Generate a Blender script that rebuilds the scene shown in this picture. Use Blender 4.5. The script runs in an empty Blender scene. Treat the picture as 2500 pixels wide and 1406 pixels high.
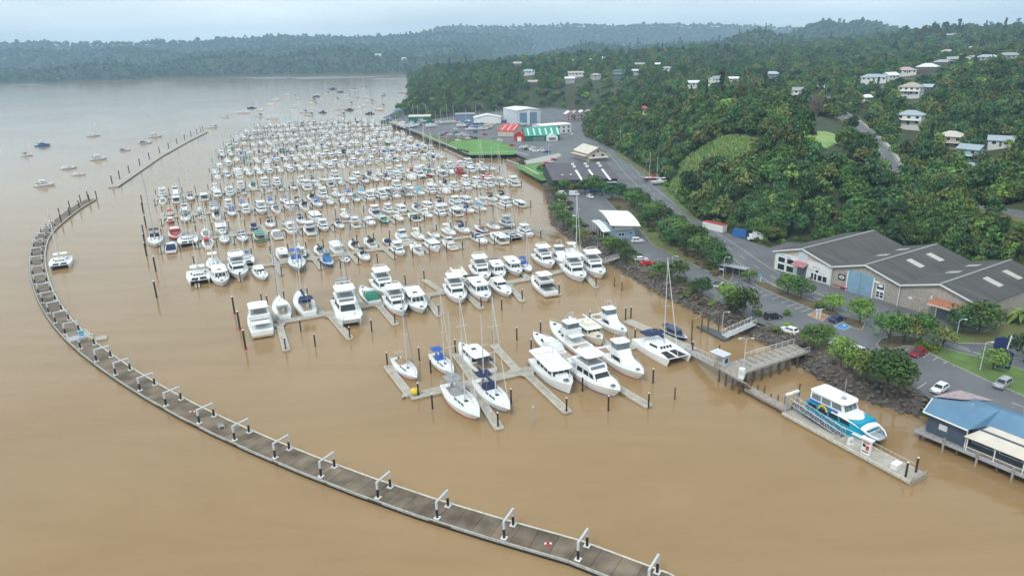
import bpy, math, random
import numpy as np
from mathutils import Matrix, Vector
random.seed(7); rng = np.random.default_rng(7)
PI = math.pi
sc = bpy.context.scene
col = sc.collection

# ------------------------------------------------------------------ camera
F, CX, CY, H, YH, ROLL = 1690., 1250., 703., 66., 118., math.radians(1.3)
TH = math.atan((CY - YH) * math.cos(ROLL) / F)
fwd = np.array([0, math.cos(TH), -math.sin(TH)]); r0 = np.array([1., 0, 0]); u0 = np.cross(r0, fwd)
imx = math.cos(ROLL) * r0 - math.sin(ROLL) * u0
imu = math.sin(ROLL) * r0 + math.cos(ROLL) * u0
cam_data = bpy.data.cameras.new('camera'); cam = bpy.data.objects.new('camera', cam_data); col.objects.link(cam)
cam.matrix_world = Matrix(((imx[0], imu[0], -fwd[0], 0), (imx[1], imu[1], -fwd[1], 0), (imx[2], imu[2], -fwd[2], H), (0, 0, 0, 1)))
cam_data.sensor_width = 36; cam_data.sensor_fit = 'HORIZONTAL'; cam_data.lens = 36 * F / 2500
cam_data.clip_start = 0.5; cam_data.clip_end = 30000
sc.camera = cam

# ------------------------------------------------------------------ sky, sun, exposure
SUN_EL, SUN_AZ = math.radians(52), math.radians(215)
w = bpy.data.worlds.new('World'); sc.world = w; w.use_nodes = True
nt = w.node_tree; nt.nodes.clear()
def nd(t, typ, **k):
    n = t.nodes.new(typ)
    for a, b in k.items(): setattr(n, a, b)
    return n
sky = nd(nt, 'ShaderNodeTexSky', sky_type='NISHITA', sun_disc=False, sun_elevation=SUN_EL, sun_rotation=SUN_AZ)
sky.air_density = 1.0; sky.dust_density = 4.0; sky.ozone_density = 2.0
tc = nd(nt, 'ShaderNodeTexCoord'); mp = nd(nt, 'ShaderNodeMapping'); mp.inputs['Scale'].default_value = (1.6, 1.6, 9)
cl = nd(nt, 'ShaderNodeTexNoise'); cl.inputs['Scale'].default_value = 1.7; cl.inputs['Detail'].default_value = 5; cl.inputs['Roughness'].default_value = .55
cr = nd(nt, 'ShaderNodeValToRGB'); cr.color_ramp.elements[0].position = .3; cr.color_ramp.elements[0].color = (8.0, 9.3, 9.7, 1)
cr.color_ramp.elements[1].position = .7; cr.color_ramp.elements[1].color = (11.2, 12.8, 12.9, 1)
mx = nd(nt, 'ShaderNodeMix', data_type='RGBA'); mx.inputs[0].default_value = .82
bg = nd(nt, 'ShaderNodeBackground'); bg.inputs[1].default_value = .092
wo = nd(nt, 'ShaderNodeOutputWorld')
lk = nt.links.new
lk(tc.outputs['Generated'], mp.inputs[0]); lk(mp.outputs[0], cl.inputs['Vector']); lk(cl.outputs['Fac'], cr.inputs[0])
lk(sky.outputs[0], mx.inputs[6]); lk(cr.outputs[0], mx.inputs[7]); lk(mx.outputs[2], bg.inputs[0]); lk(bg.outputs[0], wo.inputs[0])
sd = bpy.data.lights.new('sun', 'SUN'); sd.energy = 1.5; sd.angle = math.radians(14); sd.color = (1, .98, .95)
so = bpy.data.objects.new('sun', sd); col.objects.link(so)
sdir = Vector((math.sin(SUN_AZ) * math.cos(SUN_EL), math.cos(SUN_AZ) * math.cos(SUN_EL), math.sin(SUN_EL)))
so.rotation_euler = sdir.to_track_quat('Z', 'Y').to_euler(); so.location = sdir * 500
sc.view_settings.view_transform = 'Standard'; sc.view_settings.look = 'None'; sc.view_settings.exposure = 0.42; sc.view_settings.gamma = 1
sc.view_settings.use_curve_mapping = False
sc.render.engine = 'CYCLES'
sc.cycles.use_denoising = True; sc.cycles.max_bounces = 6; sc.cycles.diffuse_bounces = 2; sc.cycles.glossy_bounces = 2
sc.cycles.transmission_bounces = 2; sc.cycles.transparent_max_bounces = 6; sc.cycles.volume_bounces = 0; sc.cycles.caustics_reflective = False; sc.cycles.caustics_refractive = False
sc.cycles.use_adaptive_sampling = True; sc.cycles.adaptive_threshold = 0.02

# ------------------------------------------------------------------ pixel of the photograph -> place
def ray(px, py):
    return ((px - CX) / F) * imx - ((py - CY) / F) * imu + fwd
def at(px, py, z=0.):
    d = ray(px, py); return d * ((z - H) / d[2]) + np.array([0, 0, H])
def atd(px, py, Y):
    d = ray(px, py); return d * (Y / d[1]) + np.array([0, 0, H])

# ------------------------------------------------------------------ materials
MATS = {}
def mat(name, c, rough=.6, metal=0., var=.12, scale=1.2, bump=0., bscale=8., c2=None, spec=.5, island=0., rnd=0., coords='Object', ramp=(.35, .65), detail=5, stretch=None):
    if name in MATS: return MATS[name]
    m = bpy.data.materials.new(name); m.use_nodes = True; t = m.node_tree; b = t.nodes['Principled BSDF']; l = t.links.new
    b.inputs['Roughness'].default_value = rough; b.inputs['Metallic'].default_value = metal; b.inputs['Specular IOR Level'].default_value = spec
    if c2 is None: c2 = tuple(x * (1 - var) for x in c)
    co = nd(t, 'ShaderNodeTexCoord') if coords == 'Object' else nd(t, 'ShaderNodeNewGeometry')
    cv = co.outputs['Object'] if coords == 'Object' else co.outputs['Position']
    n = nd(t, 'ShaderNodeTexNoise'); n.inputs['Scale'].default_value = scale; n.inputs['Detail'].default_value = detail
    if stretch:
        mpp = nd(t, 'ShaderNodeMapping'); mpp.inputs['Scale'].default_value = stretch; l(cv, mpp.inputs[0]); l(mpp.outputs[0], n.inputs['Vector'])
    else: l(cv, n.inputs['Vector'])
    r = nd(t, 'ShaderNodeValToRGB'); r.color_ramp.elements[0].position = ramp[0]; r.color_ramp.elements[1].position = ramp[1]
    r.color_ramp.elements[0].color = (*c2, 1); r.color_ramp.elements[1].color = (*c, 1)
    l(n.outputs['Fac'], r.inputs[0]); out = r.outputs[0]
    def vmul(src, outc, amt):
        mr = nd(t, 'ShaderNodeMapRange'); mr.inputs['To Min'].default_value = 1 - amt; mr.inputs['To Max'].default_value = 1 + amt; l(src, mr.inputs[0])
        hs = nd(t, 'ShaderNodeHueSaturation'); l(mr.outputs[0], hs.inputs['Value']); l(outc, hs.inputs['Color']); return hs.outputs[0], hs
    if rnd:
        oi = nd(t, 'ShaderNodeObjectInfo'); out, hs = vmul(oi.outputs['Random'], out, rnd)
        mh = nd(t, 'ShaderNodeMapRange'); mh.inputs['To Min'].default_value = .5 - rnd * .045; mh.inputs['To Max'].default_value = .5 + rnd * .035
        ml = nd(t, 'ShaderNodeMath', operation='MULTIPLY'); ml.inputs[1].default_value = 7.13; fr = nd(t, 'ShaderNodeMath', operation='FRACT')
        l(oi.outputs['Random'], ml.inputs[0]); l(ml.outputs[0], fr.inputs[0]); l(fr.outputs[0], mh.inputs[0]); l(mh.outputs[0], hs.inputs['Hue'])
    if island:
        g = nd(t, 'ShaderNodeNewGeometry'); out, _ = vmul(g.outputs['Random Per Island'], out, island)
    l(out, b.inputs['Base Color'])
    if bump:
        n2 = nd(t, 'ShaderNodeTexNoise'); n2.inputs['Scale'].default_value = bscale; n2.inputs['Detail'].default_value = 4; l(cv, n2.inputs['Vector'])
        bp = nd(t, 'ShaderNodeBump'); bp.inputs['Strength'].default_value = bump; bp.inputs['Distance'].default_value = .05
        l(n2.outputs['Fac'], bp.inputs['Height']); l(bp.outputs[0], b.inputs['Normal'])
    MATS[name] = m; return m
M = dict(
    gel=mat('white_gelcoat', (.78, .79, .8), .25, var=.05, scale=.4), deckw=mat('deck_white', (.74, .75, .74), .5, var=.08, scale=.8),
    cream=mat('cream_gelcoat', (.72, .66, .52), .3, var=.06), greygel=mat('grey_gelcoat', (.42, .45, .48), .3), navy=mat('navy_paint', (.02, .035, .11), .25),
    bluehull=mat('blue_paint', (.04, .16, .42), .3), redhull=mat('red_paint', (.48, .03, .03), .35), greenhull=mat('green_paint', (.03, .22, .14), .35), blackhull=mat('black_paint', (.015, .015, .018), .3),
    orange=mat('orange_paint', (.62, .27, .04), .4), teal=mat('teal_paint', (.0, .3, .46), .3),
    glass=mat('tinted_glass', (.022, .03, .038), .08, var=.3), glassl=mat('pale_glass', (.16, .21, .24), .1, var=.3), alu=mat('aluminium_spar', (.62, .64, .66), .35, .3, var=.05), steel=mat('stainless_rail', (.6, .62, .64), .3, .6, var=.05),
    teak=mat('teak_deck', (.33, .24, .16), .7, var=.25, scale=3), cblue=mat('blue_canvas', (.02, .1, .42), .8), cnavy=mat('navy_canvas', (.02, .03, .09), .85), cblack=mat('black_canvas', (.02, .02, .024), .85), cgrey=mat('grey_canvas', (.28, .29, .3), .85),
    cwhite=mat('white_canvas', (.72, .72, .7), .85), cred=mat('red_canvas', (.4, .03, .04), .85), ctan=mat('tan_canvas', (.36, .25, .16), .85), cgreen=mat('green_canvas', (.03, .2, .14), .85), caqua=mat('aqua_canvas', (.1, .42, .6), .8), cmaroon=mat('maroon_canvas', (.22, .03, .07), .85),
    antired=mat('red_antifoul', (.42, .03, .03), .6), antiblue=mat('blue_antifoul', (.03, .07, .24), .6), antiblk=mat('black_antifoul', (.02, .02, .02), .6),
    conc=mat('pontoon_concrete', (.205, .158, .112), .8, scale=.3, c2=(.07, .051, .035), bump=.3, rnd=.18, ramp=(.3, .7), coords='World'), concl=mat('pale_pontoon_deck', (.42, .39, .34), .8, scale=.7, c2=(.3, .27, .23), bump=.2),
    edge=mat('pale_timber_edge', (.6, .57, .49), .7, scale=2, var=.3), white=mat('white_paint', (.76, .76, .75), .45, var=.08), dgrey=mat('dark_grey_paint', (.09, .095, .1), .6),
    pile=mat('black_pile_sleeve', (.02, .02, .021), .45, var=.3), galv=mat('galvanised_steel', (.46, .49, .54), .45, .35, scale=3, var=.15), galvl=mat('pale_painted_steel', (.55, .58, .63), .5, scale=3, var=.1), pbrown=mat('brown_timber_pile', (.13, .085, .055), .8, scale=3, var=.4),
    timber=mat('weathered_timber', (.36, .33, .29), .85, scale=2.5, c2=(.22, .19, .16), bump=.3), red=mat('signal_red', (.55, .03, .025), .45), yellow=mat('signal_yellow', (.7, .5, .04), .5), blue=mat('sign_blue', (.02, .12, .5), .4),
    asphalt=mat('asphalt', (.15, .155, .165), .75, scale=.09, c2=(.095, .098, .106), bump=.15, coords='World', ramp=(.3, .75)), paint=mat('road_paint', (.7, .7, .68), .6, scale=2, c2=(.38, .38, .37)), kerb=mat('concrete_kerb', (.42, .41, .38), .8, scale=2, var=.3),
    soil=mat('bark_soil', (.14, .095, .06), .95, scale=.6, c2=(.07, .07, .03), bump=.6, coords='World'), turf=mat('worn_turf', (.11, .2, .045), .95, scale=.3, c2=(.09, .13, .04), bump=.4, bscale=10, coords='World'), lawn=mat('mown_lawn', (.105, .27, .05), .9, scale=.12, c2=(.09, .19, .042), bump=.3, bscale=20, coords='World'), rough=mat('rough_grass', (.1, .16, .04), .95, scale=.25, c2=(.12, .1, .045), bump=.6, bscale=6, coords='World'),
    lime=mat('lime_grass', (.27, .36, .12), .9, scale=.12, c2=(.15, .27, .075), island=.35, coords='World'), rock=mat('revetment_rock', (.155, .132, .112), .9, scale=1.5, c2=(.07, .06, .05), bump=.8, bscale=4, rnd=.35), clay=mat('bare_clay', (.4, .22, .12), .95, scale=.3, c2=(.28, .14, .08), bump=.5, coords='World'),
    bark=mat('tree_bark', (.12, .095, .07), .9, scale=3, var=.4), twig=mat('bare_twigs', (.2, .165, .135), .95, island=.3),
    )
def leafmat(name, c, **k): return mat(name, c, .62, var=.35, scale=.35, spec=.25, island=.3, rnd=.45, **k)
M.update(leaf1=leafmat('leaf_dark_green', (.098, .185, .046)), leaf2=leafmat('leaf_olive', (.155, .195, .056)), leaf3=leafmat('leaf_deep_green', (.066, .148, .052)), leaf4=leafmat('leaf_fresh_green', (.2, .31, .068)), leaf5=leafmat('leaf_rust', (.19, .14, .08)), leafp=leafmat('leaf_pine', (.06, .115, .055)))

# ------------------------------------------------------------------ mesh helper
class MB:
    def __init__(s): s.v = []; s.f = []; s.sm = False
    def add(s, vs, fs):
        o = len(s.v); s.v += [tuple(map(float, p)) for p in vs]; s.f += [tuple(i + o for i in f) for f in fs]; return s
    def box(s, c, d, rz=0., top=(1, 1), sh=(0, 0)):
        x, y, z = d[0] / 2, d[1] / 2, d[2] / 2; cr_, sr = math.cos(rz), math.sin(rz); vs = []
        for zz, kx, ky, ox, oy in ((-z, 1, 1, 0, 0), (z, top[0], top[1], sh[0], sh[1])):
            for a, b in ((-1, -1), (1, -1), (1, 1), (-1, 1)):
                px, py = a * x * kx + ox, b * y * ky + oy
                vs.append((c[0] + px * cr_ - py * sr, c[1] + px * sr + py * cr_, c[2] + zz))
        return s.add(vs, [(3, 2, 1, 0), (4, 5, 6, 7), (0, 1, 5, 4), (1, 2, 6, 5), (2, 3, 7, 6), (3, 0, 4, 7)])
    def prism(s, pts, z0, z1):
        n = len(pts)
        a = sum(pts[i][0] * pts[(i + 1) % n][1] - pts[(i + 1) % n][0] * pts[i][1] for i in range(n))
        if a < 0: pts = pts[::-1]
        vs = [(p[0], p[1], z0) for p in pts] + [(p[0], p[1], z1) for p in pts]
        return s.add(vs, [tuple(range(n - 1, -1, -1)), tuple(range(n, 2 * n))] + [(i, (i + 1) % n, n + (i + 1) % n, n + i) for i in range(n)])
    def tube(s, a, b, r, r2=None, n=6):
        a, b = Vector(a), Vector(b); r2 = r if r2 is None else r2; q = (b - a).to_track_quat('Z', 'Y'); vs = []
        for p, rr in ((a, r), (b, r2)):
            for i in range(n):
                vs.append(p + q @ Vector((rr * math.cos(2 * PI * i / n), rr * math.sin(2 * PI * i / n), 0)))
        return s.add(vs, [(i, (i + 1) % n, n + (i + 1) % n, n + i) for i in range(n)] + [tuple(range(n - 1, -1, -1)), tuple(range(n, 2 * n))])
    def poly(s, pts, r, n=5):
        for a, b in zip(pts[:-1], pts[1:]): s.tube(a, b, r, n=n)
        return s
    def loft(s, rings, cap=True, closed=True):
        n = len(rings[0]); o = [p for r in rings for p in r]; fs = []
        for k in range(len(rings) - 1):
            for i in range(n if closed else n - 1):
                j = (i + 1) % n; fs.append((k * n + i, k * n + j, (k + 1) * n + j, (k + 1) * n + i))
        if cap: fs += [tuple(range(n - 1, -1, -1)), tuple(range((len(rings) - 1) * n, len(rings) * n))]
        return s.add(o, fs)
    def panel(s, q, u0, u1, v0, v1, off=.02, th=.02):
        q = [Vector(p) for p in q]; nrm = (q[1] - q[0]).cross(q[3] - q[0]).normalized()
        def P(u, v): return (q[0] * (1 - u) + q[1] * u) * (1 - v) + (q[3] * (1 - u) + q[2] * u) * v
        b = [P(u0, v0), P(u1, v0), P(u1, v1), P(u0, v1)]
        vs = [p + nrm * (off - th) for p in b] + [p + nrm * off for p in b]
        return s.add(vs, [(3, 2, 1, 0), (4, 5, 6, 7), (0, 1, 5, 4), (1, 2, 6, 5), (2, 3, 7, 6), (3, 0, 4, 7)])
    def mesh(s, name='m', mt=None, smooth=False):
        me = bpy.data.meshes.new(name); me.from_pydata(s.v, [], s.f); me.validate(); me.update()
        if smooth or s.sm: me.shade_smooth()
        if mt is not None: me.materials.append(M[mt] if isinstance(mt, str) else mt)
        return me
    def obj(s, name, mt, parent=None, smooth=False, loc=None):
        return place(s.mesh(name, mt, smooth), name, parent, loc)
def place(me, name, parent=None, loc=None, rz=0., scale=1.):
    o = bpy.data.objects.new(name, me); col.objects.link(o)
    if parent is not None: o.parent = parent
    if loc is not None: o.location = loc
    if rz: o.rotation_euler[2] = rz
    if scale != 1.: o.scale = (scale,) * 3
    return o
def tag(o, label=None, cat=None, group=None, kind=None):
    if label: o['label'] = label
    if cat: o['category'] = cat
    if group: o['group'] = group
    if kind: o['kind'] = kind
    return o
def thing(name, label, cat, loc=(0, 0, 0), rz=0., group=None, scale=1.):
    o = bpy.data.objects.new(name, None); col.objects.link(o); o.location = loc; o.rotation_euler[2] = rz; o.empty_display_size = .5
    if scale != 1.: o.scale = (scale,) * 3
    return tag(o, label, cat, group)
def structure(o): o['kind'] = 'structure'; return o
class Tmpl:                    # a thing's parts, built once; copies share the meshes
    def __init__(s): s.parts = []
    def part(s, name, mb, mt, sub=(), smooth=False, always=None):
        s.parts.append((name, mb.mesh(name, mt, smooth), mt, [(n2, b2.mesh(n2, m2), m2) for n2, b2, m2 in sub])); return s
    def spawn(s, name, label, cat, loc, rz, group=None, scale=1., over={}, plabel={}):
        r = thing(name, label, cat, loc, rz, group, scale)
        def put(pn, me, mt, par):
            o = place(me, pn, par)
            if mt in over: sl = o.material_slots[0]; sl.link = 'OBJECT'; sl.material = M[over[mt]]
            if pn in plabel: o['label'] = plabel[pn]
            return o
        for pn, me, mt, sub in s.parts:
            o = put(pn, me, mt, r)
            for n2, m2, k2 in sub: put(n2, m2, k2, o)
        return r
# ================================================================== terrain
ZL = 2.6
SHORE = [at(*p)[:2] for p in [(2240, 1015), (2130, 985), (2060, 958), (1990, 922), (1945, 888), (1900, 852), (1850, 830), (1790, 805), (1720, 773), (1640, 735), (1560, 690), (1500, 650), (1430, 605), (1375, 572), (1348, 548), (1341, 500), (1332, 470), (1315, 440), (1280, 420), (1240, 402), (1292, 391), (1255, 382), (1140, 387), (1090, 364), (1020, 332), (960, 306), (925, 300), (938, 287), (985, 271), (1006, 262), (998, 240), (1003, 215), (996, 192)]]
SHORE = [np.array(p) for p in ((400, -60), (190, 30), (118, 84))] + SHORE + [np.array(p) for p in ((-150, 1900), (600, 2300), (4000, 2300), (4000, -60))]
SHORE = np.array(SHORE)
FLAT = [at(px, py, ZL)[:2] for px, py in [(1880, 604), (1790, 572), (1700, 532), (1645, 478), (1615, 440), (1560, 402), (1512, 372), (1430, 333), (1420, 305), (1458, 277), (1350, 262), (1250, 266), (1130, 281), (1050, 291), (1010, 285)]]
FLAT = np.array([(420, -20), (190, 112), (142, 163), (137, 172), (111, 217), (104, 220), (94, 226)] + [tuple(p) for p in FLAT] + [(-140, 800), (-200, 500), (-60, 60), (400, -60)])
def inside(P, poly):
    x, y = P[:, 0], P[:, 1]; c = np.zeros(len(P), bool); n = len(poly)
    for i in range(n):
        x1, y1 = poly[i]; x2, y2 = poly[(i + 1) % n]
        k = ((y1 > y) != (y2 > y)) & (x < (x2 - x1) * (y - y1) / (y2 - y1 + 1e-12) + x1); c ^= k
    return c
def dist(P, poly, closed=True):
    d = np.full(len(P), 1e9); n = len(poly)
    for i in range(n if closed else n - 1):
        a, b = np.array(poly[i]), np.array(poly[(i + 1) % n]); ab = b - a
        t = np.clip(((P - a) @ ab) / (ab @ ab + 1e-9), 0, 1); d = np.minimum(d, np.hypot(*(P - a - t[:, None] * ab).T))
    return d
# hill control points: (px, py, ground height)
CTRL = [(1800, 262, 30), (1850, 250, 33), (1750, 300, 27), (1700, 345, 20), (1900, 300, 32), (1940, 340, 29), (2010, 345, 27), (2060, 400, 18), (1700, 420, 15), (1660, 440, 9), (1780, 420, 19), (1880, 420, 22), (1980, 450, 17), (1830, 520, 9), (1960, 540, 8), (1760, 520, 7.5), (1700, 500, 6), (1640, 380, 13), (1600, 330, 15), (1500, 310, 11), (1560, 270, 19), (1660, 260, 24), (1450, 255, 12), (1500, 230, 20), (1620, 215, 27), (1720, 215, 28),
        (2180, 452, 12), (2160, 400, 14.5), (2110, 330, 18), (2050, 285, 21), (2015, 252, 24), (2300, 487, 11.5), (2500, 582, 11.5), (2400, 530, 11.5), (2340, 470, 9), (2440, 440, 8), (2500, 480, 8),
        (2220, 225, 27), (2218, 305, 19), (2320, 355, 14), (2370, 385, 12), (2440, 350, 14), (2500, 400, 12), (2300, 170, 39), (2150, 200, 32), (2400, 150, 43), (2500, 150, 48), (2420, 250, 30), (2500, 300, 28), (2600, 350, 28), (2700, 200, 55), (2330, 95, 60), (2200, 95, 58), (2080, 105, 52), (2480, 88, 66), (2600, 85, 66),
        (2100, 140, 42), (2000, 150, 39), (1900, 190, 32), (1900, 140, 42), (1945, 235, 28), (1800, 150, 40), (1700, 160, 36), (1580, 180, 33), (1500, 195, 30), (1400, 195, 29), (1270, 180, 33), (1285, 185, 32), (1200, 200, 24), (1100, 200, 22), (1050, 220, 17), (1020, 250, 9), (1150, 245, 13), (1300, 235, 16), (1400, 240, 14), (1330, 205, 25), (1480, 160, 40), (1400, 163, 38), (1600, 150, 41), (1250, 168, 35), (1120, 178, 26), (1050, 180, 20), (1300, 158, 36), (1700, 140, 45)]
CP = np.array([at(*c) for c in CTRL]); CP = CP[np.hypot(CP[:, 0], CP[:, 1]) < 2600]
EXTRA = [(at(2050, 150, 40)[0], 1400, 60)]
_A = CP[:, :2] / 300.
def _phi(r2): return .5 * r2 * np.log(r2 + 1e-9)
_n = len(_A); _K = _phi(((_A[:, None] - _A[None]) ** 2).sum(2)) + np.eye(_n) * .02
_Pm = np.c_[np.ones(_n), _A]; _S = np.block([[_K, _Pm], [_Pm.T, np.zeros((3, 3))]])
_W = np.linalg.solve(_S, np.r_[CP[:, 2], 0, 0, 0])
def rbf(P):
    out = np.zeros(len(P))
    for i in range(0, len(P), 20000):
        q = P[i:i + 20000] / 300.; out[i:i + 20000] = _phi(((q[:, None] - _A[None]) ** 2).sum(2)) @ _W[:_n] + np.c_[np.ones(len(q)), q] @ _W[_n:]
    return out
# far ridges: crest pixels, distance, width in front, width behind, height of the trees standing on it
RIDGES = [
    ([(-500, 118), (-200, 112), (0, 108), (80, 104), (160, 107), (280, 107), (400, 103), (500, 103), (560, 94), (640, 91), (690, 87), (760, 89), (850, 91), (950, 88), (1020, 82), (1100, 80), (1200, 84), (1300, 95)], 4100, 900, 800, 12),
    ([(-500, 135), (0, 122), (90, 122), (150, 128), (250, 122), (330, 121), (450, 130), (560, 128), (650, 118), (760, 112), (850, 110), (980, 112), (1100, 108), (1200, 118)], 3250, 500, 500, 12),
    ([(-300, 178), (0, 172), (60, 174), (120, 170), (200, 168), (330, 165), (380, 158), (430, 142), (520, 133), (590, 130), (660, 138), (730, 128), (830, 116), (900, 122), (960, 132), (1020, 140), (1150, 132)], 2480, 190, 300, 12),
    ([(900, 100), (1000, 92), (1060, 74), (1100, 66), (1210, 68), (1280, 67), (1400, 61), (1500, 66), (1580, 63), (1660, 61), (1682, 66), (1730, 61), (1800, 64), (1900, 70), (1945, 69), (2050, 72), (2200, 80), (2500, 80), (2800, 80)], 5200, 1100, 700, 12),
    ([(40, 192), (80, 174), (130, 163), (200, 152), (280, 148), (330, 148), (362, 160), (400, 176), (440, 190)], 2290, 70, 160, 11),
    ([(1250, 150), (1340, 128), (1400, 116), (1440, 103), (1480, 112), (1540, 116), (1600, 110), (1680, 104), (1760, 102), (1850, 104)], 2600, 650, 600, 12),
    ([(1700, 112), (1760, 104), (1800, 90), (1830, 76), (1855, 69), (1885, 80), (1930, 95), (2000, 100)], 2000, 420, 420, 10),
    ([(1880, 96), (1920, 88), (1960, 68), (2010, 51), (2060, 56), (2130, 52), (2180, 68), (2230, 76), (2320, 80), (2500, 84)], 2750, 650, 700, 10),
    ([(2180, 84), (2240, 76), (2300, 67), (2340, 62), (2400, 70), (2470, 72), (2500, 68), (2600, 60), (2800, 40), (3100, 30)], 1350, 330, 500, 10),
]
RD = []
for pts, Y, wf, wb, th in RIDGES:
    c = np.array([atd(px, py, Y) for px, py in pts]); RD.append((np.arctan2(c[:, 0], c[:, 1]), np.hypot(c[:, 0], c[:, 1]), c[:, 2] - th, wf, wb))
_sn = rng.normal(size=(14, 2)); _sp = rng.uniform(0, 6.28, 14)
def wob(P, s):
    o = np.zeros(len(P))
    for k in range(14): o += np.sin((P @ _sn[k]) / s * (1 + k * .35) + _sp[k]) / (1 + .4 * k)
    return o / 3
FARSHORE = np.array([(-3500, 2100)] + [tuple(at(*p)[:2]) for p in [(-300, 208), (0, 204), (60, 203), (110, 204), (200, 199), (330, 195), (450, 190), (560, 188), (690, 184), (760, 185), (850, 182), (950, 181), (1010, 182)]] + [(-150, 1950), (900, 1500), (5000, 1500), (5000, 9000), (-6000, 9000)])
def hgt(P):
    P = np.asarray(P, float).reshape(-1, 2)
    r = np.hypot(P[:, 0], P[:, 1]); a = np.arctan2(P[:, 0], P[:, 1])
    d = dist(P, SHORE); d = np.where(inside(P, SHORE), d, -d)
    z = np.where(d < 0, np.maximum(-3., d * .5 - .3), np.minimum(ZL, d * .62 - .25))
    fl = inside(P, FLAT); df = np.where(fl, 0, dist(P, FLAT)); s = np.clip(df / 28, 0, 1); s = s * s * (3 - 2 * s)
    rb = np.clip(rbf(P), ZL, 75); rb = rb * np.clip(1.25 - np.maximum(r - 1050, 0) / 1400 * (a < .3), .45, 1)
    sd_ = np.clip(d / 30, 0, 1)
    hill = (d > 0) & (df > 0)
    z = np.where(hill, np.maximum(z, ZL + s * sd_ * (rb - ZL) + s * wob(P, 25) * .6), z)
    d2 = dist(P, FARSHORE); d2 = np.where(inside(P, FARSHORE), d2, -d2); k2 = np.clip(d2 / 60, 0, 1)
    fz = np.where(d2 > 0, np.minimum(d2 * .05, 6) + 1.5 * k2, -3.)
    for A, R, Z, wf, wb in RD:
        Rc = np.interp(a, A, R); Zc = np.interp(a, A, Z); Zc = np.where((a < A[0]) | (a > A[-1]), 3, Zc); u = r - Rc + wob(P, 160) * wf * .10
        p = np.where(u < 0, np.clip(1 + u / wf, 0, 1), np.clip(1 - u / wb, 0, 1)); p = p * p * (3 - 2 * p)
        lobes = 1 - .22 * np.clip(wob(P, 110), -1, 1) * (1 - p) * (u < 0)
        fz = np.where((d2 > 0) | (d > 0), np.maximum(fz, Zc * p * lobes * np.where(d > 0, 1, np.clip(d2 / 150, 0, 1))), fz)
    return np.maximum(z, np.where(r > 1000, fz, -9))
az = np.radians(np.linspace(-64, 64, 470)); rr = np.geomspace(60, 5950, 335)
AA, RR = np.meshgrid(az, rr); G = np.c_[(RR * np.sin(AA)).ravel(), (RR * np.cos(AA)).ravel()]
GZ = hgt(G); na = len(az)
idx = np.arange(len(G)).reshape(len(rr), na)
q = np.stack([idx[:-1, :-1], idx[:-1, 1:], idx[1:, 1:], idx[1:, :-1]], -1).reshape(-1, 4)
q = q[(GZ[q].max(1) > -2.9)]
gm = bpy.data.meshes.new('ground'); gm.from_pydata(np.c_[G, GZ].tolist(), [], q.tolist()); gm.shade_smooth()
gmat = mat('hill_undergrowth', (.042, .066, .024), .95, scale=.02, c2=(.05, .05, .025), bump=.8, bscale=.25, coords='World')
gm.materials.append(gmat)
structure(place(gm, 'ground'))

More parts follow.
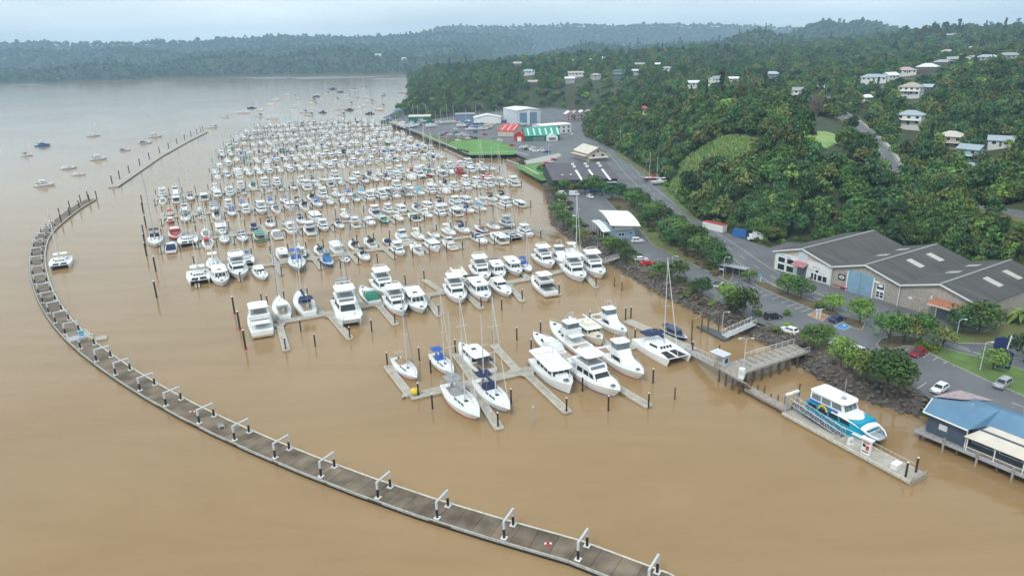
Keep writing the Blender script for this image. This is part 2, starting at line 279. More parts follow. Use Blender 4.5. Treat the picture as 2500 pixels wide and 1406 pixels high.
# water: one sheet to the horizon, silty brown, finely rippled
def water_mat():
    m = bpy.data.materials.new('silty_water'); m.use_nodes = True; t = m.node_tree; b = t.nodes['Principled BSDF']; l = t.links.new
    g = nd(t, 'ShaderNodeNewGeometry')
    n = nd(t, 'ShaderNodeTexNoise'); n.inputs['Scale'].default_value = .012; n.inputs['Detail'].default_value = 6; n.inputs['Distortion'].default_value = 1.2; l(g.outputs['Position'], n.inputs['Vector'])
    ms = nd(t, 'ShaderNodeMapping'); ms.inputs['Rotation'].default_value = (0, 0, math.radians(-20)); ms.inputs['Scale'].default_value = (.22, 1, 1); l(g.outputs['Position'], ms.inputs[0])
    n3 = nd(t, 'ShaderNodeTexNoise'); n3.inputs['Scale'].default_value = .05; n3.inputs['Detail'].default_value = 7; n3.inputs['Roughness'].default_value = .62; n3.inputs['Distortion'].default_value = 2.2; l(ms.outputs[0], n3.inputs['Vector'])
    ad = nd(t, 'ShaderNodeMix'); ad.inputs[0].default_value = .5; l(n.outputs['Fac'], ad.inputs[2]); l(n3.outputs['Fac'], ad.inputs[3])
    r = nd(t, 'ShaderNodeValToRGB'); r.color_ramp.elements[0].position = .36; r.color_ramp.elements[1].position = .64
    r.color_ramp.elements[0].color = (.25, .158, .073, 1); r.color_ramp.elements[1].color = (.305, .2, .1, 1); l(ad.outputs[0], r.inputs[0]); l(r.outputs[0], b.inputs['Base Color'])
    b.inputs['Roughness'].default_value = .1; b.inputs['IOR'].default_value = 1.33; b.inputs['Specular IOR Level'].default_value = .5
    mpn = nd(t, 'ShaderNodeMapping'); mpn.inputs['Rotation'].default_value = (0, 0, math.radians(28)); mpn.inputs['Scale'].default_value = (.55, 1.5, 1); l(g.outputs['Position'], mpn.inputs[0])
    n1 = nd(t, 'ShaderNodeTexNoise'); n1.inputs['Scale'].default_value = .55; n1.inputs['Detail'].default_value = 3; l(mpn.outputs[0], n1.inputs['Vector'])
    n2 = nd(t, 'ShaderNodeTexNoise'); n2.inputs['Scale'].default_value = .006; n2.inputs['Detail'].default_value = 3; l(g.outputs['Position'], n2.inputs['Vector'])
    # ripples are stronger outside the breakwater, on the open river
    sx = nd(t, 'ShaderNodeSeparateXYZ'); l(g.outputs['Position'], sx.inputs[0])
    mr = nd(t, 'ShaderNodeMapRange'); mr.inputs['From Min'].default_value = .4; mr.inputs['From Max'].default_value = .65; mr.inputs['To Min'].default_value = .4; mr.inputs['To Max'].default_value = 1.0; l(n2.outputs['Fac'], mr.inputs[0])
    bp = nd(t, 'ShaderNodeBump'); bp.inputs['Distance'].default_value = .12; l(n1.outputs['Fac'], bp.inputs['Height']); l(mr.outputs[0], bp.inputs['Strength']); l(bp.outputs[0], b.inputs['Normal'])
    return m
wm = MB(); wm.add([(-5900, -280, 0), (5900, -280, 0), (5900, 6050, 0), (-5900, 6050, 0)], [(0, 1, 2, 3)])
structure(wm.obj('water', water_mat()))

# mud banks off the far shore
for k, L_ in enumerate([[(545, 190), (640, 189), (720, 188), (700, 193), (640, 194)], [(700, 190), (800, 187), (900, 187), (960, 185), (900, 190), (820, 193), (740, 195)], [(880, 193), (960, 191), (1000, 192), (980, 195), (920, 196)], [(30, 206), (80, 207), (128, 210), (90, 210)]]):
    pts = [tuple(at(*p)[:2]) for p in L_]; m_ = MB(); a_ = sum(pts[i][0] * pts[(i + 1) % len(pts)][1] - pts[(i + 1) % len(pts)][0] * pts[i][1] for i in range(len(pts))); pts = pts if a_ > 0 else pts[::-1]
    m_.add([(p[0], p[1], .25) for p in pts], [tuple(range(len(pts)))]); structure(m_.obj('mud_bank', mat('wet_mud', (.14, .1, .075), .35, scale=.01, c2=(.1, .08, .06), coords='World')))
# ================================================================== ground points seen in the photograph
_T = np.geomspace(60, 6000, 900)
def hit(px, py):
    d = ray(px, py); d = d / np.linalg.norm(d); P = d[None] * _T[:, None] + np.array([0, 0, H]); z = np.maximum(hgt(P[:, :2]), 0)
    k = np.argmax(P[:, 2] < z)
    if not (P[:, 2] < z).any(): k = len(_T) - 1
    a, b = _T[max(k - 1, 0)], _T[k]
    t = np.linspace(a, b, 24); P = d[None] * t[:, None] + np.array([0, 0, H]); z = np.maximum(hgt(P[:, :2]), 0); j = np.argmax(P[:, 2] < z + 1e-6)
    return np.array([P[j, 0], P[j, 1], z[j]])
def hits(L): return np.array([hit(*p) for p in L])
def resample(P, step):
    P = np.asarray(P, float); s = np.r_[0, np.cumsum(np.linalg.norm(np.diff(P[:, :2], axis=0), axis=1))]; n = max(2, int(s[-1] / step) + 1); u = np.linspace(0, s[-1], n)
    return np.c_[[np.interp(u, s, P[:, k]) for k in range(P.shape[1])]].T
def smooth(P, it=3):
    P = np.array(P, float)
    for _ in range(it): P[1:-1] = .25 * P[:-2] + .5 * P[1:-1] + .25 * P[2:]
    return P
def normals(P):
    t = np.gradient(P[:, :2], axis=0); t /= np.linalg.norm(t, axis=1)[:, None] + 1e-9; return np.c_[-t[:, 1], t[:, 0]]
def strip(P, w0, w1, dz):      # ribbon over the terrain between offsets w0..w1 from a line
    n = normals(P); mb = MB(); us = np.linspace(w0, w1, 4); rows = []
    for u in us:
        q_ = P[:, :2] + n * u; rows.append(np.c_[q_, P[:, 2] + dz])
    vs = [tuple(rows[j][i]) for i in range(len(P)) for j in range(4)]
    fs = [(i * 4 + j, i * 4 + j + 1, i * 4 + j + 5, i * 4 + j + 4) for i in range(len(P) - 1) for j in range(3)]
    return mb.add(vs, fs)
HROAD = smooth(resample(hits([(2010, 236), (2018, 253), (2042, 276), (2066, 293), (2096, 318), (2126, 346), (2155, 386), (2173, 425), (2181, 452), (2200, 474), (2240, 480), (2296, 486), (2350, 511), (2420, 545), (2500, 582), (2580, 615)]), 5), 8)
HROAD[:, 2] = smooth(np.array([max(hgt(HROAD[i, :2] + normals(HROAD)[i] * o)[0] for o in (-4, 0, 4)) for i in range(len(HROAD))])[:, None], 10)[:, 0] + .25
hr = structure(strip(HROAD, -4.2, 4.2, .05).obj('hill_road', 'asphalt'))
for sgn in (-1, 1): strip(HROAD, sgn * 3.95, sgn * 3.8, .07).obj('edge_line', 'paint', hr)
_D = resample(HROAD, 9)
for i in range(0, len(_D) - 1): strip(np.array([_D[i], _D[i] + (_D[i + 1] - _D[i]) * .38]), -.07, .07, .08).obj('centre_dash', 'paint', hr)
HTOP = int(np.argmin(np.hypot(*(HROAD[:, :2] - hit(2070, 296)[:2]).T))); HSPLIT = int(np.argmin(np.hypot(*(HROAD[:, :2] - hit(2186, 462)[:2]).T)))
emb = MB(); nH = normals(HROAD)
for sg in (-1, 1):
    rowsE = []
    for o_, k_ in ((4.1, 0.), (6.0, .06), (9, .55), (15, 1.)):
        q_ = HROAD[:, :2] + nH * sg * o_; g_ = hgt(q_); rowsE.append(np.c_[q_, np.minimum((HROAD[:, 2] + .04) * (1 - k_) + (g_ - .4) * k_, np.where(k_ > .5, g_ + 2.5, 1e9))])
    emb.add([tuple(rowsE[j][i]) for i in range(len(HROAD)) for j in range(4)], [((i * 4 + j, i * 4 + j + 1, i * 4 + j + 5, i * 4 + j + 4) if sg > 0 else (i * 4 + j, i * 4 + j + 4, i * 4 + j + 5, i * 4 + j + 1)) for i in range(len(HROAD) - 1) for j in range(3)])
structure(emb.obj('road_embankment', 'rough'))
kb = strip(HROAD, 4.4, 5.8, .12).obj('footpath', 'kerb'); structure(kb)
STREET = smooth(resample(hits([(2135, 222), (2160, 212), (2190, 203), (2215, 194)]), 6)); STREET[:, 2] = hgt(STREET[:, :2]) + .4
structure(strip(STREET, -3, 3, .1).obj('side_street', 'asphalt'))

# ------------------------------------------------------------------ clearings and house plots
LIME = hits([(1632, 470), (1640, 430), (1662, 400), (1700, 372), (1745, 346), (1800, 336), (1846, 346), (1862, 385), (1830, 412), (1780, 425), (1730, 440), (1690, 462), (1665, 490)])[:, :2]
LAWNP = hits([(1972, 328), (2005, 322), (2042, 330), (2046, 350), (2010, 362), (1982, 348)])[:, :2]
# house: base pixel, width, depth, storeys, roof kind, roof colour, wall colour, turn
HOUSES = [(1264, 168, 15, 10, 2, 'gable', 'tan', 'dark', .3), (1290, 184, 16, 9, 1, 'hip', 'bluegrey', 'white', .1), (1404, 156, 13, 8, 1, 'gable', 'grey', 'white', 0), (1443, 155, 13, 8, 1, 'gable', 'grey', 'grey', .2), (1477, 150, 17, 9, 1, 'gable', 'white', 'white', -.3), (1407, 189, 20, 7, 1, 'gable', 'tan', 'white', .1), (1454, 195, 12, 8, 1, 'hip', 'grey', 'grey', 0), (1507, 192, 12, 8, 2, 'hip', 'dark', 'bluewall', .1), (1549, 184, 8, 6, 1, 'gable', 'white', 'white', .6), (1563, 167, 14, 7, 1, 'gable', 'grey', 'dark', 0), (1602, 167, 10, 7, 1, 'gable', 'white', 'dark', .2), (1628, 177, 12, 7, 1, 'hip', 'grey', 'white', 0), (1391, 203, 11, 7, 1, 'gable', 'white', 'grey', 0), (1301, 211, 11, 7, 1, 'gable', 'tan', 'dark', 0),
    (1692, 216, 12, 7, 1, 'gable', 'white', 'white', .15), (1746, 214, 11, 8, 2, 'gable', 'grey', 'white', .9), (1789, 206, 9, 6, 1, 'gable', 'white', 'white', .1), (1571, 282, 7, 6, 1, 'hip', 'red', 'white', .3),
    (1884, 194, 15, 9, 1, 'hip', 'bluegrey', 'bluewall', 0), (1946, 248, 8, 7, 2, 'gable', 'grey', 'white', .2), (2006, 230, 7, 6, 1, 'gable', 'white', 'white', 0), (2130, 204, 19, 10, 1, 'hip', 'bluegrey', 'white', .1), (2171, 199, 11, 9, 1, 'gable', 'white', 'white', .8), (2209, 186, 15, 10, 1, 'hip', 'pink', 'white', .3), (2263, 178, 17, 12, 1, 'hip', 'white', 'dark', -.2), (2302, 166, 17, 9, 1, 'hip', 'grey', 'dark', -.3), (2331, 157, 15, 8, 1, 'gable', 'grey', 'dark', 0), (2368, 156, 12, 10, 1, 'gable', 'grey', 'white', 1.2), (2409, 154, 17, 8, 1, 'hip', 'bluegrey', 'grey', 0), (2461, 150, 17, 8, 1, 'hip', 'grey', 'grey', 0), (2311, 136, 15, 9, 1, 'hip', 'tan', 'white', .2), (2370, 128, 12, 8, 1, 'hip', 'tan', 'grey', 0), (2320, 94, 14, 9, 1, 'gable', 'grey', 'white', .2), (2188, 92, 14, 9, 1, 'hip', 'tan', 'tanwall', 0), (2028, 104, 14, 8, 1, 'gable', 'white', 'grey', 0), (2069, 105, 13, 8, 1, 'gable', 'tan', 'grey', 0),
    (2221, 240, 14, 11, 2, 'hip', 'tan', 'white', -.25), (2259, 230, 9, 7, 1, 'gable', 'bluegrey', 'dark', -.3), (2110, 256, 6, 6, 1, 'gable', 'white', 'white', .7), (2219, 314, 12.5, 9, 2, 'hip', 'bluegrey', 'white', -.2), (2318, 361, 12, 9, 2, 'hip', 'cream', 'tanwall', -.25), (2440, 358, 9.5, 7, 1, 'gable', 'bluegrey', 'white', 0), (2366, 394, 9, 7, 2, 'gable', 'bluegrey', 'aqua', -.4), (2374, 424, 6, 5, 1, 'gable', 'bluegrey', 'aqua', -.4)]
HP = hits([(h[0], h[1]) for h in HOUSES])
FARH = [(923, 137, 26), (986, 146, 18), (702, 141, 20), (15, 147, 20), (1385, 117, 22), (1630, 128, 16), (1920, 97, 18)]
FHP = hits([(h[0], h[1]) for h in FARH])

# ------------------------------------------------------------------ trees
def crown(seed, nb, nl, R, z0, z1, leaf, shape='round'):
    r = np.random.default_rng(seed); mb = MB(); V = []
    if shape == 'round':
        u = r.normal(size=(nb, 3)); u /= np.linalg.norm(u, axis=1)[:, None]; u[:, 2] = np.abs(u[:, 2]) * 1.05 - .28; k = r.uniform(.5, .78, nb)
        c = np.c_[u[:, :2] * R * k[:, None], z0 + (z1 - z0) * np.clip(.4 + u[:, 2] * .5 * (k / .7), .05, .9)]; rb = r.uniform(.26, .44, nb) * R
    elif shape == 'cone':
        t = np.sort(r.uniform(0, 1, nb)); a = r.uniform(0, 6.28, nb); k = (1 - t) * R * r.uniform(.35, .9, nb)
        c = np.c_[np.cos(a) * k, np.sin(a) * k, z0 + (z1 - z0) * t]; rb = (.18 + .3 * (1 - t)) * R
    else:      # open pine: tufts carried on a tall trunk
        a = r.uniform(0, 6.28, nb); t = r.uniform(.2, 1, nb); k = R * r.uniform(.1, .95, nb) * (1.15 - .6 * t)
        c = np.c_[np.cos(a) * k, np.sin(a) * k, z0 + (z1 - z0) * t]; rb = r.uniform(.2, .36, nb) * R
    b = r.integers(0, nb, nl); d = r.normal(size=(nl, 3)); d[:, 2] = d[:, 2] * .8 + .35; d /= np.linalg.norm(d, axis=1)[:, None]
    fl = np.array([1, 1, .72]); p = c[b] + d * fl * (rb[b] * r.uniform(.7, 1.08, nl))[:, None]
    nrm = d + r.normal(size=(nl, 3)) * .45; nrm /= np.linalg.norm(nrm, axis=1)[:, None]
    t1 = np.cross(nrm, r.normal(size=(nl, 3))); t1 /= np.linalg.norm(t1, axis=1)[:, None]; t2 = np.cross(nrm, t1)
    s = leaf * r.uniform(.6, 1.3, nl)[:, None]; e = r.uniform(.55, 1, nl)[:, None]
    V = np.stack([p - t1 * s * .5, p - t2 * s * e * .5, p + t1 * s * .55, p + t2 * s * e * .5 + nrm * s * .12], 1).reshape(-1, 3)
    mb.v = [tuple(x) for x in V.tolist()]; mb.f = [(4 * i, 4 * i + 1, 4 * i + 2, 4 * i + 3) for i in range(nl)]
    return mb
def trunk(seed, h, r0_, R, zb):
    r = np.random.default_rng(seed); mb = MB(); x, y = r.normal(0, .12, 2) * h * .3
    mb.tube((0, 0, -.6), (x * .4, y * .4, zb), r0_, r0_ * .75); mb.tube((x * .4, y * .4, zb), (x, y, h * .8), r0_ * .72, r0_ * .25)
    for k in range(5):
        a = k * 1.257 + r.uniform(-.4, .4); mb.tube((x * .4, y * .4, zb * r.uniform(.75, 1.1)), (math.cos(a) * R * .62, math.sin(a) * R * .62, zb + (h - zb) * r.uniform(.35, .7)), r0_ * .45, r0_ * .14, n=5)
    return mb
def bare(seed, h, R):
    r = np.random.default_rng(seed); mb = MB(); mb.tube((0, 0, -.5), (0, 0, h * .45), .22, .15)
    for k in range(26):
        a = r.uniform(0, 6.28); z = h * r.uniform(.2, .55); e = np.array([math.cos(a), math.sin(a)]) * R * r.uniform(.3, .9); zt = z + (h - z) * r.uniform(.5, 1)
        mb.tube((0, 0, z), (e[0] * .5, e[1] * .5, (z + zt) / 2 + .3), .09, .06, n=4)
        for j in range(5): mb.tube((e[0] * .5, e[1] * .5, (z + zt) / 2 + .3), (e[0] + r.normal(0, .7), e[1] + r.normal(0, .7), zt + r.normal(0, .5)), .05, .02, n=3)
    return mb
def tree_t(seed, kind, hi=True):
    t = Tmpl(); n = 1500 if hi else 420; lf = 1.0 if hi else 1.75
    if kind == 'round': t.part('trunk', trunk(seed, 5.2, .2, 3.3, 1.5), 'bark'); t.part('crown', crown(seed, 26, n, 3.5, 1.2, 6.4, .44 * lf), 'leaf1')
    elif kind == 'tall': t.part('trunk', trunk(seed, 8.5, .24, 2.6, 3), 'bark'); t.part('crown', crown(seed, 30, int(n * 1.15), 3.0, 2.2, 10, .46 * lf), 'leaf1')
    elif kind == 'cone': t.part('trunk', trunk(seed, 11, .24, 1.4, 4), 'bark'); t.part('crown', crown(seed, 34, n, 2.5, 1.6, 13, .45 * lf, 'cone'), 'leafp')
    elif kind == 'pine': t.part('trunk', trunk(seed, 14, .3, 2.6, 8), 'bark'); t.part('crown', crown(seed, 18, n, 3.4, 6, 15.5, .5 * lf, 'pine'), 'leafp')
    elif kind == 'bush': t.part('crown', crown(seed, 14, int(n * .55), 1.6, -.3, 2.3, .36 * lf), 'leaf1')
    elif kind == 'bare': t.part('trunk', bare(seed, 9, 2.8), 'twig'); t.part('crown', crown(seed, 22, 420, 2.8, 3, 9, .26), 'leaf5')
    return t
TREE = {k: [tree_t(11 * i + 3, k) for i in range(nv)] for k, nv in (('round', 5), ('tall', 5), ('cone', 2), ('pine', 3), ('bush', 4), ('bare', 2))}
def spawn_tree(kind, name, label, loc, s, leaf, group=None, cat='tree', v=None, zs=1.):
    t = random.choice(TREE[kind]) if v is None else TREE[kind][v % len(TREE[kind])]
    o = t.spawn(name, label, cat, loc, random.uniform(0, 6.28), group, s, {'leaf1': leaf, 'leafp': leaf})
    o.scale[2] *= zs * random.uniform(.9, 1.12); return o

# scatter over the hills
def scatter(spacing, r0_, r1, seed):
    r = np.random.default_rng(seed); n = int((r1 ** 2 - r0_ ** 2) * math.radians(104) / 2 / spacing ** 2)
    a = r.uniform(math.radians(-52), math.radians(52), n); q_ = np.sqrt(r.uniform(r0_ ** 2, r1 ** 2, n)); return np.c_[q_ * np.sin(a), q_ * np.cos(a)]
CLEAR = [(LIME, 0), (LAWNP, 1), (hits([(1966, 326), (2048, 326), (2058, 380), (2025, 408), (1970, 392)])[:, :2], 1)]
def keep(P):
    z = hgt(P); k = z > .8
    fl = inside(P, FLAT) & (np.hypot(P[:, 0], P[:, 1]) < 900); k &= ~fl & ~((dist(P, FLAT) < 1.6) & (np.hypot(P[:, 0], P[:, 1]) < 900))
    ji = np.array([np.argmin(((HROAD[:, :2] - p) ** 2).sum(1)) for p in P]) if len(P) < 20000 and np.hypot(*P[0]) < 700 else np.zeros(len(P), int); hr_r = np.hypot(*HROAD[ji, :2].T); dr_ = dist(P, HROAD[:, :2], False); front = (np.hypot(*P.T) < hr_r) & (ji < HSPLIT) & (ji > HTOP)
    k &= dr_ > np.where(front & (dr_ < 60), 32., 6.5); k &= dist(P, STREET[:, :2], False) > 5
    for poly, m in CLEAR: k &= ~inside(P, poly)
    for h, hp in zip(HOUSES, HP):      # house plot, and the view the house has towards the water
        dv = P - hp[:2]; u = -hp[:2] / np.linalg.norm(hp[:2]); al = dv @ u; ac = np.abs(dv @ np.array([-u[1], u[0]]))
        k &= ~((np.hypot(*dv.T) < h[2] * .62 + 2) | ((al > 0) & (al < (40 if np.hypot(*hp[:2]) < 450 else 85)) & (ac < h[2] * .5)))
    for h, hp in zip(FARH, FHP): dv = P - hp[:2]; k &= np.hypot(*dv.T) > h[2] * .8
    u = wob(P, 60); return P[k], z[k]
P1, Z1 = keep(scatter(3.45, 150, 520, 1))
r1_ = np.hypot(*P1.T)
_o = np.argsort(r1_ * (1 + .25 * rng.random(len(r1_)))); NEARN = 285
LV = ['leaf1', 'leaf2', 'leaf3', 'leaf4']
kind_noise = wob(P1, 45)
for i in _o[:NEARN]:
    x, y = P1[i]; kn = kind_noise[i] + random.uniform(-.45, .45)
    beh = 'behind the warehouses' if math.degrees(math.atan2(x, y)) > 22 else 'on the knoll beside the road'
    if kn > .62: kd, lf, lb = 'round', 'leaf4', 'fresh green domed tree in the wood ' + beh
    elif kn > .3: kd, lf, lb = 'round', 'leaf2', 'olive green bushy tree in the wood ' + beh
    elif kn > -.2: kd, lf, lb = 'round', 'leaf1', 'rounded dark green tree in the wood ' + beh
    elif kn > -.5: kd, lf, lb = 'tall', 'leaf3', 'tall deep green tree in the wood ' + beh
    else: kd, lf, lb = 'tall', 'leaf1', 'tall mid green tree in the wood ' + beh
    spawn_tree(kd, 'hillside_tree', lb, (x, y, Z1[i] - .3), random.uniform(.8, 1.3), lf, lb + ' (look-alikes)')
# the rest of the woods: instanced crowns, one object per wood
def protos(name, kinds):
    c = bpy.data.collections.new(name)
    for i, (kd, lf, sd_) in enumerate(kinds):
        t = tree_t(sd_, kd, False); me = t.parts[-1][1].copy(); me.materials.clear(); me.materials.append(M[lf])
        o = bpy.data.objects.new('crown', me); c.objects.link(o)
    return c
CW = protos('woodland_crowns', [('round', 'leaf1', 5), ('tall', 'leaf1', 6), ('round', 'leaf2', 7), ('tall', 'leaf3', 8), ('round', 'leaf3', 9), ('cone', 'leafp', 10), ('round', 'leaf4', 12), ('tall', 'leaf2', 13), ('pine', 'leafp', 14), ('round', 'leaf1', 15), ('tall', 'leaf3', 16)])
def gn_scatter(name, label, P, Z, sc0, sc1, weights, seed):
    r = np.random.default_rng(seed); n = len(P); me = bpy.data.meshes.new(name); me.from_pydata(np.c_[P, Z - .3].tolist(), [], [])
    s = r.uniform(sc0, sc1, n).astype(np.float32); pick = r.choice(len(weights), n, p=np.array(weights) / sum(weights)).astype(np.int32); rot = r.uniform(0, 6.28, n).astype(np.float32)
    for nm, ty, d in (('pick', 'INT', pick), ('rot', 'FLOAT', rot)):
        at_ = me.attributes.new(nm, ty, 'POINT'); at_.data.foreach_set('value', d)
    at_ = me.attributes.new('scl', 'FLOAT_VECTOR', 'POINT'); at_.data.foreach_set('vector', (np.c_[r.uniform(.75, 1.3, n), r.uniform(.75, 1.3, n), r.uniform(.65, 1.35, n)] * s[:, None]).astype(np.float32).ravel())
    o = place(me, name); tag(o, label, 'wood', kind='stuff')
    g = bpy.data.node_groups.new(name, 'GeometryNodeTree'); g.interface.new_socket('Geometry', in_out='INPUT', socket_type='NodeSocketGeometry'); g.interface.new_socket('Geometry', in_out='OUTPUT', socket_type='NodeSocketGeometry')
    gi, go = nd(g, 'NodeGroupInput'), nd(g, 'NodeGroupOutput'); ci = nd(g, 'GeometryNodeCollectionInfo'); ci.inputs[0].default_value = CW; ci.inputs['Separate Children'].default_value = True; ci.inputs['Reset Children'].default_value = True
    ip = nd(g, 'GeometryNodeInstanceOnPoints'); ip.inputs['Pick Instance'].default_value = True
    def na_(nm, ty): q_ = nd(g, 'GeometryNodeInputNamedAttribute', data_type=ty); q_.inputs[0].default_value = nm; return q_.outputs[0]
    cx = nd(g, 'ShaderNodeCombineXYZ'); L_ = g.links.new; L_(na_('rot', 'FLOAT'), cx.inputs[2])
    L_(gi.outputs[0], ip.inputs['Points']); L_(ci.outputs[0], ip.inputs['Instance']); L_(na_('pick', 'INT'), ip.inputs['Instance Index']); L_(cx.outputs[0], ip.inputs['Rotation']); L_(na_('scl', 'FLOAT_VECTOR'), ip.inputs['Scale']); L_(ip.outputs[0], go.inputs[0])
    o.modifiers.new('scatter', 'NODES').node_group = g; return o
rest = _o[NEARN:]
gn_scatter('hillside_wood', 'dense evergreen wood covering the hill behind the marina', P1[rest], Z1[rest], .75, 1.35, [3, 2, 3, 1.5, 1.5, .1, 1.8, 1.8, .03, 3, 1.2], 1)
P2, Z2 = keep(scatter(6.3, 520, 1150, 2)); gn_scatter('valley_wood', 'mixed wood between the houses on the far hillside', P2, Z2, .75, 1.3, [3, 2, 2.4, 1.6, 1.6, .12, 1.2, 1.5, .04, 3, 1.6], 2)
P3, Z3 = keep(scatter(11, 1150, 2000, 3)); gn_scatter('ridge_wood', 'wood on the hazy ridges beyond the houses', P3, Z3, 1.1, 2.0, [3, 2, 2, 2, 2, .1, .6, 1.5, .04, 3, 2], 3)
P4, Z4 = keep(scatter(13.5, 2000, 3000, 4)); gn_scatter('far_shore_wood', 'blue hazy wood on the hills across the river', P4, Z4, 1.15, 2.0, [3, 2, 2, 2, 2, .35, .3, 1.5, .2, 3, 2], 4)
P5, Z5 = keep(scatter(22, 3000, 4400, 5)); gn_scatter('distant_wood', 'pale blue wood on the distant hills', P5, Z5, 1.7, 2.9, [3, 1, 2, .6, 2, .1, .3, .6, 0, 3, .6], 5)
P6, Z6 = keep(scatter(31, 4400, 5600, 6)); gn_scatter('range_wood', 'pale blue wood on the farthest range', P6, Z6, 2.4, 3.6, [3, 1, 2, .6, 2, 0, .3, .6, 0, 3, .6], 6)

# scrub along the foot of the hill
FP_ = resample(np.c_[np.array(FLAT[3:-6]), np.zeros(len(FLAT[3:-6]))], 2.2)[:, :2]; FP_ = np.repeat(FP_, 3, 0) + rng.normal(0, 2.6, (len(FP_) * 3, 2)); FP_ = FP_[~inside(FP_, FLAT) & (np.hypot(*FP_.T) < 560)]
gn_scatter('foot_scrub', 'low scrub growing along the foot of the wooded hill', FP_, hgt(FP_) - .5, .22, .5, [3, .5, 3, .5, 1, 0, 2, 1, 0, 2, .5], 8)

# trees on the fill slope below the lower hill road
_i = rng.integers(HSPLIT, len(HROAD), 420); _s = rng.choice([-1, 1], 420); _o2 = rng.uniform(6.5, 17, 420); FQ = HROAD[_i, :2] + nH[_i] * (_s * _o2)[:, None]; gq = hgt(FQ); kq = np.interp(_o2, [6, 9, 15], [.06, .55, 1]); fz_ = np.where(gq > HROAD[_i, 2] - .3, gq, np.maximum(gq, HROAD[_i, 2] * (1 - kq) + gq * kq - .3))
m_ok = ~inside(FQ, FLAT); gn_scatter('roadside_wood', 'trees covering the slope between the lower hill road and warehouses', FQ[m_ok], fz_[m_ok] - .3, .55, .95, [3, 1, 3, 1, 2, 0, 1, 1.5, 0, 3, 1], 9)
# ================================================================== flat land: car parks, roads, beds, lawns
def px_poly(L, z): return [tuple(at(a, b, z)[:2]) for a, b in L]
def flat_sheet(name, L, z, mt, parent=None):
    pts = px_poly(L, z) if not isinstance(L, np.ndarray) else [tuple(p) for p in L]; mb = MB()
    a = sum(pts[i][0] * pts[(i + 1) % len(pts)][1] - pts[(i + 1) % len(pts)][0] * pts[i][1] for i in range(len(pts)))
    if a < 0: pts = pts[::-1]
    mb.add([(p[0], p[1], z) for p in pts], [tuple(range(len(pts)))]); return mb.obj(name, mt, parent)
def pixel(x, y, z):
    v = np.array([x, y, z - H]); d = v @ fwd; return CX + F * (v @ imx) / d, CY - F * (v @ imu) / d
BACK = [pixel(x, y, ZL) for x, y in ((93, 224), (103, 218), (110, 215), (136, 170), (141, 161), (180, 118))]
PARK = [(2640, 1100), (2500, 1030), (2400, 1010), (2290, 990), (2262, 968), (2200, 925), (2110, 872), (2010, 826), (1955, 803), (1890, 800), (1830, 782), (1780, 750), (1690, 704), (1640, 672), (1560, 640), (1500, 603), (1440, 572), (1402, 560), (1386, 520), (1378, 488), (1362, 470), (1340, 440), (1322, 412), (1306, 394), (1270, 382), (1225, 358), (1150, 352), (1070, 344), (1010, 323), (948, 301), (985, 284), (1050, 293), (1130, 283), (1250, 268), (1350, 264), (1452, 279), (1418, 305), (1428, 335), (1510, 374), (1558, 404), (1612, 442), (1642, 480), (1698, 534), (1788, 574), (1880, 606)] + BACK
park = structure(flat_sheet('car_park', PARK, ZL + .05, 'asphalt'))
def mark(a, b, wd, name='bay_line', mt='paint', dz=.062, par=None):
    A, B = at(*a, ZL)[:2], at(*b, ZL)[:2]; d = (B - A) / np.linalg.norm(B - A); n = np.array([-d[1], d[0]]) * wd / 2; mb = MB()
    mb.add([(*(A + n), ZL + dz), (*(A - n), ZL + dz), (*(B - n), ZL + dz), (*(B + n), ZL + dz)], [(0, 1, 2, 3)]); return mb.obj(name, mt, park if par is None else par)
for a in [(2253, 873), (2277, 880), (2303, 888), (2328, 895), (2357, 901), (2382, 909), (2405, 919), (2228, 867), (2206, 858), (2436, 930), (2470, 942)]: mark(a, (a[0] + 15, a[1] - 9), .13)
for a, b in [((1860, 724), (1886, 718)), ((1884, 731), (1903, 724)), ((1906, 740), (1926, 734)), ((1921, 749), (1944, 742)), ((1940, 755), (1962, 748)), ((1955, 762), (1977, 755)), ((1969, 769), (1991, 761)), ((1840, 717), (1864, 711)), ((1820, 709), (1843, 703)), ((1800, 701), (1822, 695)), ((1780, 693), (1801, 688)), ((1745, 676), (1768, 670)), ((1735, 672), (1755, 666)), ((2238, 950), (2262, 934)), ((2205, 905), (2222, 896)), ((1540, 612), (1560, 609)), ((1570, 625), (1590, 621)), ((1600, 634), (1620, 630))]: mark(a, b, .13)
for k in range(9): mark((1460 + k * 1.5, 500 + k * 5), (1471 + k * 1.5, 499 + k * 5), .12)
# main road beside the hill
RO = resample(np.array([at(*p, ZL) for p in [(1432, 338), (1470, 352), (1502, 378), (1524, 402), (1548, 430), (1590, 468), (1650, 515), (1710, 558), (1780, 605), (1850, 655), (1910, 690), (1990, 730)]]), 4); RO = smooth(RO, 3)
RO[:, 2] = ZL
road = structure(strip(RO, -3.8, 3.8, .056).obj('road', 'asphalt'))
for o_ in (-3.4, 3.4): strip(RO, o_ - .07, o_ + .07, .066).obj('edge_line', 'paint', road)
_D = resample(RO, 10)
for i in range(len(_D) - 1): strip(np.array([_D[i], _D[i] + (_D[i + 1] - _D[i]) * .32]), -.07, .07, .066).obj('centre_dash', 'paint', road)
mark((1738, 594), (1772, 590), .45, 'stop_line', par=road, dz=.07)
mark((1812, 690), (1850, 706), .14, 'lane_line', par=road, dz=.07)
for a, b in [((1985, 726), (2015, 736)), ((2052, 752), (2082, 762)), ((2225, 818), (2270, 832)), ((2310, 838), (2365, 852)), ((2320, 846), (2372, 858)), ((2375, 860), (2450, 880)), ((2470, 872), (2520, 880))]: mark(a, b, .2, 'lane_line')
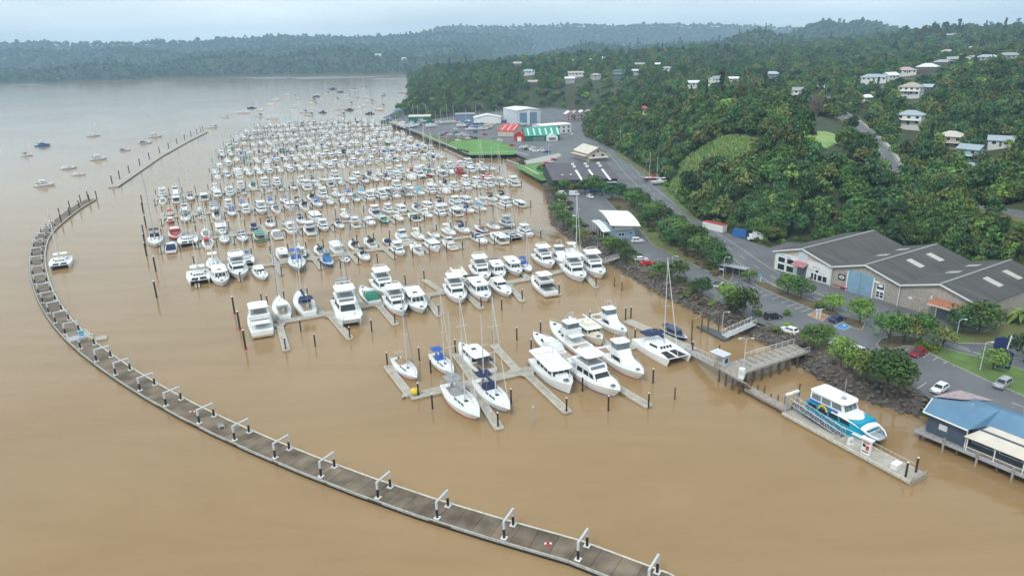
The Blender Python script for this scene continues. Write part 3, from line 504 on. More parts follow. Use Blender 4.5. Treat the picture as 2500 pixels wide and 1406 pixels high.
# disabled bay, blue with a white border
DB = [(2037, 797), (2062, 785), (2084, 795), (2060, 806)]
flat_sheet('disabled_bay', DB, ZL + .06, mat('bay_blue', (.06, .25, .55), .7, scale=1, var=.3), park)
for i in range(4): mark(DB[i], DB[(i + 1) % 4], .16, dz=.072)
tri = [at(*p, ZL)[:2] for p in [(2056, 795), (2062, 791), (2066, 797)]]
mb = MB(); mb.prism([tuple(p) for p in tri], ZL + .06, ZL + .075); mb.obj('wheelchair_symbol', 'paint', park)

def bed(name, L, mt, kerbed=True, z=.14):
    pts = px_poly(L, ZL); o = structure(MB().prism(pts, ZL - .3, ZL + z).obj(name, mt))
    if kerbed:
        for i in range(len(pts)):
            a, b = np.array(pts[i]), np.array(pts[(i + 1) % len(pts)]); l = np.linalg.norm(b - a); m_ = (a + b) / 2
            MB().box((m_[0], m_[1], ZL + .02), (l + .14, .16, .32), math.atan2(b[1] - a[1], b[0] - a[0])).obj('kerb', 'kerb', o)
    return o
bed('planting_bed', [(1478, 486), (1500, 478), (1530, 486), (1580, 512), (1640, 550), (1700, 590), (1752, 634), (1790, 672), (1780, 690), (1740, 668), (1690, 645), (1640, 622), (1596, 600), (1560, 560), (1510, 520)], 'soil')
structure(flat_sheet('grass_strip', [(1512, 524), (1560, 562), (1598, 602), (1640, 623), (1690, 646), (1700, 640), (1660, 610), (1610, 575), (1560, 530), (1530, 510)], ZL + .16, 'rough'))
bed('tree_island', [(1835, 688), (1870, 690), (1920, 712), (1985, 735), (2060, 770), (2112, 788), (2104, 806), (2085, 802), (2050, 783), (1985, 757), (1900, 722), (1850, 700)], 'soil')
bed('sign_island', [(1972, 771), (1988, 762), (2022, 772), (2008, 785)], 'clay')
bed('round_island', [(2148, 852), (2140, 842), (2150, 828), (2185, 820), (2230, 822), (2262, 834), (2250, 850), (2215, 845), (2180, 852)], 'soil')
bed('lawn_island', [(2235, 846), (2262, 836), (2330, 858), (2420, 880), (2500, 905), (2560, 930), (2540, 985), (2470, 955), (2400, 925), (2320, 888)], 'turf')
bed('palm_bed', [(2330, 800), (2400, 812), (2470, 780), (2540, 740), (2560, 790), (2500, 820), (2420, 840), (2340, 838), (2310, 815)], 'rough')
structure(flat_sheet('lawn', [(1100, 347), (1130, 343), (1182, 341), (1236, 347), (1266, 373), (1252, 378), (1146, 379), (1086, 353)], ZL + .1, 'lawn'))
structure(flat_sheet('lawn', [(1256, 405), (1290, 402), (1334, 396), (1346, 415), (1338, 440), (1322, 442), (1288, 424)], ZL + .1, 'lawn'))
structure(flat_sheet('grass_bank', [(1020, 326), (1060, 330), (1098, 346), (1084, 353), (1040, 338)], ZL + .1, 'rough'))
structure(flat_sheet('dirt_patch', [(1065, 345), (1110, 331), (1165, 334), (1180, 340), (1130, 343), (1100, 347)], ZL + .08, 'soil'))
structure(flat_sheet('boat_ramp', [(1262, 398), (1300, 388), (1365, 374), (1372, 380), (1340, 393), (1285, 402)], ZL + .09, 'kerb'))
structure(flat_sheet('road_verge', [(1500, 360), (1514, 374), (1560, 404), (1615, 443), (1648, 482), (1702, 535), (1690, 535), (1640, 490), (1622, 470), (1600, 445), (1555, 412), (1505, 380)], ZL + .12, 'rough'))
# shoreline bed with its planting strip, then the rock bank
SB = np.array([p for p in SHORE[3:21]]); SB = smooth(resample(SB, 3), 2); SB = np.c_[SB, np.full(len(SB), ZL)]
_nn = normals(SB); _sg = 1 if inside((SB[10:11, :2] + _nn[10] * 3), SHORE)[0] else -1
structure(strip(SB, _sg * 4.2, _sg * 9.0, .03).obj('shore_bed', 'soil'))
bank = MB(); prof = [(-1.6, -1.2), (-.4, -.25), (.8, .55), (2.0, 1.25), (3.2, 2.0), (4.4, ZL + .05), (5.0, ZL + .08)]
R2 = resample(SB, 1.2); n2 = normals(R2); rows = []
for o_, z_ in prof:
    j = rng.normal(0, .16, (len(R2), 3)); rows.append(np.c_[R2[:, :2] + n2 * _sg * o_, np.full(len(R2), z_)] + j)
np_ = len(prof); bank.add([tuple(rows[j][i]) for i in range(len(R2)) for j in range(np_)], [(i * np_ + j, i * np_ + j + 1, (i + 1) * np_ + j + 1, (i + 1) * np_ + j) for i in range(len(R2) - 1) for j in range(np_ - 1)])
bk = structure(bank.obj('rock_bank', 'rock'))
def boulder(seed):
    r = np.random.default_rng(seed); mb = MB(); phi = (1 + 5 ** .5) / 2
    V = np.array([(-1, phi, 0), (1, phi, 0), (-1, -phi, 0), (1, -phi, 0), (0, -1, phi), (0, 1, phi), (0, -1, -phi), (0, 1, -phi), (phi, 0, -1), (phi, 0, 1), (-phi, 0, -1), (-phi, 0, 1)]) / 1.9 * .55
    V *= r.uniform(.7, 1.25, (12, 1)); V *= np.array([1, .8, .6])
    mb.add(V.tolist(), [(0, 11, 5), (0, 5, 1), (0, 1, 7), (0, 7, 10), (0, 10, 11), (1, 5, 9), (5, 11, 4), (11, 10, 2), (10, 7, 6), (7, 1, 8), (3, 9, 4), (3, 4, 2), (3, 2, 6), (3, 6, 8), (3, 8, 9), (4, 9, 5), (2, 4, 11), (6, 2, 10), (8, 6, 7), (9, 8, 1)]); return mb
BM = [boulder(k).mesh('boulder', 'rock') for k in range(6)]
loose = MB(); nb = 0
for i in range(2600):
    k = rng.integers(0, len(R2)); o_ = rng.uniform(-.6, 4.6); p = R2[k, :2] + n2[k] * _sg * o_ + rng.normal(0, .4, 2); z_ = np.interp(o_, [a for a, b in prof], [b for a, b in prof]) + rng.uniform(-.1, .25); s = rng.uniform(.55, 1.35)
    if np.hypot(*p) < 178 and nb < 290:
        o = place(BM[i % 6], 'boulder', bk, (p[0], p[1], z_), rng.uniform(0, 6), s); nb += 1
    else:
        me = BM[i % 6]; a = rng.uniform(0, 6); ca, sa = math.cos(a) * s, math.sin(a) * s
        loose.add([(p[0] + v.co.x * ca - v.co.y * sa, p[1] + v.co.x * sa + v.co.y * ca, z_ + v.co.z * s) for v in me.vertices], [tuple(f.vertices) for f in me.polygons])
lo = loose.obj('boulder_mass', 'rock', bk); lo['kind'] = 'stuff'
# sea wall and path round the lawn
def wall_line(name, label, L, z0, z1, th, mt, cap=None, cat='wall', pz=0):
    pts = [at(*p, pz)[:2] for p in L]; r = thing(name, label, cat, (*pts[0], 0))
    for a, b in zip(pts[:-1], pts[1:]):
        l = np.linalg.norm(b - a); m_ = (a + b) / 2 - pts[0]; rz = math.atan2(b[1] - a[1], b[0] - a[0])
        MB().box((m_[0], m_[1], (z0 + z1) / 2), (l + th * .6, th, z1 - z0), rz).obj('wall_panel', mt, r)
        if cap: MB().box((m_[0], m_[1], z1 + .06), (l + th, th + .5, .12), rz).obj('capping', cap, r)
    return r
wall_line('sea_wall', 'dark timber sea wall with pale capping along the lawn', [(960, 304), (1022, 331), (1092, 363), (1141, 385), (1254, 380), (1290, 390)], -1, ZL + .1, .8, 'pile', 'kerb')
wall_line('sea_wall', 'weathered timber sea wall beside the small triangular lawn', [(1238, 402), (1282, 419), (1314, 438)], -1, ZL + .1, .8, 'timber', 'kerb')
_c = resample(np.array([at(*p, 0) for p in [(1085, 364), (1140, 390), (1200, 388), (1256, 385), (1296, 392)]]), 1.5); toe = MB()
for p in _c:
    for k in range(2):
        me = BM[rng.integers(0, 6)]; s = rng.uniform(.7, 1.3); x, y = p[:2] + rng.normal(0, .5, 2); toe.add([(x + v.co.x * s, y + v.co.y * s, .15 + v.co.z * s) for v in me.vertices], [tuple(f.vertices) for f in me.polygons])
tag(toe.obj('toe_rocks', mat('pale_rock', (.5, .48, .45), .9, scale=1.5, var=.4)), 'pale rubble along the foot of the lawn sea wall', 'rubble', kind='stuff')
# ================================================================== buildings
M.update(roofdk=mat('dark_roof_sheeting', (.1, .094, .09), .8, scale=.5, c2=(.045, .045, .046), bump=.2, bscale=3, stretch=(.18, 1.7, .18), ramp=(.3, .72)), roofpl=mat('plum_roof_sheeting', (.1, .088, .105), .7, scale=.3, c2=(.075, .068, .08)), sky=mat('skylight_sheet', (.5, .48, .45), .5, scale=1, var=.2), board=mat('board_cladding', (.42, .38, .33), .85, scale=1.6, c2=(.3, .27, .235), bump=.3), facade=mat('white_facade', (.72, .73, .74), .6, scale=.6, var=.12),
    bdoor=mat('pale_blue_door', (.22, .36, .48), .55, scale=.6, var=.15), rdoor=mat('roller_door_grey', (.16, .18, .21), .6, scale=.6, var=.15), rust=mat('orange_tile', (.42, .16, .09), .8, scale=2, var=.3), pink=mat('faded_red_awning', (.45, .18, .2), .7, scale=1.5, var=.25), sblue=mat('steel_blue_roof', (.1, .21, .33), .5, scale=.4, var=.15), nblue=mat('slate_blue_wall', (.065, .092, .135), .6, scale=.8, var=.2), whroof=mat('white_roof_sheet', (.76, .76, .75), .5, scale=.3, var=.08),
    creamw=mat('cream_wall', (.55, .48, .38), .8, scale=.8, var=.15), creamr=mat('cream_roof', (.6, .54, .47), .7, scale=.5, var=.12), greenr=mat('green_roof', (.03, .3, .21), .5, scale=.3, var=.15), redr=mat('red_roof', (.55, .06, .06), .55, scale=.4, var=.2), greenw=mat('green_wall', (.02, .15, .09), .6), greyblue=mat('grey_blue_panel', (.16, .25, .36), .5, scale=.5, var=.1), pgrey=mat('pale_grey_wall', (.55, .58, .62), .6, scale=.4, var=.08), dkwall=mat('charcoal_wall', (.04, .043, .05), .7), pinkr=mat('pink_metal_roof', (.4, .3, .32), .5, scale=1.4, var=.25),
    h_tan=mat('tan_roof', (.42, .37, .31), .75, rnd=.1), h_bluegrey=mat('blue_grey_roof', (.33, .4, .46), .6, rnd=.1), h_grey=mat('grey_roof', (.32, .33, .34), .7, rnd=.12), h_white=mat('pale_roof', (.68, .69, .69), .6, rnd=.05), h_dark=mat('dark_roof', (.1, .11, .13), .7, rnd=.1), h_red=mat('red_house_roof', (.45, .1, .08), .7), h_pink=mat('faded_pink_roof', (.45, .32, .32), .7), h_cream=mat('beige_roof', (.52, .48, .42), .7),
    w_white=mat('white_weatherboard', (.72, .72, .7), .7), w_dark=mat('dark_weatherboard', (.12, .1, .085), .8), w_grey=mat('grey_weatherboard', (.4, .41, .42), .8), w_bluewall=mat('blue_weatherboard', (.2, .28, .36), .8), w_tanwall=mat('tan_weatherboard', (.45, .38, .3), .8), w_aqua=mat('aqua_weatherboard', (.3, .5, .5), .8))
def frame(o, rz): return o
def gable_mesh(W, D, he, hr, split=.5):      # closed body; gables at y=0 and y=D, ridge along y
    return MB().loft([[(0, y, 0), (W, y, 0), (W, y, he), (W * split, y, hr), (0, y, he)] for y in (0, D)])
def slope_slab(a, b, c, d, th=.14):           # roof slab from eave edge a-b to ridge edge d-c
    mb = MB(); mb.panel([a, b, c, d], 0, 1, 0, 1, th, th); return mb
def win(root, x, z, w_, h_, y=0, out=-1, name='window', mt='glass', fr='white', axis='x', fm=.1):
    # window on a wall plane: frame with panes as sub-parts
    def bx(cx, cz, ww, hh, off, t_):
        return MB().box((cx, y + out * off, cz), (ww, t_, hh)) if axis == 'x' else MB().box((y + out * off, cx, cz), (t_, ww, hh))
    f = bx(x, z, w_ + 2 * fm, h_ + 2 * fm, .03, .06).obj(name, fr, root); bx(x, z, w_, h_, .07, .04).obj('pane', mt, f); return f
def board(root, name, x, z, w_, h_, mt, off=.08, t_=.1): return MB().box((x, -off, z), (w_, t_, h_)).obj(name, mt, root)
# ---- three joined warehouses
WF = math.radians(-58.6); u_ = np.array([math.cos(WF), math.sin(WF)])
W0 = np.array([77.5, 194.9])
LBL = ['white fronted warehouse bay with red awning and big windows', 'middle warehouse bay with tall pale blue double doors', 'board clad warehouse bay with orange tiled awning']
for k in range(3):
    o0 = W0 + u_ * 18.9 * k
    r = thing('warehouse', LBL[k], 'warehouse', (*o0, ZL + .05), WF, 'joined warehouse bays')
    W, D, he, hr, sp = 18.75, 33.0, 5.5, 8.3, .49
    gable_mesh(W, D, he, hr, sp).obj('wall', 'board' if k else 'creamw', r)
    ov = .7
    for sgn in (0, 1):
        xe = -.35 if sgn == 0 else W + .35; ze = he - .02
        a, b, c, d = ((xe, -ov, ze + .06), (W * sp, -ov, hr + .1), (W * sp, D + .4, hr + .1), (xe, D + .4, ze + .06))
        slope_slab(a, b, c, d) if False else None
        quad = [d, a, b, c] if sgn == 0 else [a, d, c, b]
        sl = MB(); sl.panel(quad, 0, 1, 0, 1, .1, .14); s_o = sl.obj('roof_slope', 'roofdk', r)
        bb = MB(); bb.panel([(xe, -ov - .03, ze - .2), (W * sp, -ov - .03, hr - .16), (W * sp, -ov - .03, hr + .2), (xe, -ov - .03, ze + .16)] if sgn == 0 else [(W * sp, -ov - .03, hr - .16), (xe, -ov - .03, ze - .2), (xe, -ov - .03, ze + .16), (W * sp, -ov - .03, hr + .2)], 0, 1, 0, 1, .06, .1); bb.obj('barge_board', 'white', r)
        if k:
            for f0 in ((.42, .62), (.7, .9)):
                v0, v1 = (.34, .48) if sgn == 0 else (.3, .62)
                sk = MB(); sk.panel(quad, 1 - f0[1] + .02, 1 - f0[0], v0, v0 + .3, .16, .05) if sgn == 0 else sk.panel(quad, f0[0], f0[0] + .07, .35, .75, .16, .05)
                if sgn == 0: sk = MB(); sk.panel(quad, 1 - f0[1] + .1, 1 - f0[1] + .165, .3, .62, .16, .05)
                sk.obj('skylight', 'sky', r)
    MB().box((W * sp, D / 2, hr + .2), (.5, D + .9, .12)).obj('ridge_cap', 'h_grey', r)
    MB().box((W + .02, -.35, he / 2), (.16, .16, he)).obj('downpipe', 'white', r)
    if k == 0:
        board(r, 'facade_panel', 4.2, 2.8, 7.6, 5.4, 'facade'); board(r, 'facade_panel', 14.7, 2.75, 7.4, 5.3, 'facade'); board(r, 'facade_panel', 9.35, 5.9, 3.3, 3.6, 'pgrey', .07)
        for x in (2.6, 5.6): win(r, x, 3.55, 2.2, 1.35, -.13); win(r, x, 1.4, 2.2, 1.6, -.13)
        board(r, 'roller_door', 9.35, 1.7, 3.0, 3.4, 'rdoor', .05)
        aw = MB(); aw.panel([(7.2, -2.4, 3.55), (11.4, -2.4, 3.55), (11.4, -.1, 4.35), (7.2, -.1, 4.35)], 0, 1, 0, 1, .1, .16); aw.obj('awning', 'pink', r)
        for x in (13.0, 14.0): win(r, x, 1.3, .7, 1.8, -.13)
        for x in (15.4, 16.9): win(r, x, 1.3, 1.2, 1.5, -.13)
        board(r, 'sign', 14.3, 2.95, .9, .6, 'blackhull', .16, .06)
        for x, z, w_, mt_ in ((2.6, 4.85, 1.6, 'caqua'), (4.6, 4.7, 1.5, 'caqua'), (5.3, 4.35, 1.2, 'navy'), (13.2, 4.0, .5, 'dgrey'), (13.9, 3.95, .5, 'dgrey'), (14.8, 3.9, .5, 'dgrey'), (12.8, 2.9, 1.2, 'galv'), (16.1, 2.75, 1.4, 'galv')): board(r, 'lettering', x, z, w_, .17, mt_, .15, .03)
    elif k == 1:
        for x in (6.4, 9.9): board(r, 'door_leaf', x, 2.95, 3.4, 5.9, 'bdoor', .1, .12)
        for x in (4.5, 11.8): board(r, 'door_post', x, 2.75, .3, 5.5, 'white', .12, .16)
        s_ = board(r, 'sign', 2.9, 3.3, 1.9, 1.5, 'blackhull', .1); mb = MB(); mb.loft([[(2.9 + .75 * math.cos(a) * q_, -.16 - .02 * (q_ < 1), 3.3 + .5 * math.sin(a) * q_) for a in np.linspace(0, 2 * PI, 20, endpoint=False)] for q_ in (1, .98)]); mb.obj('emblem', 'white', r); mb = MB(); mb.poly([(3.25, -.2, 3.5), (2.7, -.2, 3.5), (2.65, -.2, 3.3), (3.15, -.2, 3.25), (3.1, -.2, 3.08), (2.55, -.2, 3.08)], .06, 4); mb.obj('emblem_mark', 'blackhull', r)
        b2 = board(r, 'notice_board', 13.8, 2.5, 2.2, 4.2, 'facade', .12)
        mb = MB(); mb.box((13.8, -.2, 3.7), (1.8, .04, 1.5)); mb.obj('notice_panel', 'navy', r); mb = MB(); mb.loft([[(13.8 + .72 * math.cos(a) * q_, -.225 - .02 * (q_ < 1), 3.9 + .42 * math.sin(a) * q_) for a in np.linspace(0, 2 * PI, 20, endpoint=False)] for q_ in (1, .98)]); mb.obj('emblem', 'white', r)
        for x in (13.3, 14.3):
            for z in (1.1, 1.9): board(r, 'notice_panel', x, z, .75, .62, 'navy', .2, .04)
        board(r, 'sign', 12.6, 4.6, 1.5, .5, 'white', .2)
    else:
        board(r, 'roller_door', 11.6, 1.7, 4.6, 3.4, 'rdoor', .06); board(r, 'door_post', 9.1, 1.8, .3, 3.6, 'white', .1); board(r, 'door_post', 14.1, 1.8, .3, 3.6, 'white', .1)
        aw = MB(); aw.panel([(8.2, -2.9, 3.7), (14.9, -2.9, 3.7), (14.9, -.1, 4.5), (8.2, -.1, 4.5)], 0, 1, 0, 1, .1, .14); ao = aw.obj('awning', 'rust', r); MB().box((11.55, -2.95, 3.65), (6.9, .12, .35)).obj('fascia', 'creamr', ao)
        win(r, 16.1, 4.1, 1.5, .9, 0); board(r, 'sign', 16.6, 2.2, 2.2, .9, 'white', .08); board(r, 'sign', 16.4, 1.2, .9, .5, 'white', .08); board(r, 'sign', 2.6, 2.9, .9, .55, 'white', .08); board(r, 'vent_pipe', 7.6, 4.5, .3, 1.0, 'white', .2)
    if k:
        for i, x in enumerate(np.arange(.5, W, .62)):
            if (k == 1 and 4.3 < x < 12) or (k == 2 and 9 < x < 14.2): continue
            MB().box((x, -.03, he / 2 - .05), (.07, .06, he - .1)).obj('batten', 'timber', r)

# ---- blue restaurant standing over the water on piles
B0 = at(2233, 1050, 1.6)[:2]; BA = math.radians(-57)
r = thing('wharf_restaurant', 'slate blue restaurant on piles with steel blue hipped roof', 'restaurant', (*B0, 1.5), BA)
MB().box((16, 6.5, 0), (32, 13, .35)).obj('deck', 'timber', r); MB().box((16, -.06, .05), (32.2, .16, .5)).obj('fascia', 'galv', r)
for i in range(6):
    for j in (0.5, 6, 12):
        MB().tube((.9 + i * 6, j, -4.5), (.9 + i * 6, j, -.1), .24, n=8).obj('pile', 'pbrown', r)
for i in range(5): MB().tube((5 + i * 5.2, -.35, -3.2), (5 + i * 5.2, -.35, 1.1), .2, n=8).obj('fender_pile', 'timber', r); 
wl = MB().prism([(1.2, 1.2), (7.6, .9), (7.6, 12), (3.5, 12), (.2, 6.5)], .17, 3.9); wl.obj('wall', 'nblue', r)
MB().box((19.9, 7.2, 2), (24.4, 10, 3.5)).obj('wall', 'nblue', r)
rf = MB(); e = 3.9; rf.loft([[(.6, .5, e), (7.9, .1, e), (9, 3.6, e), (33, 3.6, e), (33, 13, e), (3, 13, e), (-.9, 6.6, e)], [(4.5, 6.4, e + 1.4), (7.5, 6.2, e + 2.0), (9.5, 6.6, e + 2.4), (33, 7.2, e + 2.6), (33, 7.8, e + 2.6), (6, 7.6, e + 1.9), (4.2, 7, e + 1.3)]]); ro = rf.obj('roof', 'sblue', r)
MB().poly([(.6, .45, e - .05), (7.9, .05, e - .05)], .13).poly([(-.95, 6.6, e - .05), (.6, .45, e - .05)], .13).obj('gutter', 'white', ro); MB().tube((6, 5, e + 1.2), (6, 5, e + 2.4), .14).obj('flue', 'galv', ro)
MB().add([(-1.2, 7.0, e + .12), (3.4, 7.6, e + 1.25), (6.2, 12.9, e + .7), (.4, 13.4, e + .12)], [(0, 1, 2, 3)]).prism([(-.6, 7.6), (3, 8), (5.6, 12.6), (.8, 12.9)], .2, e + .1).obj('lean_to_roof', 'pinkr', r)
vr = MB(); vr.panel([(7.7, -.3, 2.75), (33, -.3, 2.75), (33, 4.4, 4.15), (9.8, 4.4, 4.15)], 0, 1, 0, 1, .12, .14); vr.obj('verandah_roof', 'creamr', r)
for i in range(7): MB().tube((8.2 + i * 4.1, .1, .15), (8.2 + i * 4.1, .1, 2.75), .09).obj('verandah_post', 'white', r)
MB().box((20.3, .08, 1.0), (25, .07, .09)).box((20.3, .08, .3), (25, .05, .06)).obj('railing', 'white', r)
MB().box((7.7, .75, 2), (.14, .14, 3.8)).obj('downpipe', 'white', r)
win(r, 3.9, 2.1, 1.1, .8, 1.02, -1, mt='galvl')
for i in range(6): win(r, 9.8 + i * 4.1, 1.9, 3.2, 1.5, 2.18, -1)
for i in range(3): MB().tube((9 + i * 1.6, 13.3, 3.2), (9 + i * 1.6, 13.3, 5.2), .05).obj('rail_post', 'galv', r)
MB().tube((8.6, 13.3, 5.1), (12.8, 13.3, 5.1), .05).obj('rail', 'galv', r)

# ---- marina office with the white curved roof
r = thing('marina_office', 'two storey marina office with white curved roof and blue walls', 'office', (33.6, 231.2, ZL + .05), math.radians(6))
MB().box((4.9, 7.2, 1.5), (9.2, 14.4, 3)).obj('wall', mat('pale_blue_wall', (.25, .36, .46), .6), r); MB().box((-.4, 7.6, 2.95), (2.2, 16.5, .25)).obj('upper_deck', 'pgrey', r)
MB().box((5.6, 7.4, 4.5), (7.0, 12.6, 3.0)).obj('upper_wall', 'white', r)
for i in range(4): win(r, 1.8 + i * 3.2, 4.4, 2.6, 1.7, 2.08, -1, axis='y')
for i in range(4): win(r, 1.8 + i * 3.4, 1.6, 2.6, 1.6, .28, -1, axis='y', mt='glassl')
for dx in (-.55, .55): win(r, 4.6 + dx, 1.8, .9, .9, 0, -1)
win(r, 8, 2.2, .9, .5, 0, -1)
cv = MB(); nseg = 12; rows = []
for i in range(nseg + 1):
    t_ = i / nseg; y = -1.8 + 18.5 * t_; z = 4.55 + 2.1 * math.sin(t_ * PI * .62 + .25); rows.append((y, z))
cv.loft([[(.3, y, z + .4), (10.8, y, z - .3), (10.8, y, z - .1), (.3, y, z + .6)] for y, z in rows]); cv.obj('roof', 'whroof', r)
cv = MB(); cv.loft([[(-2.4, y, 3.25 + .5 * math.sin((y + 2) / 16 * 3)), (.4, y, 3.45 + .5 * math.sin((y + 2) / 16 * 3)), (.4, y, 3.6 + .5 * math.sin((y + 2) / 16 * 3)), (-2.4, y, 3.4 + .5 * math.sin((y + 2) / 16 * 3))] for y in np.linspace(-1.5, 16, 8)]); cv.obj('canopy', 'whroof', r)
for i in range(5): MB().tube((-1.9, -.8 + i * 4, 0), (-1.9, -.8 + i * 4, 3.4), .09).obj('post', 'white', r)
MB().tube((-1.45, -.6, 4.0), (-1.45, 15.6, 4.0), .05).tube((-1.45, -.6, 3.5), (-1.45, 15.6, 3.5), .04).obj('handrail', 'steel', r)

# ---- dark roofed marine store
r = thing('marine_store', 'low charcoal building with plum roof and white roof strips', 'store', (20.6, 321.5, ZL + .05), math.radians(4))
MB().loft([[(0, y, 0), (30, y, 0), (30, y, h_), (0, y, h_)] for y, h_ in ((0, 4.6), (30, 7.6), (42, 5.2))]).obj('wall', 'dkwall', r)
fr_ = MB(); fr_.panel([(-.6, -1, 4.65), (30.6, -1, 4.65), (30.6, 30, 7.8), (-.6, 30, 7.8)], 0, 1, 0, 1, .08, .14); fr_.obj('roof_slope', 'roofpl', r); fr_ = MB(); fr_.panel([(-.6, 30, 7.8), (30.6, 30, 7.8), (30.6, 42.6, 5.3), (-.6, 42.6, 5.3)], 0, 1, 0, 1, .08, .14); fr_.obj('roof_slope', 'roofpl', r)
for x in (13.0, 19.4, 26): 
    s_ = MB(); s_.panel([(x - .55, -3.4, 4.45), (x + .55, -3.4, 4.45), (x + .55, 16, 6.35), (x - .55, 16, 6.35)], 0, 1, 0, 1, .16, .06); s_.obj('roof_strip', 'white', r)
    for y in (20.5, 25.5): MB().box((x, y, 4.75 + y * .1 + .5), (1.4, 1.6, .8)).obj('roof_vent', 'white', r)
for x in (5, 9.2): MB().box((x, 7, 5.9), (.9, .9, .4)).obj('dome_skylight', 'white', r)
MB().box((18.5, -2, 3.3), (9, 4, .2)).obj('porch_roof', 'h_grey', r); MB().box((27, -2, 3.3), (4.5, 4, .2)).obj('porch_roof', 'h_grey', r)
for i in range(6): win(r, 2.5 + i * 4.8, 1.9, 3, 1.3, 0, -1, mt='glass', fr='dgrey')
[board(r, 'lettering', 5.5 + i * .8, 3.7, .55, .4, 'galv', .06, .04) for i in range(7)]
b_ = MB().box((0, 0, 1.1), (9, .12, 2.2)).obj('advert_hoarding', 'bluehull', None, loc=(*at(1462, 470, ZL)[:2], ZL + .05)); tag(b_, 'blue hoarding panel under the trees beside the dark store', 'hoarding')

# ---- cream boathouse
p_ = at(1436, 396, ZL)[:2]
r = thing('boathouse', 'cream two storey boathouse with gable end and pale roof', 'boathouse', (*p_, ZL + .05), math.radians(20))
gable_mesh(12.5, 19, 4.8, 7.8).obj('wall', 'creamw', r)
for sgn, xe in ((0, -.7), (1, 13.2)):
    qd = [(xe, 19.6, 4.55), (xe, -.8, 4.55), (6.25, -.8, 8.0), (6.25, 19.6, 8.0)] if sgn == 0 else [(xe, -.8, 4.55), (xe, 19.6, 4.55), (6.25, 19.6, 8.0), (6.25, -.8, 8.0)]
    m_ = MB(); m_.panel(qd, 0, 1, 0, 1, .1, .16); m_.obj('roof_slope', 'creamr', r)
MB().box((-1.6, 9, 3.4), (2.6, 18, .2)).obj('verandah_roof', 'creamr', r); MB().box((6.2, -1.2, 2.2), (12, 2.4, .2)).obj('balcony', 'white', r)
for x in (3.4, 9.2): win(r, x, 3.4, 1.8, 1.2, 0, -1)
win(r, 6.25, 5.6, .8, 1.4, 0, -1)

# ---- boatyard buildings
def shed(name, label, px, W, D, he, hr, rz, wall, roof, ridge='y', strips=0, cat='shed', group=None):
    p = at(*px, ZL)[:2]; r = thing(name, label, cat, (*p, ZL + .05), math.radians(rz), group)
    if ridge == 'y':
        gable_mesh(W, D, he, hr).obj('wall', wall, r); Q = [[(-.4, D + .4, he), (-.4, -.5, he), (W / 2, -.5, hr), (W / 2, D + .4, hr)], [(W + .4, -.5, he), (W + .4, D + .4, he), (W / 2, D + .4, hr), (W / 2, -.5, hr)]]
    else:
        MB().loft([[(x, 0, 0), (x, D, 0), (x, D, he), (x, D / 2, hr), (x, 0, he)] for x in (0, W)]).obj('wall', wall, r); Q = [[(-.4, -.5, he), (W + .4, -.5, he), (W + .4, D / 2, hr), (-.4, D / 2, hr)], [(W + .4, D + .5, he), (-.4, D + .5, he), (-.4, D / 2, hr), (W + .4, D / 2, hr)]]
    for qd in Q:
        m_ = MB(); m_.panel(qd, 0, 1, 0, 1, .14, .2); so_ = m_.obj('roof_slope', roof, r)
        for k in range(strips): m_ = MB(); u = (k + .7) / strips; m_.panel(qd, u - .018, u + .018, .12, .85, .2, .05); m_.obj('skylight', 'white', r)
    return r
r = shed('boat_shed', 'tall pale grey boat shed with two blue roller doors', (1262, 307), 22, 34, 12.5, 13.6, 20, 'pgrey', 'whroof')
for x in (6, 15.5): MB().box((x, -.1, 5.2), (6.4, .25, 10.4)).obj('roller_door', 'greyblue', r)
MB().box((10.8, -.3, 6), (2, .5, 12)).obj('door_post', 'white', r)
r = shed('chandlery', 'green roofed chandlery with pale roof strips and white gable porch', (1283, 346), 25, 21, 3.6, 8.6, 6, 'greenw', 'greenr', 'x', 6, 'shop')
gp = MB().loft([[(15, y, 0), (23, y, 0), (23, y, 3), (19, y, 5.4), (15, y, 3)] for y in (-2.4, 1)]); gp.obj('porch', 'white', r); win(r, 19, 1.5, 5, 1.8, -2.4, -1, mt='glassl'); win(r, 9.5, 1.5, 7, 1.9, 0, -1, mt='glassl')
r = shed('workshop', 'red roofed workshop next to the green chandlery', (1216, 333), 13, 24, 4, 8, -22, 'creamw', 'redr', 'x', 3, 'workshop', 'red workshops')
r = shed('workshop', 'small red gabled workshop against the green chandlery', (1255, 345), 8, 16, 3.6, 6.6, -18, 'redhull', 'redr', 'y', 2, 'workshop', 'red workshops')
MB().box((4, -.1, 1.5), (3, .2, 3)).obj('roller_door', 'white', r)
r = shed('yard_office', 'long white flat building behind the green chandlery', (1322, 330), 26, 16, 6.5, 7.0, 24, 'facade', 'whroof', 'x', 0, 'office')
for i in range(6): win(r, 2.5 + i * 4.2, 4.6, 1.6, 1.2, 0, -1); win(r, 2.5 + i * 4.2, 1.6, 1.6, 1.6, 0, -1)
r = shed('storage_shed', 'white arched boat storage tent in the yard', (1158, 303), 24, 14, 5, 7.6, 4, 'white', 'whroof', 'y', 0)
r = shed('storage_shed', 'grey blue clad yard shed below the wooded bank', (1112, 297), 18, 12, 6, 7, 4, 'greyblue', 'h_grey', 'x', 0)
r = shed('slipway_shed', 'green walled slipway shed with pale roof', (998, 301), 20, 15, 5.5, 6.6, 0, 'greenw', 'creamr', 'x', 0)
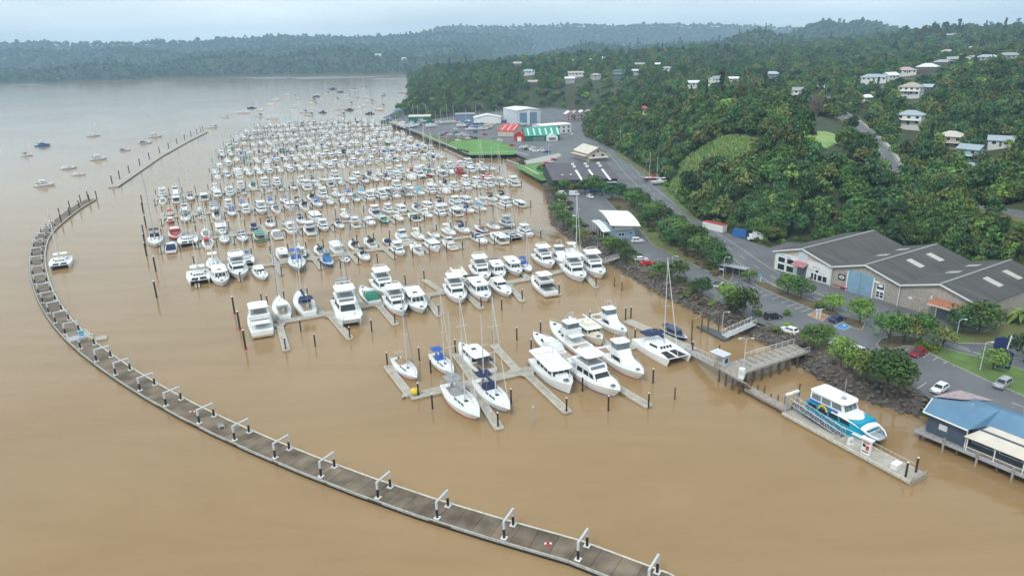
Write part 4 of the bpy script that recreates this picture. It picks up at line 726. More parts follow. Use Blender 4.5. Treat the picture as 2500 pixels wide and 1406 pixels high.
for i, (px, lb) in enumerate([((1382, 297), 'pink townhouse with white gables nearest the boat shed'), ((1398, 296), 'pink townhouse with white gables in the middle of the terrace'), ((1414, 295), 'pink townhouse with white gables next to the terrace end'), ((1432, 294), 'end pink townhouse of the terrace beside the wood')]):
    r = shed('townhouse', lb, px, 7.5, 12, 6, 8.6, 6, 'pinkr', 'h_pink' if i % 2 else 'h_white', 'y', 0, 'house', 'terrace of townhouses'); 
    for z in (1.6, 4.4): win(r, 2.2, z, 1.4, 1.2, 0, -1); win(r, 5.2, z, 1.4, 1.2, 0, -1)

# ---- houses on the hills
DESC = dict(tan='tan', bluegrey='blue grey', grey='grey', white='pale', dark='dark', red='red', pink='faded pink', cream='beige'); WD = dict(white='white', dark='dark', grey='grey', bluewall='blue', tanwall='tan', aqua='aqua')
def house(W, D, st, kind, rc, wc):
    t = Tmpl(); hw = 2.7 * st; rh = min(W, D) * .26
    t.part('wall', MB().box((0, 0, hw / 2 - 1.9), (W, D, hw + 3.8)), 'w_' + wc); ov = .6
    if kind == 'hip':
        k = (W - D) / 2 if W > D else 0
        t.part('roof', MB().loft([[(-W / 2 - ov, -D / 2 - ov, hw), (W / 2 + ov, -D / 2 - ov, hw), (W / 2 + ov, D / 2 + ov, hw), (-W / 2 - ov, D / 2 + ov, hw)], [(-k - .15, -.1, hw + rh), (k + .15, -.1, hw + rh), (k + .15, .1, hw + rh), (-k - .15, .1, hw + rh)]]), 'h_' + rc)
    else:
        t.part('gable_end', MB().loft([[(x, -D / 2, hw - .02), (x, D / 2, hw - .02), (x, 0, hw + rh)] for x in (-W / 2, W / 2)]), 'w_' + wc)
        for s_ in (-1, 1):
            m_ = MB(); qd = [(-W / 2 - ov, -D / 2 - ov, hw - .25), (W / 2 + ov, -D / 2 - ov, hw - .25), (W / 2 + ov, 0, hw + rh), (-W / 2 - ov, 0, hw + rh)] if s_ < 0 else [(W / 2 + ov, D / 2 + ov, hw - .25), (-W / 2 - ov, D / 2 + ov, hw - .25), (-W / 2 - ov, 0, hw + rh), (W / 2 + ov, 0, hw + rh)]
            m_.panel(qd, 0, 1, 0, 1, .14, .2); t.part('roof_slope', m_, 'h_' + rc)
    nw = max(2, int(W / 3.4))
    for f in range(st):
        for i in range(nw):
            x = (i + .5) / nw * W - W / 2; t.part('window', MB().box((x, -D / 2 - .03, 2.7 * f + 1.55), (1.9, .08, 1.4)), 'white', [('pane', MB().box((x, -D / 2 - .06, 2.7 * f + 1.55), (1.6, .08, 1.15)), 'glass')])
        for y in (-D / 4, D / 4):
            for s_ in (-1, 1): t.part('window', MB().box((s_ * (W / 2 + .03), y, 2.7 * f + 1.55), (.08, 1.6, 1.3)), 'white', [('pane', MB().box((s_ * (W / 2 + .06), y, 2.7 * f + 1.55), (.08, 1.3, 1.05)), 'glass')])
    t.part('door', MB().box((0.2, -D / 2 - .05, 1.0), (1, .1, 2.0)), 'dgrey')
    if st == 2: t.part('balcony', MB().box((0, -D / 2 - .9, 2.6), (W * .9, 1.8, .16)).box((0, -D / 2 - 1.75, 3.55), (W * .9, .06, .08)), 'white')
    return t
used = {}
NEARBY = []
for h, p in zip(HOUSES, HP):
    W, D, st, kd, rc, wc, tr = h[2:]
    az_ = math.atan2(p[0], p[1]); rz = -az_ + tr
    dk = np.hypot(*p[:2]); where = 'beside the hill road' if dk < 420 else ('on the ridge street' if h[0] > 2080 and dk < 800 else ('on the hilltop skyline' if h[1] < 110 else ('among trees above the boatyard' if h[0] < 1650 else 'among trees behind the knoll')))
    lb = f"{['','one','two'][st]} storey {WD[wc]} house with {DESC[rc]} {kd} roof {where}"
    o = house(W, D, st, kd, rc, wc).spawn('house', lb, 'house', (p[0], p[1], p[2] + (.5 if dk < 430 else 2.4)), rz, lb + ' (look-alikes)')
for h, p in zip(FARH, FHP):
    lb = 'small pale house in trees across the river' if h[0] < 1100 else 'small pale house on the hazy ridge'
    house(h[2] * .8, 9, 1, 'gable', 'white', 'white').spawn('far_house', lb, 'house', (p[0], p[1], p[2] + 1.5), -math.atan2(p[0], p[1]), lb)

# ---- open grass on the knoll
def drape(name, poly, dz, mt, step=1.5):
    lo_, hi_ = poly.min(0) - step, poly.max(0) + step; nx, ny = ((hi_ - lo_) / step).astype(int) + 1; X, Y = np.meshgrid(lo_[0] + np.arange(nx) * step, lo_[1] + np.arange(ny) * step); Q = np.c_[X.ravel(), Y.ravel()]; z = hgt(Q) + dz; i = inside(Q, poly)
    fs = [(a, a + 1, a + nx + 1, a + nx) for r_ in range(ny - 1) for a in range(r_ * nx, r_ * nx + nx - 1) if i[a] or i[a + 1] or i[a + nx] or i[a + nx + 1]]
    mb = MB(); mb.add(np.c_[Q, z].tolist(), fs); return structure(mb.obj(name, mt, smooth=True))
drape('hill_lawn', LAWNP, .25, 'lime'); drape('grass_slope', LIME, .2, 'rough')
def blades(poly, n, h_, seed):
    r = np.random.default_rng(seed); lo_, hi_ = poly.min(0), poly.max(0); Q = r.uniform(lo_, hi_, (n * 3, 2)); Q = Q[inside(Q, poly)][:n]; z = hgt(Q); mb = MB()
    for (x, y), zz in zip(Q, z):
        for k in range(3):
            a = r.uniform(0, 6.28); w_ = r.uniform(.25, .5); hh = h_ * r.uniform(.6, 1.3); dx, dy = math.cos(a) * w_, math.sin(a) * w_; lx, ly = r.normal(0, .45, 2)
            mb.v += [(x - dx, y - dy, zz), (x + dx, y + dy, zz), (x + lx + dx * .3, y + ly + dy * .3, zz + hh), (x + lx - dx * .3, y + ly - dy * .3, zz + hh)]; n0 = len(mb.v); mb.f.append((n0 - 4, n0 - 3, n0 - 2, n0 - 1))
    return mb
tag(blades(LIME, 4200, 1.5, 3).obj('tall_grass', 'lime'), 'bright green tall grass patch on the knoll slope', 'grass', kind='stuff')
# ================================================================== boats: templates (bow towards +x, waterline at z = 0)
def hull_part(L, B, fs, fb, tr=.75, fine=2.2, rake=.1, n=10, wl=.0, yoff=0., plumb=False, z0=-.45):
    st = np.linspace(0, 1, n); lev = [(0., z0), (.72, z0 * .55), (.9, .12), (.97, .5), (1., 1.)]
    def ring(t, side):
        b = B / 2 * (tr + (1 - tr) * math.sin(min(t / .42, 1) * PI / 2)) * (1 if t < .42 else max(0, 1 - ((t - .42) / .58) ** fine)); sh = fs + (fb - fs) * t ** 1.7; out = []
        for i, (f, z) in enumerate(lev):
            zz = z if i < 3 else sh * z; q_ = f if i == 4 else f * (1 - .45 * t * t * (1 - i / 4)); x = -L / 2 + L * t * (1 - rake * (1 - max(0, zz) / sh) * t ** 3) + (.0 if i else 0)
            if i == 0: zz = z0 * (1 - .3 * t)
            out.append((x, side * b * q_ + yoff, zz))
        return out, b, sh
    mb = MB(); sheer = []
    for side in (1, -1):
        R_ = [ring(t, side)[0] for t in st]; mb.loft(R_ if side < 0 else [r[::-1] for r in R_], cap=False, closed=False)
        sheer.append([r[-1] for r in R_])
    a, b = ring(0, 1)[0], ring(0, -1)[0]; mb.add(a + b[::-1], [tuple(range(2 * len(a)))[::-1]])
    dk = MB(); ins = .985
    L_, R_ = sheer; v = [(x, (y - yoff) * ins + yoff, z - .06) for x, y, z in L_] + [(x, (y - yoff) * ins + yoff, z - .06) for x, y, z in R_]; m = len(L_); dk.add(v, [(i, m + i, m + i + 1, i + 1) for i in range(m - 1)])
    bs = MB()
    for side in (1, -1):
        rows = [[(p[0], yoff + (p[1] - yoff) * k, z) for z, k in ((-.02, 1.0), (.16, 1.02))] for p in [ring(t, side)[0][2] for t in st]]; bs.loft(rows if side < 0 else [r[::-1] for r in rows], cap=False, closed=False)
    return mb, dk, bs, sheer
def frustum(x0, x1, w0, w1, z0, z1, fr=.6, bk=.2, si=.15, yo=0.):
    # cabin: base x0..x1 (aft..fore), half-width w0 aft, w1 fore; fr, bk lean of the front and back; si lean of the sides
    B_ = [(x0, -w0 + yo, z0), (x1, -w1 + yo, z0), (x1, w1 + yo, z0), (x0, w0 + yo, z0)]; T_ = [(x0 + bk, -w0 + si + yo, z1), (x1 - fr, -w1 + si + yo, z1), (x1 - fr, w1 - si + yo, z1), (x0 + bk, w0 - si + yo, z1)]
    mb = MB(); mb.add(B_ + T_, [(3, 2, 1, 0), (4, 5, 6, 7), (0, 1, 5, 4), (1, 2, 6, 5), (2, 3, 7, 6), (3, 0, 4, 7)])
    faces = dict(front=[B_[1], B_[2], T_[2], T_[1]], star=[B_[0], B_[1], T_[1], T_[0]], port=[B_[2], B_[3], T_[3], T_[2]], back=[B_[3], B_[0], T_[0], T_[3]]); return mb, faces
def pane(face, *a): m = MB(); m.panel(face, *a, .025, .03); return m
def rail(sheer, t0, z=.55, r=.025):
    mb = MB(); k0 = int(len(sheer[0]) * t0)
    for s in sheer: P = [(p[0], p[1] * .95, p[2] + z) for p in s[k0:]]; mb.poly(P, r, 4); [mb.tube((p[0], p[1], p[2] - z), p, r, n=4) for p in P[::2]]
    return mb
def slab(x0, x1, w, z, th=.12, r=.25):
    return MB().prism([(x0 + r, -w), (x1 - r * 1.5, -w), (x1, -w * .62), (x1, w * .62), (x1 - r * 1.5, w), (x0 + r, w), (x0, w * .8), (x0, -w * .8)], z, z + th)
def motor(style, L=12.):
    t = Tmpl(); k = L / 12
    B = dict(fly=4.1, trawler=4.2, sedan=3.9, express=3.7, sport=4.3, small=2.9, pcat=4.6)[style]; fs, fb = dict(fly=(1.15, 1.85), trawler=(1.2, 2.1), sedan=(1.1, 1.7), express=(1.05, 1.5), sport=(1.1, 2.1), small=(.8, 1.2), pcat=(1.3, 1.75))[style]
    if style == 'small': L = 7.4
    if style == 'pcat':
        for s in (-1, 1):
            h, d, b, sh = hull_part(L, 1.6, fs, fb, .85, 2.6, .08, yoff=s * 1.5); t.part('hull', h, 'gel')
        t.part('bridge_deck', MB().prism([(-L / 2 + .2, -2.2), (L / 2 - 1.2, -1.6), (L / 2 - 1.2, 1.6), (-L / 2 + .2, 2.2)], .65, 1.45), 'gel'); D0 = 1.4
        t.part('deck', MB().prism([(-L / 2 + .15, -2.28), (L / 2 - 2.4, -2.2), (L / 2 - .5, -1.5), (L / 2 - .5, 1.5), (L / 2 - 2.4, 2.2), (-L / 2 + .15, 2.28)], 1.46, 1.52), 'deckw')
    else:
        h, d, b, sh = hull_part(L, B, fs, fb, .86 if style != 'trawler' else .8, 2.4, .13 if style != 'trawler' else .07); t.part('hull', h, 'gel', [('boot_stripe', b, 'antiblue')]); t.part('deck', d, 'deckw'); D0 = fs
    wd = B / 2
    def cab(name, a, wins, mt='gel', **kw):
        mb, f = frustum(*a, **kw); sub = []
        for fc, rects, g in wins:
            for rc in rects: sub.append(('windscreen' if fc == 'front' else 'side_window', pane(f[fc], *rc), g))
        t.part(name, mb, mt, sub)
    sw = [(.08, .36, .42, .85), (.42, .68, .42, .85), (.73, .92, .42, .8)]; fw = [(.06, .33, .3, .88), (.36, .64, .3, .88), (.67, .94, .3, .88)]
    if style in ('fly', 'pcat'):
        cab('saloon', (-L * .22, L * .2, wd * .82, wd * .66, D0, D0 + 1.55), [('star', sw, 'glass'), ('port', sw, 'glass'), ('front', [(.05, .95, .3, .9)], 'glass'), ('back', [(.1, .9, .1, .85)], 'glass')], fr=1.1, bk=.1, si=.22)
        cab('foredeck_trunk', (L * .16, L * .36, wd * .55, wd * .3, fs + .2, fb + .1), [], fr=.5, bk=0, si=.1)
        t.part('flybridge', frustum(-L * .3, L * .08, wd * .8, wd * .68, D0 + 1.5, D0 + 2.25, .5, -.1, -.04)[0], 'gel', [('wind_deflector', pane(frustum(-L * .3, L * .08, wd * .8, wd * .68, D0 + 1.5, D0 + 2.25, .5, -.1, -.04)[1]['front'], .1, .9, .35, .9), 'glassl')])
        t.part('flybridge_seating', MB().box((-L * .12, 0, D0 + 2.2), (L * .26, wd * 1.2, .12)), 'cgrey')
        t.part('hardtop', slab(-L * .27, L * .03, wd * .76, D0 + 3.55), 'gel', [('post', MB().tube((x, y, D0 + 2.2), (x, y, D0 + 3.55), .04, n=4), 'steel') for x in (-L * .24, -.1) for y in (-wd * .62, wd * .62)])
        t.part('aft_cover', MB().box((-L * .33, 0, D0 + 1.2), (L * .2, wd * 1.5, .1), top=(.9, .9)), 'cover'); t.part('radar_arch', MB().poly([(-L * .2, -wd * .7, D0 + 3.6), (-L * .22, -wd * .5, D0 + 4.3), (-L * .22, wd * .5, D0 + 4.3), (-L * .2, wd * .7, D0 + 3.6)], .06), 'gel')
    elif style == 'trawler':
        cab('saloon', (-L * .25, L * .22, wd * .8, wd * .7, fs, fs + 1.9), [('star', [(.06, .24, .45, .85), (.29, .47, .45, .85), (.52, .7, .45, .85), (.75, .92, .45, .85)], 'glass'), ('port', [(.08, .25, .45, .85), (.3, .48, .45, .85), (.53, .71, .45, .85), (.76, .94, .45, .85)], 'glass'), ('front', [(.05, .32, .45, .88), (.36, .64, .45, .88), (.68, .95, .45, .88)], 'glass')], fr=.35, bk=.1, si=.1)
        cab('foredeck_trunk', (L * .2, L * .34, wd * .5, wd * .3, fs + .3, fb + .3), [('front', [(.2, .4, .3, .7), (.6, .8, .3, .7)], 'glass')], fr=.3, bk=0, si=.08)
        t.part('boat_deck', slab(-L * .46, L * .24, wd * .88, fs + 1.9, .1), 'deckw'); t.part('mast', MB().tube((-L * .02, 0, fs + 2), (-L * .06, 0, fs + 4.6), .07, .04), 'alu'); 
        t.part('wheelhouse_top', frustum(-L * .12, L * .12, wd * .5, wd * .45, fs + 1.98, fs + 2.7, .3, .05, .06)[0], 'gel'); t.part('aft_cover', MB().box((-L * .36, 0, fs + 2.1), (L * .16, wd * 1.2, .22)), 'cover')
    elif style == 'sedan':
        cab('saloon', (-L * .2, L * .2, wd * .8, wd * .66, fs, fs + 1.7), [('star', sw, 'glass'), ('port', sw, 'glass'), ('front', fw, 'glass'), ('back', [(.08, .92, .1, .85)], 'glass')], fr=.9, bk=.05, si=.18)
        t.part('roof', slab(-L * .34, L * .14, wd * .78, fs + 1.7, .12), 'gel', [('hatch', MB().box((-.4, 0, fs + 1.85), (.8, .8, .06)), 'glass')]); cab('foredeck_trunk', (L * .17, L * .35, wd * .55, wd * .28, fs + .2, fb + .12), [], fr=.5, bk=0, si=.1)
        t.part('cockpit_sole', MB().box((-L * .35, 0, fs - .02), (L * .26, wd * 1.5, .06)), 'teak'); t.part('aft_cover', MB().box((-L * .38, 0, fs + 1.55), (L * .18, wd * 1.4, .1), top=(.92, .92)), 'cover')
    elif style == 'express':
        cab('foredeck_trunk', (-L * .06, L * .34, wd * .74, wd * .3, fs + .02, fs + .95), [('front', [], 'glass'), ('star', [(.2, .6, .35, .7)], 'glass'), ('port', [(.4, .8, .35, .7)], 'glass')], fr=1.6, bk=0, si=.16)
        cab('windscreen_frame', (-L * .12, L * .06, wd * .78, wd * .62, fs + .75, fs + 1.5), [('front', [(.03, .97, .1, .92)], 'glass'), ('star', [(.05, .95, .15, .9)], 'glass'), ('port', [(.05, .95, .15, .9)], 'glass')], fr=.8, bk=.1, si=.14)
        t.part('cockpit_cover', frustum(-L * .44, -L * .08, wd * .8, wd * .76, fs + .1, fs + 1.45, .2, .9, .2)[0], 'cover'); t.part('radar_arch', MB().poly([(-L * .2, -wd * .82, fs), (-L * .26, -wd * .6, fs + 1.9), (-L * .26, wd * .6, fs + 1.9), (-L * .2, wd * .82, fs)], .1), 'gel')
    elif style == 'sport':
        cab('saloon', (-L * .12, L * .2, wd * .82, wd * .6, fs + .1, fs + 1.75), [('star', [(.15, .8, .4, .8)], 'glass'), ('port', [(.2, .85, .4, .8)], 'glass'), ('front', [(.08, .92, .4, .88)], 'gel')], fr=1.3, bk=.05, si=.24)
        t.part('flybridge', frustum(-L * .16, L * .06, wd * .74, wd * .6, fs + 1.7, fs + 2.7, .5, -.1, .02)[0], 'gel'); t.part('hardtop', slab(-L * .16, L * .02, wd * .66, fs + 4.0), 'gel', [('post', MB().tube((x, y, fs + 2.6), (x, y, fs + 4.0), .04, n=4), 'steel') for x in (-L * .14, -.2) for y in (-wd * .55, wd * .55)])
        t.part('bridge_clears', frustum(-L * .13, L * .015, wd * .58, wd * .55, fs + 2.7, fs + 4.0, .1, .05, .02)[0], 'glassl'); t.part('tuna_tower', MB().poly([(-L * .12, -wd * .5, fs + 4.1), (-L * .1, -wd * .25, fs + 6), (-L * .1, wd * .25, fs + 6), (-L * .12, wd * .5, fs + 4.1)], .045, 4).poly([(0, -wd * .4, fs + 4.1), (-L * .06, -wd * .25, fs + 6), (-L * .06, wd * .25, fs + 6), (0, wd * .4, fs + 4.1)], .045, 4), 'steel')
        t.part('outrigger', MB().tube((0, -wd * .8, fs + 1), (-L * .22, -wd * 1.15, fs + 6.2), .035, .015, n=4), 'alu'); t.part('outrigger', MB().tube((0, wd * .8, fs + 1), (-L * .22, wd * 1.15, fs + 6.2), .035, .015, n=4), 'alu'); t.part('cockpit_sole', MB().box((-L * .3, 0, fs - .02), (L * .3, wd * 1.5, .06)), 'teak')
        t.part('aft_cover', MB().box((-L * .2, 0, fs + 1.65), (L * .14, wd * 1.3, .08)), 'cover')
    else:
        cab('cuddy', (-L * .05, L * .3, wd * .74, wd * .35, fs, fs + .8), [('star', [(.2, .7, .4, .8)], 'glass'), ('port', [(.3, .8, .4, .8)], 'glass'), ('front', [(.06, .94, .35, .9)], 'glass')], fr=.9, bk=.05, si=.14)
        t.part('aft_cover', frustum(-L * .4, 0, wd * .78, wd * .74, fs, fs + 1.2, .1, .4, .2)[0], 'cover'); t.part('outboard', MB().box((-L / 2 - .2, 0, fs * .7), (.45, .4, .8)), 'blackhull')
    if style != 'small':
        t.part('swim_platform', MB().box((-L / 2 - .35, 0, .32), (.8, B * .8, .1)), 'teak')
        if style != 'pcat': t.part('bow_rail', rail(sh, .5), 'steel'); t.part('foredeck_hatch', MB().box((L * .36, 0, fb - .02 + .02), (.55, .55, .1)), 'glass')
        t.part('antenna', MB().tube((-L * .08, wd * .5, D0 + 2.0), (-L * .12, wd * .5, D0 + 5.6), .02, .01, n=3), 'white')
    return t
def sail(style, L=12.):
    t = Tmpl(); B = L * .31; fs, fb = 1.0, 1.4
    if style == 'cat':
        W = 6.6
        for s in (-1, 1):
            h, d, b, sh = hull_part(L, 1.7, 1.35, 1.55, .6, 2.3, .06, yoff=s * (W / 2 - .85)); t.part('hull', h, 'gel'); t.part('deck', d, 'deckw')
        t.part('bridge_deck', MB().prism([(-L * .46, -2.6), (L * .12, -2.6), (L * .12, 2.6), (-L * .46, 2.6)], .75, 1.4), 'gel')
        mb, f = frustum(-L * .2, L * .16, 2.35, 1.7, 1.35, 2.35, .9, .1, .35); g = [(.06, .24, .42, .82), (.29, .47, .42, .82), (.53, .71, .42, .82), (.76, .94, .42, .82)]
        t.part('saloon', mb, 'gel', [('windscreen', pane(f['front'], *r_), 'glass') for r_ in g] + [('side_window', pane(f[k], .3, .85, .4, .8), 'glass') for k in ('star', 'port')])
        for s in (-1, 1): t.part('trampoline', MB().box((L * .28, s * 1.25, 1.32), (L * .3, 2.1, .04)), 'cblack')
        t.part('crossbeam', MB().tube((L * .44, -W / 2 + .6, 1.4), (L * .44, W / 2 - .6, 1.4), .12), 'alu'); t.part('centre_beam', MB().box((L * .28, 0, 1.36), (L * .34, .4, .14)), 'gel'); t.part('bimini', slab(-L * .42, -L * .16, 2.0, 3.1, .08), 'cover', [('post', MB().tube((x, y, 1.4), (x, y, 3.1), .04, n=4), 'steel') for x in (-L * .4, -L * .18) for y in (-1.7, 1.7)])
        mx_, mz, mh = L * .06, 2.3, L * 1.45; D0 = 2.2
    else:
        h, d, b, sh = hull_part(L, B, fs, fb, .62, 2.0, .16, n=11); t.part('hull', h, 'gel', [('boot_stripe', b, 'antiblue')]); t.part('deck', d, 'deckw')
        mb, f = frustum(-L * .12, L * .24, B * .3, B * .17, fs + .02, fs + .58, .6, .05, .1); t.part('coachroof', mb, 'deckw', [('side_window', pane(f[k], a, a + .18, .3, .75), 'glass') for k in ('star', 'port') for a in (.2, .45, .68)] + [('hatch', MB().box((L * .12, 0, fs + .62), (.55, .55, .06)), 'glass')])
        t.part('cockpit_well', MB().box((-L * .28, 0, fs + .0), (L * .24, B * .36, .05)), 'teak'); t.part('coaming', MB().box((-L * .27, B * .26, fs + .12), (L * .28, .2, .3)).box((-L * .27, -B * .26, fs + .12), (L * .28, .2, .3)), 'deckw')
        t.part('dodger', frustum(-L * .16, -L * .04, B * .3, B * .26, fs + .5, fs + 1.25, .55, -.05, .12)[0], 'cover')
        t.part('bimini', slab(-L * .4, -L * .2, B * .3, fs + 1.9, .07), 'cover', [('post', MB().tube((x, y, fs + .1), (x, y, fs + 1.9), .03, n=4), 'steel') for x in (-L * .38, -L * .23) for y in (-B * .26, B * .26)])
        t.part('wheel', MB().box((-L * .33, 0, fs + .6), (.12, .5, .7)), 'steel')
        mx_, mz, mh = L * .08, fs + .5, L * 1.28; D0 = fs
    ms = [(mx_, mh, L * .36)] + ([(-L * .3, mh * .74, L * .22)] if style == 'ketch' else [])
    for x, hh, bl in ms:
        sp = [('spreader', MB().tube((x, -L * .07, mz + hh * q_), (x, L * .07, mz + hh * q_), .035, n=4), 'alu') for q_ in ((.45, .72) if hh > 12 else (.55,))]
        t.part('mast', MB().tube((x, 0, mz - .4), (x - hh * .012, 0, mz + hh), .12, .08, n=6), 'alu', sp)
        t.part('boom', MB().tube((x, 0, mz + 1.15), (x - bl, 0, mz + 1.25), .08, n=5), 'alu', [('sail_cover', MB().loft([[(x - bl * q_, math.cos(a) * w_, mz + 1.42 + math.sin(a) * w_ * 1.5) for a in np.linspace(0, 2 * PI, 6, endpoint=False)] for q_, w_ in ((.02, .26), (.5, .2), (.97, .1))]), 'cover')])
    x, hh, bl = ms[0]; bw = (L * .47 if style != 'cat' else L * .44); top = (x - hh * .012, 0, mz + hh * .97)
    t.part('forestay', MB().tube((bw, 0, fb + .1), top, .035 if style != 'cat' else .06, n=4), 'furl'); t.part('backstay', MB().tube((-L * .49, 0, fs), top, .012, n=3), 'steel')
    for s in (-1, 1): t.part('shroud', MB().tube((x - .1, s * (B * .46 if style != 'cat' else 2.9), fs), (x, 0, mz + hh * .9), .012, n=3), 'steel')
    if style != 'cat': t.part('bow_rail', rail(sh, .72, .5), 'steel'); t.part('stern_rail', MB().poly([(-L * .36, B * .38, fs + .6), (-L * .48, B * .3, fs + .6), (-L * .48, -B * .3, fs + .6), (-L * .36, -B * .38, fs + .6)], .025, 4), 'steel')
    return t
def far_boat(kind, v):       # same outlines with fewer pieces, for boats only a few pixels long
    t = Tmpl(); L = 12.
    if kind == 'motor':
        B = 4.1; fs, fb = 1.15, 1.8; h, d, b, sh = hull_part(L, B, fs, fb, .86, 2.4, .12, n=6); t.part('hull', h, 'gel'); t.part('deck', d, 'deckw')
        mb, f = frustum(-L * .24, L * .2, 1.65, 1.3, fs, fs + (1.6 if v != 2 else 1.1), 1.0, .1, .2); t.part('saloon', mb, 'gel', [('windscreen', pane(f['front'], .05, .95, .3, .9), 'glass'), ('side_window', pane(f['star'], .1, .9, .45, .85), 'glass'), ('side_window', pane(f['port'], .1, .9, .45, .85), 'glass')])
        if v == 0: t.part('flybridge', frustum(-L * .28, L * .06, 1.5, 1.3, fs + 1.55, fs + 2.4, .5, -.1, 0)[0], 'gel'); t.part('hardtop', slab(-L * .25, L * .02, 1.4, fs + 3.6), 'gel')
        if v == 1: t.part('roof', slab(-L * .36, L * .14, 1.6, fs + 1.62), 'gel')
        t.part('aft_cover', MB().box((-L * .36, 0, fs + .9), (L * .2, 3.0, .7), top=(.85, .85)), 'cover')
    else:
        B = 3.7; fs, fb = 1.0, 1.35; h, d, b, sh = hull_part(L, B, fs, fb, .62, 2.0, .16, n=6); t.part('hull', h, 'gel'); t.part('deck', d, 'deckw')
        mb, f = frustum(-L * .12, L * .24, 1.1, .62, fs, fs + .6, .6, .05, .1); t.part('coachroof', mb, 'deckw', [('side_window', pane(f[k], .2, .85, .3, .75), 'glass') for k in ('star', 'port')]); t.part('dodger', frustum(-L * .34, -L * .06, 1.1, .95, fs + .2, fs + 1.3, .5, .4, .12)[0], 'cover')
        mh = 15.5 if v < 2 else 13.2; x = .9; t.part('mast', MB().tube((x, 0, fs), (x - .2, 0, fs + mh), .16, .12, n=5), 'alu', [('spreader', MB().tube((x, -.85, fs + mh * .55), (x, .85, fs + mh * .55), .04, n=4), 'alu')])
        t.part('boom', MB().box((x - 2.2, 0, fs + 1.75), (4.4, .3, .34)), 'cover'); t.part('forestay', MB().tube((L * .46, 0, fb), (x - .2, 0, fs + mh), .035, n=3), 'furl')
    return t
M['cover'] = M['cnavy']; M['furl'] = M['cwhite']
BT = {s: motor(s, 12. if s not in ('sport',) else 14.) for s in ('fly', 'trawler', 'sedan', 'express', 'sport', 'small', 'pcat')}
BT.update({s: sail(s) for s in ('sloop', 'ketch', 'cat')})
BLEN = dict(fly=12, trawler=12, sedan=12, express=12, sport=14, small=7.4, pcat=12, sloop=12, ketch=12, cat=12, fmotor=12, fsail=12)
FARM = [far_boat('motor', v) for v in range(3)]; FARS = [far_boat('sail', v) for v in range(3)]
SNAME = dict(fly=('motor_yacht', 'flybridge motor yacht'), trawler=('motor_yacht', 'trawler yacht'), sedan=('motor_yacht', 'sedan launch'), express=('motor_yacht', 'low express cruiser'), sport=('motor_yacht', 'sport fishing boat'), small=('runabout', 'small runabout'), pcat=('power_catamaran', 'power catamaran'), sloop=('sailing_yacht', 'sailing sloop'), ketch=('sailing_yacht', 'two masted ketch'), cat=('sailing_catamaran', 'sailing catamaran'), fmotor=('motor_yacht', 'motor yacht'), fsail=('sailing_yacht', 'sailing yacht'))
CCOL = dict(cnavy='navy', cblue='bright blue', cblack='black', cgrey='grey', cwhite='white', cred='red', ctan='tan', cgreen='green', caqua='aqua', cmaroon='maroon'); HCOL = dict(gel='white', cream='cream', navy='navy', bluehull='blue', redhull='red', greenhull='green', greygel='grey', blackhull='black', orange='orange', teal='teal')
CW_ = ['cwhite'] * 12 + ['cnavy'] * 7 + ['cgrey'] * 6 + ['cblue'] * 2 + ['cblack'] * 5 + ['ctan', 'cgreen', 'cred', 'caqua']
def boat(style, bow, stern=None, L=None, hd=None, ctr=None, cover=None, hull='gel', where='', label=None, group=None, anti=None, rnd=random, z=0., t=None):
    if stern is not None:
        a, b = np.array(bow), np.array(stern); ctr = (a + b) / 2; hd = math.atan2(a[1] - b[1], a[0] - b[0]); L = np.hypot(*(a - b)) if L is None else L
    cover = cover or rnd.choice(CW_); nm, ds = SNAME[style]; cat_ = 'catamaran' if 'cat' in style and style != 'pcat' or style == 'pcat' else ('sailboat' if style in ('sloop', 'ketch', 'fsail') else 'motorboat')
    lb = label or f"{HCOL[hull]} {ds} with {CCOL[cover]} canvas {where}"
    over = {'cover': cover, 'gel': hull}
    if anti: over['antiblue'] = anti
    if style in ('sloop', 'ketch', 'cat') and rnd.random() < .35: over['furl'] = rnd.choice(['cblue', 'cnavy', 'cgrey'])
    tm = t or BT[style]
    o = tm.spawn(nm, lb, cat_, (ctr[0], ctr[1], z), hd, group or (lb + ' (look-alikes)'), L / BLEN[style], over)
    if cat_ == 'motorboat': o.scale[2] *= .86
    return o
# ================================================================== floating breakwaters
OUT = [(1790, 1452), (1606, 1404), (1404, 1377), (1222, 1325), (1060, 1274), (915, 1224), (785, 1174), (670, 1127), (570, 1082), (483, 1042), (405, 998), (340, 962), (282, 922), (235, 890), (193, 857), (157, 824), (135, 795), (118, 770), (103, 745), (93, 722), (85, 699), (80, 677), (77, 653), (77, 630), (82, 609), (88, 592), (97, 575), (110, 561)]
OW = np.array([at(*p)[:2] for p in OUT]); END = np.array([at(*p)[:2] for p in [(128, 549), (150, 531), (172, 513), (196, 497), (218, 488)]])
C0 = smooth(np.vstack([[26, 62], OW[1:], END]), 2)
CL = resample(np.c_[C0, np.zeros(len(C0))], 1.0); CN = normals(CL)
if ((CL[20, :2] + CN[20]) - np.array([0, 250])) @ ((CL[20, :2] + CN[20]) - np.array([0, 250])) > (CL[20, :2] - np.array([0, 250])) @ (CL[20, :2] - np.array([0, 250])): CN = -CN
bw = thing('floating_breakwater', 'long curved floating concrete breakwater with black pile hoops', 'breakwater', (*CL[0, :2], 0)); o0 = CL[0, :2]
WI, WO = 3.9, -.7; FBZ = .62
def pontoon(line, nrm, a, b, wo, wi, z0, z1, gap=.03):
    P_, Q_ = line[a, :2] - o_ref, line[b, :2] - o_ref; d = (Q_ - P_) / np.linalg.norm(Q_ - P_); P_, Q_ = P_ + d * gap, Q_ - d * gap
    return MB().prism([tuple(P_ + nrm[a] * wo), tuple(Q_ + nrm[b] * wo), tuple(Q_ + nrm[b] * wi), tuple(P_ + nrm[a] * wi)], z0, z1)
